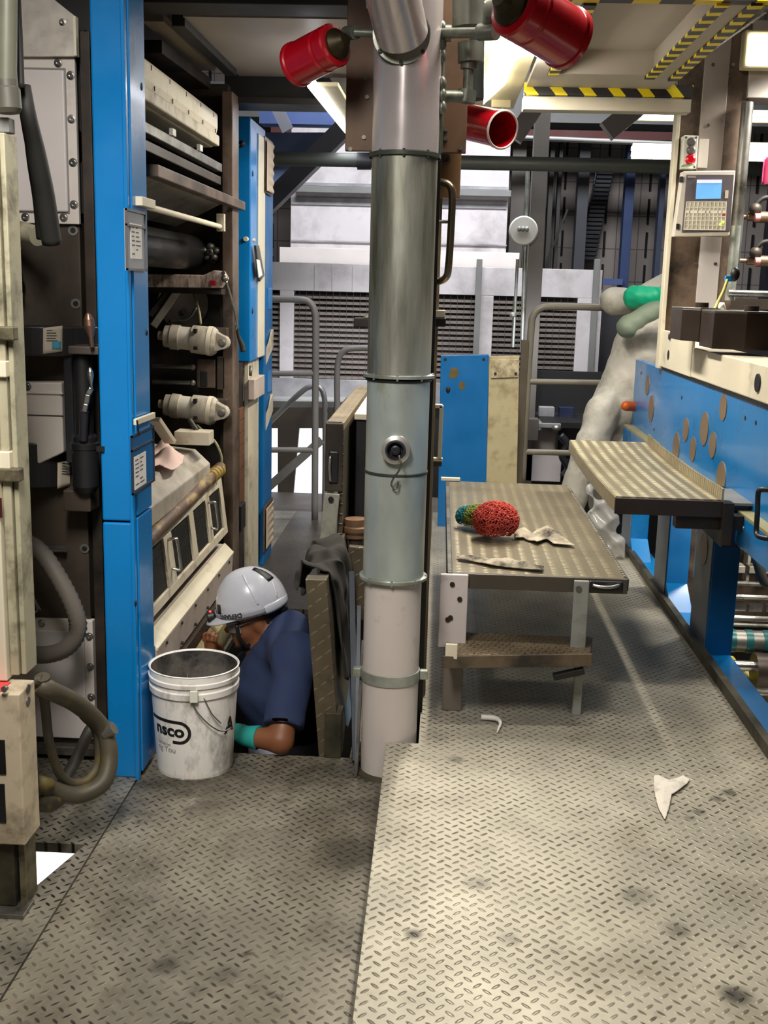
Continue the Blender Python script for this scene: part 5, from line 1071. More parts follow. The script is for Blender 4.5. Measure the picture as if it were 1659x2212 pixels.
# left gallery soffit and beams
b = MB(); b.prism(c4([(395, 36), (760, 42), (762, 172), (520, 168)]), (0, 0, .02)); struct(b.build('ceiling', SOF))
b = MB(); b.box(-2.6, -.17, 2.9, 6.4, 2.82, 2.86); b.box(-2.6, -1.0, 2.9, 5.55, 2.78, 2.82); struct(b.build('ceiling', DKBEAM))
b = MB(); b.box(-2.5, -.17, 4.12, 4.30, 2.60, 2.80); tag(b.build('gallery_beam', DKBEAM, None, .004), 'dark beam across the top edge of the photo left of the duct', 'beam')
b = MB(); b.box(-1.06, -.17, 5.50, 5.62, 2.5, 2.66); b.box(-1.06, -.17, 5.44, 5.68, 2.47, 2.50); tag(b.build('gallery_beam', DKBEAM, None, .004), 'dark flanged beam above the far blue column', 'beam')
a, c = at(330, 38, Z=2.62), at(448, 146, Z=2.62)
b = MB(); b.bar(a, c, .085, .03); tag(b.build('ceiling_strip', mat('pale_strip', (150, 138, 120), .5, .1), None, .003), 'pale flat strip under the left gallery ceiling', 'ceiling strip')
a, c = at(385, 38, Z=2.6), at(500, 150, Z=2.6)
b = MB(); b.bar(a, c, .05, .06); tag(b.build('ceiling_rail', DKBEAM, None, .003), 'dark rail beside the pale strip under the left gallery ceiling', 'rail')
a, c = at(318, 100, Z=2.55), at(400, 160, Z=2.55)
b = MB(); b.bar(a, c + (c - a) * .4, .12, .05); tag(b.build('cable_tray', BROWND, None, .003), 'dark brown tray above the cream roller cover', 'tray')
# right gallery: soffit with a recess and striped edges
x_l, x_r = at(1192, 160, Z=ZC).x, at(1408, 165, Z=ZC).x
x_e = at(1452, 170, Z=ZC).x + .035; zr = at(1300, 108, Y=5.30).z; yw_ = 5.30
b = MB()
yf = at(1300, 190, Z=ZC).y; yn = at(1300, 4, Z=ZC).y
b.box(.37, x_l, yn, yf, ZC, ZC + .02); b.box(x_l, x_r, yw_, yf, ZC, ZC + .02); b.box(x_r, x_e, yn, yf, ZC, ZC + .02)
b.box(x_l - .02, x_l, yn, yw_, ZC, zr); b.box(x_r, x_r + .02, yn, yw_, ZC, zr); b.box(x_l, x_r, yw_, yw_ + .02, ZC + .02, zr); b.box(x_l - .02, x_r + .02, yn - .1, yw_ + .02, zr, zr + .02)
struct(b.build('ceiling', SOFR))
t = thing('gallery_edge', 'yellow and black striped edge beam across the right gallery', 'edge beam', (.8, yf, 2.55))
b = MB(); b.box(.36, 1.16, yf, yf + .04, ZC - .035, ZC + .02); b.build('striped_edge', stripe('hazard_stripe_cross', 'x', .138, slant=.9, yel=(248, 224, 20), frac=.42), t)
b = MB(); b.box(.36, 1.16, yf + .02, yf + .12, ZC - .10, ZC - .04); b.build('lower_flange', mat('pale_flange', (186, 178, 160), .5), t, .003)
b = MB(); b.box(.0, 1.2, yn - .06, yn, ZC - .004, ZC + .1); tag(b.build('gallery_edge', stripe('hazard_stripe_near', 'x', .20, slant=.8)), 'striped edge beam at the top edge of the photo above the ceiling recess', 'edge beam')
for (p, q, lab) in (((1276, 4), (1194, 158), 'striped strip on the ceiling left of the recess by the large red horn'), ((1556, 4), (1408, 166), 'left one of the two striped strips right of the ceiling recess'), ((1640, 4), (1452, 170), 'right one of the two striped strips right of the ceiling recess')):
    a, c = at(*p, Z=ZC), at(*q, Z=ZC); b = MB(); b.box((a.x + c.x) / 2 - .022, (a.x + c.x) / 2 + .022, a.y, c.y, ZC - .012, ZC - .001)
    tag(b.build('striped_strip', stripe('hazard_stripe_long', 'y', .115, slant=0.15, yel=(248, 224, 20), frac=.42)), lab, 'striped strip', 'striped ceiling strips')
a, c = at(1655, 20, Z=ZC), at(1500, 130, Z=ZC); b = MB(); b.bar(a, c, .012, .02); tag(b.build('ceiling_rail', STEEL), 'thin bright rail beside the striped strips at the top right', 'rail')
b = MB(); b.box(1.3, 3.6, 2.5, 7.2, 3.6, 3.64); struct(b.build('ceiling', SOFR))
# fluorescent fixtures
LAMP = mat('lit_tube', (255, 250, 236), .4, emit=(255, 246, 222), est=9.0)
LAMPC = mat('lit_tube_cool', (250, 250, 255), .4, emit=(244, 246, 255), est=7.0)
FIX = mat('fixture_cream', (214, 204, 168), .45)
t = thing('ceiling_light', 'bright fluorescent fixture between the duct and the large red horn', 'light', (.24, 5.4, 2.6))
a1, a2, a3, a4 = at(1068, 97, Z=2.6), at(1122, 90, Z=2.6), at(1092, 182, Z=2.6), at(1044, 226, Z=2.6)
b = MB(); b.prism([a1 + V((.01, -.18, 0)), a2 + V((-.02, -.30, 0)), a2, a3, a4, a1], (0, 0, .02)); b.build('diffuser', LAMP, t)
b = MB(); b.box(.12, .36, 4.2, 6.5, 2.625, 2.70); b.build('housing', FIX, t, .004)
b = MB(); fbox(b, 1062, 208, 1104, 232, 6.2, .05); b.build('end_cap', FIX, t, .004)
t = thing('ceiling_light', 'slim fluorescent fixture slanting beside the brown plate left of the duct', 'light', (-.66, 6.6, 2.55))
a1, a2, a3, a4 = at(664, 188, Z=2.43), at(678, 180, Z=2.43), at(749, 276, Z=2.43), at(747, 290, Z=2.43)
b = MB(); b.prism([a1, a2, a3, a4], (0, 0, .02)); b.build('diffuser', LAMPC, t)
b = MB(); a, c = at(705, 182, Z=2.455), at(755, 262, Z=2.455); b.bar(a, c, .10, .018); b.build('housing', FIX, t, .003)
b = MB(); b.prism([at(712, 168, Y=5.4), at(748, 168, Y=5.4), at(748, 235, Y=5.4), at(735, 205, Y=5.4)], (0, .03, 0)); tag(b.build('light_bracket', GREYP), 'small grey hanger plate beside the slim fluorescent fixture', 'bracket')
t = thing('flood_light', 'square lit flood light at the top right edge of the photo', 'light', at(1640, 110, Y=6.05))
b = MB(); fbox(b, 1607, 64, 1700, 148, 6.02, .08); b.build('housing', FIX, t, .01)
b = MB(); fbox(b, 1617, 73, 1690, 141, 6.008, .02); b.build('lens', LAMP, t, .006)
for nm, lab, q in (('tube_light', 'long lit tube behind the column under the far gallery', (1366, 316, 1475, 346)), ('tube_light', 'long lit tube at the right edge beyond the machine column', (1600, 314, 1700, 352)), ('tube_light', 'thin lit tube high behind the machine column left side', (1380, 240, 1470, 250)), ('tube_light', 'thin lit tube at the right edge under the cross beam', (1612, 244, 1700, 254))):
    t = thing(nm, lab, 'light', at(q[0], q[3], Y=9.0), 'far tube lights')
    h = q[3] - q[1]
    if h > 20:
        b = MB(); fbox(b, q[0], q[1], q[2], q[1] + h * .28, 9.0, .06); fbox(b, q[0], q[1] + h * .36, q[2], q[1] + h * .72, 8.97, .06); fbox(b, q[0], q[1] + h * .78, q[2], q[3], 9.0, .06)
    else:
        b = MB(); fbox(b, q[0], q[1], q[2], q[3], 9.0, .06)
    b.build('tube', LAMP, t)
    b = MB(); fbox(b, q[0], q[1] - 6, q[2], q[3] + 10, 9.1, .04); b.build('reflector', CREAMD, t)
# red horns with fittings
def horn(lab, p0, p1, r, open_=True, rimc=None):
    d = (p1 - p0); L = d.length
    t = thing('alarm_horn', lab, 'horn', p0)
    b = MB(); prof = [(r * .45, 0), (r * .95, L * .03), (r, L * .06), (r, L * .24), (r * .95, L * .27), (r * .95, L * .29), (r, L * .32), (r, L * .92), (r * 1.06, L * .94), (r * 1.06, L)]
    b.lathe(p0, d, prof + [(r * .96, L), (r * .9, L * .4), (.001, L * .38)], 40, False); b.build('shell', RED, t)
    if rimc:
        b = MB(); b.lathe(p0, d, [(r * 1.06, L * .985), (r * 1.09, L * 1.0), (r * 1.0, L * 1.012), (r * .95, L)], 40, False); b.build('rim', rimc, t)
    b = MB(); b.lathe(p0, -d, [(r * .72, -L * .05), (r * .7, L * .03), (r * .45, L * .12), (r * .3, L * .2)], 28); b.build('base_boss', mat('horn_boss', (62, 54, 34), .4, .5, .2, 10), t)
    return t
horn('red horn hanging left of the duct, mouth down to the left', at(728, 95, Y=3.62), at(640, 140, Y=3.74), .066)
horn('large red horn at the top right of the duct, mouth down to the right', at(1104, 8, Y=3.20), at(1228, 84, Y=3.36), .082)
horn('red horn with a white rim pointing right below the bright fixture', at(985, 258, Y=4.35), at(1086, 280, Y=4.12), .063, True, mat('white_rim', (236, 226, 220), .4))
GF = mat('galvanised_fitting', (128, 134, 124), .42, .45, .15, 10, dirt=(80, 84, 70), damt=.35, dsc=12)
def fit(name, lab, segs):
    t = thing(name, lab, 'pipe fitting', segs[0][0])
    for p0, p1, r, nm in segs: b = MB(); b.cyl(p0, p1, r, n=18); b.build(nm, GF, t)
    return t
Yf = 3.62
t = fit('pipe_fitting', 'galvanised pipe elbow carrying the left red horn', [(at(810, 72, Y=Yf), at(765, 70, Y=Yf), .012, 'nipple'), (at(768, 70, Y=Yf), at(748, 72, Y=3.66), .021, 'elbow'), (at(752, 68, Y=3.66), at(726, 92, Y=3.62), .016, 'nipple')])
t = fit('pipe_fitting', 'galvanised pipework with tees at the top right of the duct', [(at(948, 72, Y=3.6), at(1056, 70, Y=3.5), .015, 'cross_pipe'), (at(962, 72, Y=3.6), at(975, 72, Y=3.6), .024, 'union'), (at(1036, 70, Y=3.5), at(1072, 68, Y=3.46), .024, 'tee'), (at(1056, 75, Y=3.5), at(1062, 5, Y=3.45), .022, 'riser'), (at(1060, 20, Y=3.45), at(1104, 8, Y=3.2), .024, 'elbow'), (at(1015, -10, Y=3.7), at(1015, 60, Y=3.7), .055, 'reducer'), (at(1016, 92, Y=3.7), at(1016, 135, Y=3.7), .040, 'union_nut'), (at(1014, 135, Y=3.7), at(1012, 150, Y=3.7), .026, 'hex_nut'), (at(1012, 150, Y=3.7), at(1010, 205, Y=3.7), .016, 'drop_pipe'), (at(1010, 195, Y=3.7), at(1006, 222, Y=3.7), .030, 'elbow'), (at(1012, 208, Y=3.7), at(950, 208, Y=3.65), .018, 'cross_pipe')])
b = MB()
for y in (60, 95, 120, 180, 205, 232):
    b.ell(at(955, y, Y=3.6), (.014, .014, .022), 10)
b.tube([at(957, 50, Y=3.62), at(955, 150, Y=3.62), at(950, 330, Y=3.62)], .009, 8, 2)
tag(b.build('knuckle_rod', GF), 'slim jointed rod running down the right side of the duct top', 'rod')
b = MB(); b.cyl(at(1015, -30, Y=3.95), at(1013, 215, Y=3.95), .05, n=24); tag(b.build('dark_pipe', mat('dark_pipe', (40, 42, 40), .5, .3)), 'thick dark pipe behind the galvanised pipework at the top', 'pipe')

# ================================================================== BACKGROUND HALL
WHITEP = mat('white_cladding', (198, 192, 194), .6, 0, .06, 3, dirt=(150, 142, 142), damt=.32, dsc=2.2)
WHITEQ = mat('white_cladding_grey', (160, 158, 160), .6, 0, .12, 3, dirt=(110, 110, 114), damt=.4, dsc=2)
YL = 10.0
t = thing('louvre_enclosure', 'white clad enclosure with dark louvre windows across the back', 'machine enclosure', (-.2, YL, -1))
def lw(px, y=700): return at(px, y, Y=YL).x
zT, zW1, zW0 = 1.83, at(800, 632, Y=YL).z, at(800, 822, Y=YL).z
wins = [(-3.0, lw(604)), (lw(634), lw(806)), (lw(806) + .03, lw(1025)), (lw(1064), lw(1245))]
b = MB(); b.box(-3.2, lw(1298, 650), YL, YL + .5, zW1, zT); b.build('header_panel', WHITEP, t, .004)
xs = [-3.2] + [q for w_ in wins for q in w_] + [lw(1298, 700)]
for k in range(0, len(xs), 2):
    b = MB(); b.box(xs[k], xs[k + 1], YL, YL + .5, zW0, zW1); b.build('mullion', WHITEP, t, .004)
b = MB(); b.box(-3.2, lw(1298, 850), YL, YL + .5, zW0 - .22, zW0); b.build('sill_panel', WHITEQ, t, .004)
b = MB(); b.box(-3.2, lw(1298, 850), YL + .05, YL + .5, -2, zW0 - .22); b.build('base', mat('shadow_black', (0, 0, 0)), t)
LV = mat('louvre_slat', (116, 106, 100), .55, .1, .12, 5)
for x0, x1 in wins:
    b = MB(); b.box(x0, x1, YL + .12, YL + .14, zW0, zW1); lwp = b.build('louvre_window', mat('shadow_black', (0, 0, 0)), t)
    b = MB(); k = zW0 + .005
    while k < zW1 - .02:
        b.prism([(x0, YL + .02, k), (x0, YL + .08, k + .016), (x0, YL + .08, k + .036), (x0, YL + .02, k + .022)], (x1 - x0, 0, 0)); k += .047
    b.build('slats', LV, lwp)
    b = MB(); k = x0 + .05
    while k < x1: b.box(k, k + .0025, YL + .012, YL + .015, zW0, zW1); k += .06
    b.build('wire_guard', mat('guard_wire', (84, 78, 74), .5, .3), lwp)
for px in (1030, 1281):
    b = MB(); b.box(lw(px) - .025, lw(px) + .025, YL - .05, YL, zW0 if px < 1100 else .4, at(px, 565, Y=YL).z + .02); b.build('conduit', GREYP, t, .003)
for px in (680, 718, 762):
    b = MB(); b.box(lw(px, 600) - .004, lw(px, 600) + .004, YL - .003, YL, zW1, zT - .02); b.build('panel_seam', mat('panel_seam', (176, 172, 172), .6), t)
# upper plenum
YU = 10.8
t = thing('upper_plenum', 'white plenum box with a grey rail above the louvre enclosure', 'plenum', (-.4, YU, 1.9))
def uz(y): return at(800, y, Y=YU).z
b = MB(); b.box(at(628, 450, Y=YU).x, at(1097, 450, Y=YU).x, YU, YU + .8, uz(556), uz(255)); b.build('box', WHITEP, t, .004)
b = MB(); b.box(at(612, 540, Y=YU).x, at(1118, 560, Y=YU).x, YU - .25, YU + .3, 1.83, uz(540)); b.build('ledge', mat('ledge_cream', (204, 196, 192), .6, 0, .05, 4), t, .003)
b = MB(); b.box(at(640, 410, Y=YU).x, at(1103, 410, Y=YU).x, YU - .12, YU, uz(420), uz(407)); b.build('rail', GREYP, t, .003)
b = MB(); b.box(at(640, 400, Y=YU).x, at(1097, 400, Y=YU).x, YU - .05, YU, uz(405), uz(398)); b.build('upper_trim', WHITEQ, t)
b = MB(); b.box(at(630, 520, Y=YU).x, at(1095, 520, Y=YU).x, YU - .02, YU, uz(525), uz(522)); b.box(at(630, 430, Y=YU).x, at(1095, 430, Y=YU).x, YU - .015, YU, uz(445), uz(430)); b.build('trim_lines', WHITEQ, t)
# steel post with round fixture
YB2 = 8.6
t = thing('steel_post', 'grey steel post carrying a round white disc lamp', 'post', at(1150, 1000, Y=YB2))
b = MB(); b.box(at(1134, 700, Y=YB2).x, at(1166, 700, Y=YB2).x, YB2, YB2 + .12, -.5, 3.4); b.build('post', mat('post_grey', (104, 98, 92), .55, .1, .08, 4), t, .003)
b = MB(); b.cyl(at(1127, 760, Y=YB2 - .03), at(1140, 370, Y=YB2 - .03), .016, n=12); b.cyl(at(1108, 750, Y=YB2 - .03), at(1118, 560, Y=YB2 - .03), .012, n=12); b.build('conduit', GALV, t)
b = MB(); b.lathe(at(1130, 499, Y=YB2 - .04), (0, -1, 0), [(.105, 0), (.108, .01), (.108, .03), (.098, .045), (.001, .05)], 36); ds = b.build('disc', mat('white_plastic', (0, 0, 0)), t)
q = at(1130, 495, Y=YB2 - .09); b = MB()
for k in (-1, 0, 1): b.ell(q + V((k * .028, 0, 0)), (.016, .012, .02), 12)
b.build('lamp_heads', GALV, ds)
b = MB(); b.ell(at(1108, 680, Y=YB2 - .05), (.03, .02, .02), 10); b.build('clip', GALV, t)
# rails
RAILG = mat('rail_grey_paint', (138, 136, 138), .45, .1, .06, 6)
RAILT = mat('rail_tan_paint', (132, 126, 112), .45, .1, .08, 6)
t = thing('guard_rail', 'grey tube guard rail beyond the far blue column at the stair head', 'guard rail', (-.85, 7.75, 0))
Yr = 7.75
b = MB(); b.tube([at(560, 646, Y=Yr), at(600, 646, Y=Yr), at(645, 647, Y=Yr), at(668, 653, Y=Yr), at(680, 675, Y=Yr), at(682, 720, Y=Yr), at(681, 900, Y=Yr), at(680, 1122, Y=Yr)], .024, 12); b.build('post', RAILG, t)
for y_ in (807, 972):
    b = MB(); b.cyl(at(560, y_, Y=Yr), at(680, y_, Y=Yr), .02, n=12); b.build('mid_rail', RAILG, t)
b = MB(); b.bar(at(560, 1070, Y=Yr), at(695, 950, Y=Yr), .02, .06); b.build('stringer', GREYP, t)
t = thing('stair_handrail', 'bright sloping stair handrail behind the grey guard rail', 'handrail', (-.9, 8.2, 0))
b = MB(); b.tube([at(560, 935, Y=8.2), at(610, 885, Y=8.2), at(652, 846, Y=8.2), at(670, 836, Y=8.2), at(692, 838, Y=8.2), at(701, 862, Y=8.2), at(702, 900, Y=8.2), at(702, 1010, Y=8.2), V((at(702, 1010, Y=8.2).x, 8.2, -.03))], .020, 12); b.build('tube', mat('polished_rail', (170, 170, 172), .3, .5), t)
t = thing('guard_rail', 'short tan guard rail loop just left of the duct', 'guard rail', (-.6, 8.0, 0))
b = MB(); b.tube([V((at(728, 900, Y=8.0).x, 8.0, -.03)), at(728, 900, Y=8.0), at(728, 820, Y=8.0), at(731, 778, Y=8.0), at(745, 757, Y=8.0), at(770, 752, Y=8.0), at(820, 752, Y=8.0)], .022, 12); b.build('tube', RAILG, t)
t = thing('guard_rail', 'tan guard rail in front of the worker in white coveralls', 'guard rail', (.7, 7.6, 0))
Yr = 7.55
b = MB(); b.tube([at(1128, 1045, Y=Yr), at(1138, 850, Y=Yr), at(1147, 715, Y=Yr), at(1152, 682, Y=Yr), at(1168, 666, Y=Yr), at(1200, 662, Y=Yr), at(1310, 664, Y=Yr)], .024, 12); b.build('post', RAILT, t)
for xa_, xb_, y_ in ((1142, 1300, 824), (1135, 1250, 976)):
    b = MB(); b.cyl(at(xa_, y_, Y=Yr), at(xb_, y_ + 3, Y=Yr), .02, n=12); b.build('mid_rail', RAILT, t)
b = MB(); b.box(at(1119, 900, Y=7.5).x, at(1134, 900, Y=7.5).x, 7.5, 7.56, 0, at(1128, 735, Y=7.5).z); tag(b.build('rail_post', mat('dark_tan_post', (96, 86, 72), .5, .1)), 'dark brown upright post between the cream door and the guard rail', 'post')
# blue and cream cabinet doors behind the table
YD = 7.0
t = thing('cabinet_door', 'blue steel cabinet door with rusty patches right of the duct', 'door panel', at(1005, 1040, Y=YD))
b = MB(); b.prism([at(952, 768, Y=YD), at(1056, 766, Y=YD), at(1047, 1200, Y=YD), at(944, 1200, Y=YD)], (0, .06, 0)); b.build('panel', BLUED, t, .003)
b = MB()
for px, py, r in ((980, 806, .030), (998, 833, .022)):
    q = at(px, py, Y=YD - .001); b.add([q + V((r * (1 + .16 * math.sin(k * math.pi / 6 + px) + .1 * math.sin(k * math.pi / 4 + py)) * math.cos(k * math.pi / 12), 0, r * 1.2 * math.sin(k * math.pi / 12))) for k in range(24)], [tuple(range(24))[::-1]])
b.build('rust_patch', mat('rust_patch', (96, 84, 46), .6, 0, .2, 20), t, 0, .001)
b = MB(); q = at(968, 842, Y=YD); b.ell(q, (.014, .01, .022), 12); b.build('keyhole', BROWND, t)
for px in (962, 1045):
    q = at(px, 776, Y=YD); b = MB(); b.cyl(q, q + V((0, -.004, 0)), .009, n=10); b.build('rivet', BROWND, t)
t = thing('cream_door', 'cream steel door panel with a chipped top beside the blue cabinet door', 'door panel', at(1085, 1040, Y=YD))
b = MB(); b.prism([at(1057, 770, Y=YD + .01), at(1122, 769, Y=YD + .01), at(1113, 1200, Y=YD + .01), at(1046, 1200, Y=YD + .01)], (0, .05, 0)); b.build('panel', mat('chipped_cream', (184, 172, 136), .5, 0, .06, 5, dirt=(128, 112, 78), damt=.3, dsc=6), t, .003)
b = MB(); b.prism([at(1061, 777, Y=YD), at(1122, 777, Y=YD), at(1120, 815, Y=YD), at(1061, 817, Y=YD)], (0, .012, 0)); b.build('patch_plate', mat('chipped_plate', (196, 184, 152), .5, 0, .08, 6, dirt=(112, 92, 56), damt=.4, dsc=16), t, .002)
for px in (1070, 1114):
    q = at(px, 807, Y=YD); b = MB(); b.cyl(q, q + V((0, -.006, 0)), .009, n=10); b.build('bolt', BROWND, t)
b = MB(); b.box(.03, .13, 5.76, 5.80, .655, .668); b.build('corner_bracket', CREAMD, work_platform)
# lit openings, clutter
DRK = mat('dark_panel_brown', (84, 76, 68), .6, .1, .15, 3)
YW = 8.9
t = thing('stair_partition', 'dark partition with bright openings behind the grey guard rail', 'partition', (-1, YW, 0))
b = MB(); 
def pw(px, py): return at(px, py, Y=YW)
for q in ([(560, 880), (720, 880), (720, 925), (560, 925)], [(560, 1085), (720, 1085), (720, 1130), (560, 1130)], [(600, 925), (646, 925), (632, 1085), (600, 1085)], [(702, 925), (800, 925), (800, 1085), (702, 1085)]):
    b.prism([pw(*p) for p in q], (0, .05, 0))
b.build('panel', DRK, t)
b = MB(); b.prism([at(560, 880, Y=YW), at(740, 880, Y=YW), at(740, 868, Y=YW), at(560, 866, Y=YW)], (0, .4, 0)); b.build('top_shelf', GREYP, t)
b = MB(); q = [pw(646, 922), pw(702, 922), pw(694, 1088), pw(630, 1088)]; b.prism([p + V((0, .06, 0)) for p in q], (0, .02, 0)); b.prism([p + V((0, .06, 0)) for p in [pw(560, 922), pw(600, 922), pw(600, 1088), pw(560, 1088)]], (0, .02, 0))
b.build('glow_pane', mat('opening_glow', (240, 242, 250), .5, emit=(232, 234, 248), est=1.4), t)  # glowing panes stand in for the lit storey beyond the openings
b = MB(); b.box(-2.5, .3, 8.0, 8.9, -.06, -.03); tag(b.build('landing_grating', DRK), 'dark stair landing beyond the end of the lower floor', 'landing')
for k, (q, c) in enumerate((((1132, 980, 1212, 1040), (222, 214, 214)), ((1132, 930, 1200, 975), (208, 198, 198)), ((1165, 925, 1205, 972), (214, 206, 206)))):
    labs = ('large white box low behind the guard rail', 'pale box behind the guard rail above the large white box', 'narrow pale carton standing behind the guard rail')
    b = MB(); fbox(b, *q, 8.6 + .12 * k, .1); tag(b.build('carton', mat('carton_%d' % c[1], c, .7, 0, .04, 4), None, .004), labs[k], 'box')
t = thing('hand_tool', 'grey machine head on the shelf behind the guard rail', 'machine', at(1180, 905, Y=8.5))
b = MB(); fbox(b, 1145, 915, 1212, 924, 8.45, .3); b.build('table', GREYP, t, .003)
b = MB(); fbox(b, 1137, 905, 1163, 952, 8.4, .1); b.build('column', DRK, t, .004)
b = MB(); b.ell(at(1202, 925, Y=8.4), (.04, .04, .03), 12); b.build('knob', STEELD, t)
for q, c, lab in (((1140, 885, 1155, 897), CREAM, 'tiny cream block on the shelf behind the guard rail'), ((1165, 880, 1198, 900), WHITEQ, 'grey case on the shelf behind the guard rail'), ((1208, 880, 1240, 905), mat('navy_block', (0, 0, 0)), 'navy case on the shelf behind the guard rail')):
    b = MB(); fbox(b, *q, 8.9, .1); tag(b.build('case', c, None, .004), lab, 'case')
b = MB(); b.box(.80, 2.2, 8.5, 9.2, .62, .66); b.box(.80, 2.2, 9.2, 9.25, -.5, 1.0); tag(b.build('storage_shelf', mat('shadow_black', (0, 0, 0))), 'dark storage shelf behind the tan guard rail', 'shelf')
b = MB(); b.tube([at(1210, 940, Y=8.4), at(1225, 960, Y=8.4), at(1215, 985, Y=8.4), at(1228, 1010, Y=8.4), at(1216, 1030, Y=8.4)], .03, 8); tag(b.build('cable_bundle', PLASTICB), 'tangled dark cable bundle beside the white boxes', 'cable')
# long pipes across
YPI = 7.2
t = thing('cross_pipe', 'dark grey pipe running across the whole hall behind the duct', 'pipe', at(1000, 362, Y=YPI))
b = MB(); b.cyl((-6, YPI, at(1000, 351, Y=YPI).z), (7, YPI, at(1000, 351, Y=YPI).z), .043, n=20); b.build('pipe', mat('pipe_grey_green', (76, 80, 76), .5, .2, .1, 6), t)
b = MB(); b.cyl(at(772, 348, Y=YPI), at(802, 348, Y=YPI), .052, n=20); b.build('coupling', PLASTICB, t)
YT = 9.4
b = MB(); b.cyl(at(1090, 296, Y=YT), at(1090, 296, Y=YT) + (at(1475, 312, Y=YT) - at(1090, 296, Y=YT)) * 4.2, .02, n=12); tag(b.build('thin_pipe', GREYP), 'thin grey pipe crossing in front of the far hall wall', 'pipe')
for yy, lab, q in ((11.5, 'dark red steel beam high across the far hall at right', (1085, 282, 1475, 300)), (11.6, 'dark red steel beam above the blue duct at left', (585, 266, 760, 288))):
    b = MB(); fbox(b, *q, yy, .2); tag(b.build('steel_beam', mat('red_oxide', (88, 44, 42), .6, .1)), lab, 'beam')
b = MB(); b.box(-6, 7, 11.9, 12.2, 3.35, 3.65); b.box(-6, 7, 11.8, 12.3, 3.3, 3.35); tag(b.build('roof_beam', GREYP), 'grey steel roof beam across the far hall above the stripes', 'beam')
b = MB(); b.bar(at(1310, 285, Y=8.2), at(1375, 232, Y=8.2), .12, .14); tag(b.build('roof_brace', mat('brace_grey', (128, 118, 112), .5, .1)), 'diagonal grey roof brace under the right gallery', 'brace')
b = MB(); b.bar(at(1110, 300, Y=8.2), at(1160, 225, Y=8.2), .10, .12); tag(b.build('roof_brace', mat('brace_grey', (0, 0, 0))), 'diagonal grey roof brace beside the white rimmed horn', 'brace')
b = MB(); b.bar(at(560, 460, Y=8.4), at(760, 262, Y=8.4), .16, .13); tag(b.build('diagonal_duct', mat('dark_duct', (70, 70, 78), .5, .2, .1, 4)), 'dark diagonal duct behind the top of the far blue column', 'duct')
b = MB(); b.prism([at(560, 286, Y=9.2), at(748, 286, Y=9.2), at(700, 330, Y=9.2), at(620, 410, Y=9.2), at(560, 450, Y=9.2)], (0, .3, 0)); tag(b.build('blue_casing', mat('grey_blue', (128, 150, 196), .5, 0, .08, 3)), 'grey blue casing behind the dark diagonal duct', 'casing')
b = MB(); fbox(b, 560, 222, 720, 268, 9.0, .2); tag(b.build('overhead_duct', mat('grey_blue_dark', (74, 92, 140), .5, 0, .1, 3)), 'dark blue trunk under the flanged beam beside the slim light', 'trunk')
b = MB(); b.bar(at(598, 232, Y=8.8), at(622, 282, Y=8.8), .09, .02, (0, 1, 0)); tag(b.build('roof_brace', mat('brace_light', (128, 130, 140), .5)), 'short pale brace in front of the dark blue trunk', 'brace')
b = MB()
# vertical services on the wall
YV = 12.4
SV = [(1096, 1126, 240, 580, (126, 118, 112), 'plain grey wall pier right of the white plenum', 'pier'), (1148, 1172, 270, 560, (86, 82, 80), 'dark vertical channel beside the disc lamp post', 'channel'), (1176, 1186, 300, 580, (70, 68, 66), 'thin dark vertical pipe on the far wall', 'pipe'), (1195, 1203, 250, 580, (60, 58, 58), 'slim black vertical conduit on the far wall', 'conduit'), (1238, 1262, 262, 580, (72, 72, 78), 'grey blue vertical duct left of the black cable chain', 'duct'), (1330, 1350, 320, 720, (52, 70, 112), 'dark blue vertical channel right of the black cable chain', 'channel'), (1411, 1422, 320, 620, (62, 70, 92), 'slim blue grey vertical channel beside the machine column', 'channel'), (1640, 1662, 480, 700, (34, 36, 48), 'dark vertical channel at the right edge behind the air fittings', 'channel')]
for x0, x1, y0, y1, c, lab, cat in SV:
    b = MB(); p0, p1 = at((x0 + x1) / 2, y0, Y=YV), at((x0 + x1) / 2, y1, Y=YV); w_ = at(x1, y0, Y=YV).x - at(x0, y0, Y=YV).x
    b.box(p1.x - w_ / 2, p1.x + w_ / 2, YV, YV + .15, p1.z - .5, p0.z + .6); tag(b.build('wall_' + cat if cat != 'pipe' else 'wall_pipe', mat('service_%d_%d' % (c[0], c[2]), c, .5, .1, .08, 4), None, .003), lab, cat)
t = thing('cable_chain', 'black segmented cable chain hanging on the far wall', 'cable chain', at(1285, 560, Y=12.86)); rn = random.Random(3)
for k in range(22):
    y = 365 + k * 9.2; p = at(1308 - k * 1.9, y, Y=12.86); b = MB(); b.box(p.x - .09, p.x + .09, 12.80, 13.0, p.z - .02, p.z + .02); b.build('link', PLASTICB, t, .008)
b = MB(); b.bar(at(1290, 365, Y=12.9), at(1262, 560, Y=12.9), .03, .05, (0, 1, 0)); b.build('bright_rail', mat('blue_chrome', (140, 160, 210), .3, .5), t)
b = MB(); fbox(b, 1302, 602, 1345, 615, 12.3, .35); tag(b.build('blue_bracket', mat('grey_blue_dark', (0, 0, 0))), 'dark blue bracket at the foot of the blue vertical channel', 'bracket')
b = MB(); b.bar(at(1180, 568, Y=12.3), at(1226, 452, Y=12.3), .02, .02); tag(b.build('wall_cable', DKBEAM), 'thin cable slanting across the far wall behind the disc lamp post', 'cable')
b = MB(); b.box(1.45, 4.2, 10.55, 10.9, -1, 1.5); tag(b.build('far_machine', mat('far_machine_dark', (48, 46, 52), .6, 0, .2, 4)), 'dark machine standing behind the worker in white coveralls', 'machine')
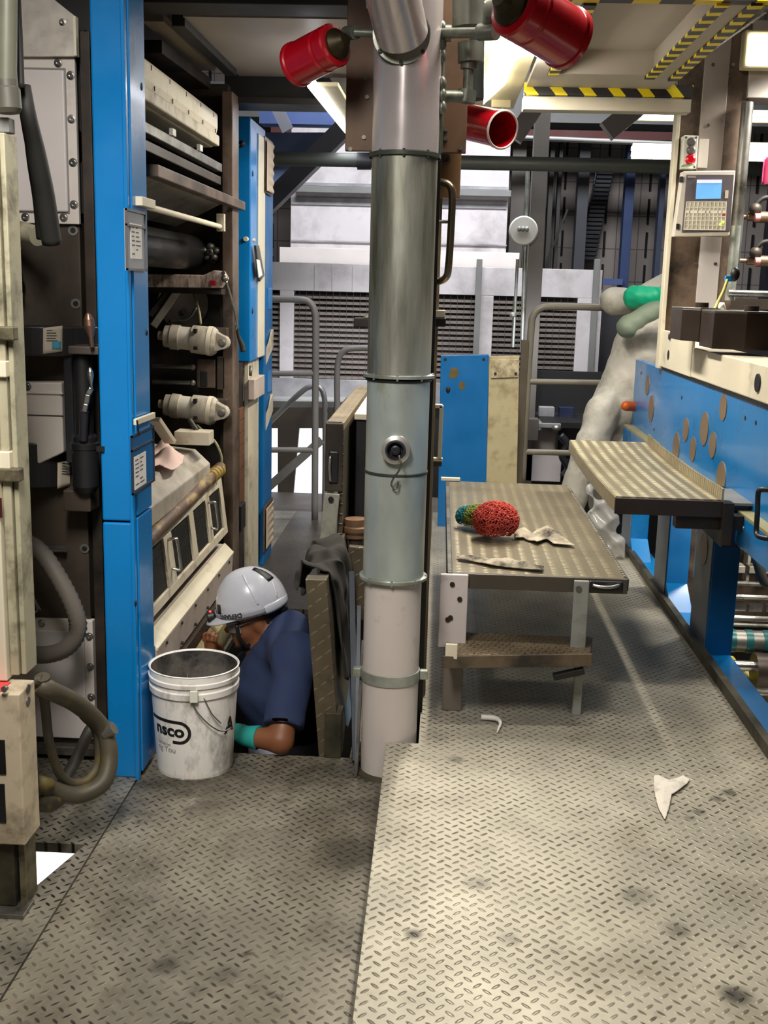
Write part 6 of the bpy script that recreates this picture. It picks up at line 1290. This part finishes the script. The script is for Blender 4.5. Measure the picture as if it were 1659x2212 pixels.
# ================================================================== BUCKET
BC = V((-.800, 3.580, 0)); 
t = thing('plastic_pail', 'dirty white plastic pail with a black oval logo beside the blue column', 'bucket', BC)
def br(z): return .128 + (.146 - .128) * z / .285
prof = [(.001, .004), (.122, .004), (.128, 0), (.130, .012), (br(.285), .285), (.152, .290), (.153, .310), (.1485, .314), (.1485, .326), (.154, .330), (.155, .343), (.151, .346), (.151, .366), (.1535, .370), (.1500, .372), (.146, .366), (.142, .28), (.124, .012), (.001, .010)]
b = MB(); b.lathe(BC, (0, 0, 1), prof, 56, False)
b.build('pail_body', mat('dirty_white_plastic', (240, 236, 230), .42, 0, .04, 8, dirt=(112, 104, 94), damt=.24, dsc=12, dsharp=.12, stretch=(1, 1, .45)), t)
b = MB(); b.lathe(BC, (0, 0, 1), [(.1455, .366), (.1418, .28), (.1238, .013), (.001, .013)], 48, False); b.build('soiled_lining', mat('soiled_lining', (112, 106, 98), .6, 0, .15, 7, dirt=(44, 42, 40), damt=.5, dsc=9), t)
def onp(u, v, off=.0012, a0=0.0):
    a = a0 + u / .140; r = br(v) + off
    return BC + V((math.sin(a) * r, -math.cos(a) * r, v))
def text_mesh(body, size, bold=0.0, align='LEFT'):
    cu = bpy.data.curves.new('txt', 'FONT'); cu.body = body; cu.size = size; cu.offset = bold; cu.align_x = align; cu.resolution_u = 4
    o = bpy.data.objects.new('txt', cu); COL.objects.link(o); dg = bpy.context.evaluated_depsgraph_get(); dg.update()
    me = bpy.data.meshes.new_from_object(o.evaluated_get(dg)); vs = [V(v.co) for v in me.vertices]; fs = [tuple(p.vertices) for p in me.polygons]
    bpy.data.objects.remove(o); bpy.data.curves.remove(cu); bpy.data.meshes.remove(me); return vs, fs
A0 = math.atan2(at(365, 1590, Y=3.47).x - BC.x, .12)
lg = mat('logo_black', (26, 25, 26), .5, 0, .05, 6)
zc_ = .172
vs, fs = text_mesh('nsco', .058, .0022)
w_ = max(v.x for v in vs); b = MB(); b.add([onp(v.x * 1.12 - .058, v.y + zc_ - .015, .0014, A0) for v in vs], fs); b.build('logo_letters', lg, t)
b = MB(); ring = []
def ov(r, s): return [( .045 + r * math.sin(k * math.pi / 16), r * math.cos(k * math.pi / 16)) for k in range(17)]
o1 = [(-.085 + i * .013, .042) for i in range(10)] + ov(.042, 0) + [(.035, -.042), (.02, -.042)]
o2 = [(-.085 + i * .013, .031) for i in range(10)] + ov(.031, 0) + [(.035, -.031), (.02, -.031)]
n_ = len(o1); b.add([onp(x, y + zc_, .0013, A0) for x, y in o1] + [onp(x, y + zc_, .0013, A0) for x, y in o2], [(i, i + 1, n_ + i + 1, n_ + i) for i in range(n_ - 1)]); b.build('logo_oval', lg, t)
for body, size, x, z in (('ng You', .030, -.055, .095), ('adhesives', .016, -.05, .118)):
    vs, fs = text_mesh(body, size); b = MB(); b.add([onp(v.x + x, v.y + z, .0013, A0) for v in vs], fs); b.build('faded_lettering', mat('faded_ink', (122, 116, 110), .6), t)
vs, fs = text_mesh('A', .075, .003); A1 = math.atan2(at(492, 1568, Y=3.55).x - BC.x, .045)
b = MB(); b.add([onp(v.x - .026, v.y + .15, .0013, A1) for v in vs], fs); b.build('logo_letters', lg, t)
b = MB()
lr = onp(.08, .31, .1, A0 + .12) - onp(.08, .31, .0, A0 + .12); b.bar(onp(.08, .288, .008, A0 + .12), onp(.08, .328, .006, A0 + .12), .026, .014, lr); b.build('handle_lug', mat('white_enclosure', (0, 0, 0)), t, .002)
b = MB(); q0 = onp(.075, .288, .008, A0 + .12); b.tube([q0, onp(.092, .25, .012, A0 + .12), onp(.13, .20, .014, A0 + .12), onp(.17, .17, .016, A0 + .12), onp(.21, .17, .018, A0 + .12)], .0022, 6); b.tube([onp(.11, .30, .006, A0 + .12), onp(.135, .24, .012, A0 + .12), onp(.165, .20, .013, A0 + .12)], .0022, 6); b.build('wire_bail', STEELD, t)
b = MB(); rn = random.Random(9)
for k in range(26):
    u = rn.uniform(-.03, .12); h = rn.uniform(.015, .05)
    b.prism([onp(u, .004, .001, A0 + .2), onp(u + .010, .004, .001, A0 + .2), onp(u + .008 + rn.uniform(-.004, .004), .004 + h, .001, A0 + .2)], (0, -.0008, 0))
b.build('dried_paint', mat('dried_white_paint', (226, 220, 210), .6), t)

# ================================================================== FIGURES (implicit surfaces turned into one mesh each)
def cap_(P, a, b2, ra, rb):
    a = np.array(a); b2 = np.array(b2); ab = b2 - a; tt = np.clip(((P - a) @ ab) / max(ab @ ab, 1e-9), 0, 1)
    return np.linalg.norm(P - (a + tt[:, None] * ab), axis=1) - (ra + tt * (rb - ra))
def ell_(P, c, r, R=None):
    q = P - np.array(c)
    if R is not None: q = q @ R
    r = np.array(r); k0 = np.linalg.norm(q / r, axis=1); k1 = np.linalg.norm(q / r ** 2, axis=1) + 1e-9
    return k0 * (k0 - 1) / k1
def smin(a, b2, k):
    h = np.clip(.5 + .5 * (b2 - a) / k, 0, 1); return b2 * (1 - h) + a * h - k * h * (1 - h)
def union(P, prims, infl=0.0):
    d = None
    for pr in prims:
        k = pr[-1]
        e = cap_(P, *pr[1:5]) if pr[0] == 'c' else ell_(P, *pr[1:-1])
        d = e if d is None else smin(d, e, k)
    return d - infl
def nets(fn, lo, hi, h):
    lo = np.array(lo, float); n = np.ceil((np.array(hi) - lo) / h).astype(int) + 1
    ax = [lo[i] + h * np.arange(n[i]) for i in range(3)]
    G = np.stack(np.meshgrid(*ax, indexing='ij'), -1).reshape(-1, 3)
    Fv = np.concatenate([fn(G[i:i + 200000]) for i in range(0, len(G), 200000)]).reshape(n)
    c = [(0, 0, 0), (1, 0, 0), (0, 1, 0), (1, 1, 0), (0, 0, 1), (1, 0, 1), (0, 1, 1), (1, 1, 1)]
    S = tuple(n - 1); cn = [Fv[i:i + S[0], j:j + S[1], k:k + S[2]] for i, j, k in c]
    ins = np.stack([x < 0 for x in cn]).sum(0); act = (ins > 0) & (ins < 8)
    ids = -np.ones(S, int); ids[act] = np.arange(act.sum())
    acc = np.zeros(S + (3,)); cnt = np.zeros(S)
    for a in range(8):
        for b2 in range(a + 1, 8):
            d = np.array(c[b2]) - np.array(c[a])
            if np.abs(d).sum() != 1: continue
            cr = (cn[a] < 0) != (cn[b2] < 0); tt = np.where(cr, cn[a] / np.where(cr, cn[a] - cn[b2], 1), 0)
            acc += np.where(cr[..., None], np.array(c[a]) + tt[..., None] * d, 0); cnt += cr
    idx = np.argwhere(act); vs = lo + h * (idx + acc[act] / cnt[act][:, None])
    fs = []
    for axx in range(3):
        u, v = (axx + 1) % 3, (axx + 2) % 3
        sl0 = [slice(None)] * 3; sl1 = [slice(None)] * 3; sl0[axx] = slice(0, -1); sl1[axx] = slice(1, None)
        A, B = Fv[tuple(sl0)] < 0, Fv[tuple(sl1)] < 0
        for s_, flip in ((A & ~B, False), (~A & B, True)):
            for q in np.argwhere(s_):
                if q[u] == 0 or q[v] == 0 or q[u] >= S[u] or q[v] >= S[v]: continue
                e = [q.copy() for _ in range(4)]; e[1][u] -= 1; e[2][u] -= 1; e[2][v] -= 1; e[3][v] -= 1
                f = [ids[tuple(w_)] for w_ in e]
                if min(f) < 0: continue
                fs.append(f[::-1] if flip else f)
    return vs, fs
def figure(name, mt, fn, lo, hi, h, parent=None, org=None):
    vs, fs = nets(fn, lo, hi, h); me = bpy.data.meshes.new(name)
    off = np.array(org if org is not None else (0, 0, 0), float)
    me.from_pydata([tuple(v) for v in (vs - off)], [], [list(map(int, f)) for f in fs]); me.polygons.foreach_set('use_smooth', [True] * len(me.polygons)); me.update()
    o = bpy.data.objects.new(name, me); COL.objects.link(o); me.materials.append(mt)
    if parent is None: o.location = tuple(off)
    else: o.parent = parent
    md = o.modifiers.new('smooth', 'SMOOTH'); md.factor = .5; md.iterations = 2
    return o
A_ = lambda *a, **k: np.array(at(*a, **k))
SKIN = mat('brown_skin', (126, 78, 50), .5, 0, .08, 14)
# ---- worker in the pit
pt = math.radians(15); yw = math.radians(12)
fw_ = np.array([-math.cos(pt) * math.cos(yw), -math.sin(yw) * math.cos(pt), -math.sin(pt)]); sd_ = np.cross([0, 0, 1.0], fw_); sd_ /= np.linalg.norm(sd_); up_ = np.cross(fw_, sd_)
# sd_ points to the figure's left, towards the camera
HC = A_(549, 1331, Y=4.17); HR = np.stack([fw_, sd_, up_], 1)
hd = lambda f, s_, u: HC + fw_ * f + sd_ * s_ + up_ * u
LS, LE, LW = A_(640, 1418, Y=3.90), A_(606, 1618, Y=3.70), A_(530, 1614, Y=3.745)
LE[2] = max(LE[2], .050); LW[2] = .042
NB = A_(613, 1362, Y=4.16); CH = A_(612, 1480, Y=4.16); PV = A_(628, 1640, Y=4.2)
RS, RE, RW = A_(580, 1405, Y=4.34), A_(505, 1475, Y=4.45), A_(478, 1428, Y=4.40)
LH = LW + np.array([-.06, .05, .01]); RH = RW + (RW - RE) / np.linalg.norm(RW - RE) * .07
FT = [np.array([PV[0] - .02 + dx_, PV[1] + dy_, -.98]) for dx_, dy_ in ((.0, -.10), (.02, .12))]
KN = [np.array([PV[0] - .02, PV[1] - .10, -.5]), np.array([PV[0], PV[1] + .12, -.5])]
def fingers(root, dirv, side, curl, L=.075, r=.0085):
    """four fingers and a thumb with two bends each"""
    dirv = dirv / np.linalg.norm(dirv); side = side - dirv * (side @ dirv); side /= np.linalg.norm(side); nrm = np.cross(dirv, side); out = []
    for k, l in enumerate((.92, 1.0, .95, .78)):
        b0 = root + side * (k - 1.5) * .0205 + dirv * .02; d1 = dirv * math.cos(curl) + nrm * math.sin(curl); d2 = dirv * math.cos(curl * 2.2) + nrm * math.sin(curl * 2.2)
        p1 = b0 + dirv * L * .45 * l; p2 = p1 + d1 * L * .33 * l; p3 = p2 + d2 * L * .28 * l
        out += [('c', b0, p1, r * 1.1, r, .006), ('c', p1, p2, r, r * .95, .004), ('c', p2, p3, r * .95, r * .8, .004)]
    b0 = root - side * .036 - dirv * .045; p1 = b0 - side * .022 + dirv * .03 + nrm * .01; p2 = p1 + dirv * .03 + nrm * .012
    return out + [('c', b0, p1, .013, .011, .01), ('c', p1, p2, .011, .009, .004)]
head = [('e', HC, (.098, .076, .112), HR, .01), ('e', hd(.036, 0, -.066), (.062, .054, .058), HR, .03), ('e', hd(.070, 0, -.098), (.026, .028, .020), HR, .03),
        ('c', hd(.088, 0, .008), hd(.116, 0, -.026), .009, .014, .012), ('e', hd(.084, 0, .022), (.022, .05, .012), HR, .02), ('e', hd(.09, 0, -.058), (.016, .026, .009), HR, .01), ('e', hd(.092, 0, -.070), (.013, .022, .008), HR, .008),
        ('e', hd(-.008, .078, -.012), (.024, .010, .032), HR, .008), ('e', hd(-.008, -.078, -.012), (.024, .010, .032), HR, .008), ('e', hd(.055, .045, -.035), (.03, .02, .024), HR, .03)]
neck = [('c', hd(-.025, 0, -.06), NB, .050, .062, .03)]
torso = [('c', NB + np.array([.025, 0, -.05]), CH, .085, .150, .08), ('c', RS, LS, .075, .075, .06), ('c', CH, PV, .155, .150, .08)]
larm = [('c', LS, LE, .056, .045, .05)]
lfore = [('c', LE, LW, .045, .033, .02)]
rarm = [('c', RS, RE, .054, .044, .05), ('c', RE, RW, .043, .030, .02)]
lhand = [('e', LW + (LH - LW) * .55, (.048, .036, .022), None, .02)] + fingers(LH, np.array([-1., .55, -.05]), np.array([0, 1., 0.1]), -.35)
dr = (RH - RW); rhand = [('c', RW, RH, .028, .036, .02)] + fingers(RH, dr, np.array([.3, -.6, .7]), .8)
legs = []
for K, Ft in zip(KN, FT): legs += [('c', PV + np.array([0, (K - PV)[1] * .7, -.05]), K, .09, .065, .05), ('c', K, Ft, .062, .045, .03), ('c', Ft, Ft + np.array([-.17, 0, -.0]), .045, .035, .03)]
allp = head + neck + torso + larm + lfore + lhand + rarm + rhand + legs
worker = figure('person', SKIN, lambda P: union(P, allp), (-1.15, 3.62, -1.0), (-.22, 4.62, .80), .0095, None, (PV[0], PV[1], -.99))
tag(worker, 'person in navy t-shirt and white helmet standing in the floor pit, bent over the pail', 'person')
org1 = np.array([PV[0], PV[1], -.99])
def wr(P, f, a): return a * (np.sin(P[:, 0] * f + 2.2 * np.sin(P[:, 2] * f * .7)) * np.sin(P[:, 1] * f * .8 + 1.7 * np.sin(P[:, 0] * f * .5 + P[:, 2] * f * .6)))
NAVY = mat('navy_cotton', (36, 50, 84), .85, 0, .1, 20, bump=.2, bsc=160)
sl_n = (LE - LS) / np.linalg.norm(LE - LS); sl_e = LS + (LE - LS) * .84
sr_n = (RE - RS) / np.linalg.norm(RE - RS); sr_e = RS + (RE - RS) * .6
nk_n = (hd(-.025, 0, -.06) - NB); nk_n /= np.linalg.norm(nk_n)
def shirt(P):
    d1 = union(P, [('c', NB + np.array([.015, 0, -.03]), CH, .112, .168, .06), ('c', RS, LS, .085, .086, .06), ('c', CH, PV + np.array([0, 0, .05]), .168, .166, .08)]) 
    d1 = np.maximum(d1, -cap_(P, NB + nk_n * .026, hd(-.025, 0, -.06), .062, .074)); d1 = np.maximum(d1, .004 - ell_(P, hd(.01, 0, -.01), (.105, .08, .118), HR)); d1 = np.maximum(d1, (PV[2] + .15 - (P[:, 0] - PV[0]) * .25) - P[:, 2])
    d2 = np.maximum(cap_(P, LS, LE, .078, .074), (P - sl_e) @ sl_n); d3 = np.maximum(cap_(P, RS, RE, .074, .068), (P - sr_e) @ sr_n)
    return smin(smin(d1, d2, .045), d3, .045) + wr(P, 34, .0035)
figure('t_shirt', NAVY, shirt, (-1.0, 3.68, -.16), (-.22, 4.62, .66), .0095, worker, org1)
def slacks(P): return np.maximum(union(P, [('c', CH * .25 + PV * .75, PV + np.array([0, 0, -.1]), .162, .160, .05)] + [(q[0], q[1], q[2], q[3] + .02, q[4] + .025, q[5]) for q in legs if q[2][2] > -.95 or True][0:2] + [(q[0], q[1], q[2], q[3] + .02, q[4] + .025, q[5]) for q in legs[3:5]]), P[:, 2] - (PV[2] + .20)) + wr(P, 26, .003)
figure('trousers', mat('pale_trousers', (176, 180, 196), .85, 0, .06, 12), slacks, (-.85, 3.85, -1.0), (-.22, 4.55, .3), .014, worker, org1)
def glove(P): return np.maximum(union(P, [(q[0], *q[1:3], q[3] + .004, q[4] + .004, q[5]) if q[0] == 'c' else ('e', q[1], tuple(x + .004 for x in q[2]), q[3], q[4]) for q in lhand] + [('c', LW + (LE - LW) * .38, LW, .045, .036, .02)]), (P - (LW + (LE - LW) * .38)) @ ((LE - LW) / np.linalg.norm(LE - LW)))
figure('glove', mat('teal_glove', (34, 152, 146), .5, 0, .06, 14), glove, (-.98, 3.6, -.01), (-.5, 3.86, .13), .005, worker, org1)
# hair and beard
HAIR = mat('black_hair', (22, 19, 18), .6, 0, .2, 40)
def hair(P):
    d = ell_(P, HC, (.110, .087, .120), HR); q = (P - HC) @ HR
    back = np.maximum(d, np.maximum(q[:, 0] + .012 - np.clip(q[:, 2], 0, .1) * .8, -.062 - q[:, 2]))
    beard = np.maximum(ell_(P, hd(.044, 0, -.078), (.066, .058, .055), HR), np.maximum(q[:, 2] + .075 + (q[:, 0] - .03) * .25, -(q[:, 0] + .02)))
    ear = ell_(P, hd(-.008, .078, -.012), (.034, .03, .042), HR)
    return np.maximum(np.minimum(back, beard), -ear)
figure('hair', HAIR, hair, tuple(HC - .16), tuple(HC + .16), .0055, worker, org1)
# helmet
def hw(f, s_, u): return V(tuple(HC + fw_ * f + sd_ * s_ + up_ * u))
def child(mb, name, mt, parent, **k):
    o = mb.build(name, mt, parent, **k); return o
HZ = .047
def dome(u, v):
    ph = 2 * math.pi * u; th = v * math.pi / 2; cs = math.cos(th); rf = .138 if math.cos(ph) > 0 else .140
    ridge = .006 * max(0, math.sin(th * 1.0)) * math.exp(-(math.sin(ph) * cs / .28) ** 2)
    return hw(-.004 + rf * math.cos(ph) * cs ** .9, .116 * math.sin(ph) * cs ** .9, HZ + (.146 + ridge) * math.sin(th))
HEL = mat('helmet_white', (190, 192, 202), .3, 0, .03, 6, coat=.3)
b = MB(); b.grid(dome, 48, 20); helm = child(b, 'helmet', HEL, worker, solid=.004); helm['label'] = 'white safety helmet'
b = MB()
def brim(u, v):
    ph = -1.15 + 2.3 * u; ext = .052 * math.cos(ph * 1.2) ** 1 * v
    return hw(-.004 + (.138 + ext) * math.cos(ph), .117 * math.sin(ph) * (1 + ext), HZ - .002 - .024 * v * math.cos(ph))
b.grid(brim, 24, 4); child(b, 'peak', HEL, helm, solid=.004)
def rimf(u, v):
    ph = 2 * math.pi * u; return hw(-.004 + (.139 + .003 * math.sin(v * 3.14)) * math.cos(ph), (.117 + .003 * math.sin(v * 3.14)) * math.sin(ph), HZ - .016 + .022 * v + (.014 * (v - .3) if math.cos(ph) < -.3 else 0))
b = MB(); b.grid(rimf, 48, 4); child(b, 'rim', HEL, helm, solid=.003)
for ph0, ph1, v0, v1 in ((.385, .445, .42, .80), (.055, .085, .06, .22)):
    b = MB(); cx_ = hw(-.004, 0, HZ + .03)
    b.grid(lambda u, v: dome(ph0 + (ph1 - ph0) * u, v0 + (v1 - v0) * v) + (dome(ph0 + (ph1 - ph0) * u, v0 + (v1 - v0) * v) - cx_).normalized() * .0035, 5, 6); child(b, 'vent', BLACK, helm, solid=.003)
for phr in (.30, .40):
    b = MB(); b.tube([dome(phr - .02 + (.08 - .0) * k / 8 * (1 if phr > .35 else -.4), .12 + .65 * k / 8) for k in range(9)], .0045, 8, 3); child(b, 'ridge', HEL, helm)
# headlamp and strap with upside-down lettering
def band(ph, z, off=.0045): return hw(-.004 + (.141 + off) * math.cos(ph), (.1185 + off) * math.sin(ph), z)
b = MB(); b.grid(lambda u, v: band(-.2 + 2.1 * u, HZ - .006 + .022 * v - .004 * u), 32, 3); st_ = child(b, 'lamp_strap', mat('strap_grey', (150, 152, 160), .6), helm, solid=.003)
vs, fs = text_mesh('DEFIANT', .024, .0008)
w_ = max(v.x for v in vs); b = MB(); b.add([band(.52 + (w_ - v.x) / .128, HZ - .003 + (.018 - v.y), .008) for v in vs], fs); child(b, 'strap_lettering', mat('strap_ink', (40, 36, 40), .6), st_)
b = MB(); b.lathe(hw(.140, .0, HZ - .002), V(tuple(fw_)), [(.016, 0), (.024, .008), (.026, .03), (.022, .036), (.001, .034)], 20); lamp = child(b, 'headlamp', BLACK, helm)
b = MB(); b.ell(hw(.158, .016, HZ + .024), (.006, .005, .005), 10); child(b, 'red_indicator', mat('red_led', (230, 60, 50), .4, emit=(240, 70, 60), est=1.5), lamp)
b = MB(); b.tube([hw(.07, .080, .01), hw(.075, .077, -.045), hw(.06, .06, -.09), hw(.04, .03, -.125)], .008, 8); child(b, 'chin_strap', BLACK, helm)
b = MB(); b.tube([hw(-.11, .05, .02), hw(-.125, .0, -.01), hw(-.11, -.05, .02)], .014, 8); child(b, 'ratchet', BLACK, helm)
GLM = mat('clear_goggle', (206, 196, 200), .15, 0, .03, 6, trans=.6)
b = MB(); b.grid(lambda u, v: hw(.112 - .05 * (2 * u - 1) ** 2, .072 * (2 * u - 1), .016 - .05 * v), 14, 5); gg = child(b, 'safety_glasses', GLM, worker, solid=.003)
b = MB(); b.tube([hw(.064, .074, .0), hw(.03, .081, .006), hw(-.01, .084, .004)], .003, 6); child(b, 'temple_arm', GLM, gg)
# ---- worker in coveralls
SK2 = mat('tan_skin', (170, 120, 90), .5, 0, .06, 12)
Q = 7.12
hipL, hipR = A_(1304, 888, Y=Q - .02), A_(1335, 892, Y=Q + .2)
chest, shN, shF = A_(1392, 745, Y=Q + .1), A_(1425, 700, Y=Q - .08), A_(1432, 660, Y=Q + .28)
kneeL, ankL = A_(1277, 965, Y=Q - .08), A_(1226, 1120, Y=Q - .02); ankL[2] = .24
kneeR, ankR = A_(1325, 985, Y=Q + .18), A_(1296, 1120, Y=Q + .26); ankR[2] = .24
elF, wrF = A_(1326, 650, Y=Q + .22), A_(1382, 640, Y=Q + .05); elN, wrN = A_(1358, 706, Y=Q - .16), A_(1412, 672, Y=Q - .14)
hd2 = A_(1470, 650, Y=Q + .12); pel = (hipL + hipR) / 2
handF = wrF + np.array([.075, -.02, .0]); handN = wrN + np.array([.08, .01, .02])
hF = [('c', wrF, handF, .034, .042, .02)] + fingers(handF, np.array([1., -.1, .1]), np.array([0, .3, 1.]), .6, .085, .010)
hN = [('c', wrN, handN, .032, .040, .02)] + fingers(handN, np.array([1., .2, .2]), np.array([0, .4, 1.]), .5)
body2 = [('e', hd2, (.095, .078, .118), None, .02), ('e', hd2 + np.array([.07, -.0, -.07]), (.04, .04, .05), None, .03), ('c', hd2 + np.array([-.02, 0, -.08]), (shN + shF) / 2, .055, .065, .03), ('c', (shN + shF) / 2, chest, .11, .14, .08), ('c', chest, pel, .14, .135, .08), ('c', shN, shF, .07, .07, .05),
         ('c', hipL, kneeL, .085, .062, .05), ('c', kneeL, ankL, .058, .042, .03), ('c', ankL, ankL + np.array([.05, -.17, -.055]), .04, .035, .03), ('c', hipR, kneeR, .085, .062, .05), ('c', kneeR, ankR, .058, .042, .03), ('c', ankR, ankR + np.array([.05, -.15, -.055]), .04, .035, .03),
         ('c', shF, elF, .05, .042, .04), ('c', elF, wrF, .042, .032, .02), ('c', shN, elN, .05, .042, .04), ('c', elN, wrN, .042, .032, .02)] + hF + hN
org2 = np.array([pel[0], pel[1], .14])
lo2, hi2 = (.62, 6.80, .12), (1.90, 7.62, 1.95)
w2 = figure('person', SK2, lambda P: union(P, body2), lo2, hi2, .013, None, org2)
tag(w2, 'person in white coveralls and green gloves leaning against the far end of the blue machine', 'person')
def suit(P):
    d = union(P, [('c', (shN + shF) / 2, chest, .135, .170, .1), ('c', chest, pel, .170, .152, .1), ('c', hipL, kneeL, .118, .100, .05), ('c', kneeL, ankL + np.array([0, 0, .02]), .100, .102, .05), ('c', hipR, kneeR, .115, .095, .03), ('c', kneeR, ankR + np.array([0, 0, .02]), .10, .09, .03),
                  ('c', shN, shF, .10, .10, .06), ('c', shF, elF, .10, .085, .06), ('c', elF, elF + (wrF - elF) * .5, .085, .07, .04), ('c', A_(1398, 626, Y=Q + .3), A_(1440, 612, Y=Q + .3), .055, .075, .05), ('c', shN, elN + (shN - elN) * .15, .09, .078, .05), ('e', hd2 + np.array([-.03, 0, .01]), (.12, .11, .15), None, .06)])
    return d + wr(P, 12, .004) + .006 * np.abs(np.sin(P[:, 2] * 22 - P[:, 0] * 9 + 1.5 * np.sin(P[:, 0] * 14 + P[:, 1] * 9))) ** .6 + wr(P + .3, 38, .002)
COV = mat('coverall_white', (194, 189, 178), .85, 0, .05, 6, dirt=(140, 136, 118), damt=.3, dsc=4, bump=.3, bsc=30)
figure('coveralls', COV, suit, lo2, hi2, .013, w2, org2)
grow = lambda L_, e: [(q[0], q[1], q[2], q[3] + e, q[4] + e, q[5]) for q in L_]
figure('glove', mat('green_glove', (14, 172, 128), .5, 0, .08, 12), lambda P: union(P, grow(hF, .006) + [('c', wrF + (elF - wrF) * .2, wrF, .074, .06, .02), ('c', wrF, handF, .06, .06, .03)]) + wr(P, 60, .003), (1.05, 6.9, 1.45), (1.6, 7.4, 1.85), .008, w2, org2)
figure('gauntlet', mat('grey_green_glove', (112, 124, 106), .6, 0, .1, 8), lambda P: union(P, grow(hN, .006) + [('c', elN, wrN, .074, .058, .03)]) + wr(P, 30, .004), (.95, 6.7, 1.2), (1.65, 7.3, 1.8), .009, w2, org2)
for an in (ankL, ankR):
    figure('shoe', BLACK, lambda P: np.maximum(union(P, [('c', an + np.array([0, .03, -.05]), an + np.array([.05, -.19, -.062]), .055, .045, .03)]), .142 - P[:, 2]), tuple(an - .32), tuple(an + .15), .012, w2, org2)
# ---- plastic bag
bc = A_(1303, 1142, Y=6.32)
def bag(P):
    q = P - bc; d = ell_(P, bc, (.13, .12, .20)); d = smin(d, cap_(P, bc + np.array([-.05, 0, .15]), bc + np.array([-.12, .02, .30]), .07, .05), .05); d = smin(d, ell_(P, bc + np.array([.07, -.02, -.10]), (.10, .10, .13)), .04)
    f = np.abs(np.sin(q[:, 0] * 23 + 3 * np.sin(q[:, 2] * 11)) ) * .030 + np.abs(np.sin(q[:, 2] * 19 - q[:, 0] * 16 + q[:, 1] * 9)) * .026 + np.abs(np.sin(q[:, 2] * 33 + q[:, 0] * 41)) * .012
    return np.maximum(d + f, .142 - P[:, 2])
o = figure('plastic_bag', mat('cloudy_plastic', (226, 224, 220), .18, 0, .04, 6, trans=.45, alpha=.8), bag, tuple(bc - .36), tuple(bc + .42), .011, None, tuple(bc - np.array([0, 0, .2]))); tag(o, 'crumpled translucent white plastic bag on the deck under the upper step', 'plastic bag')
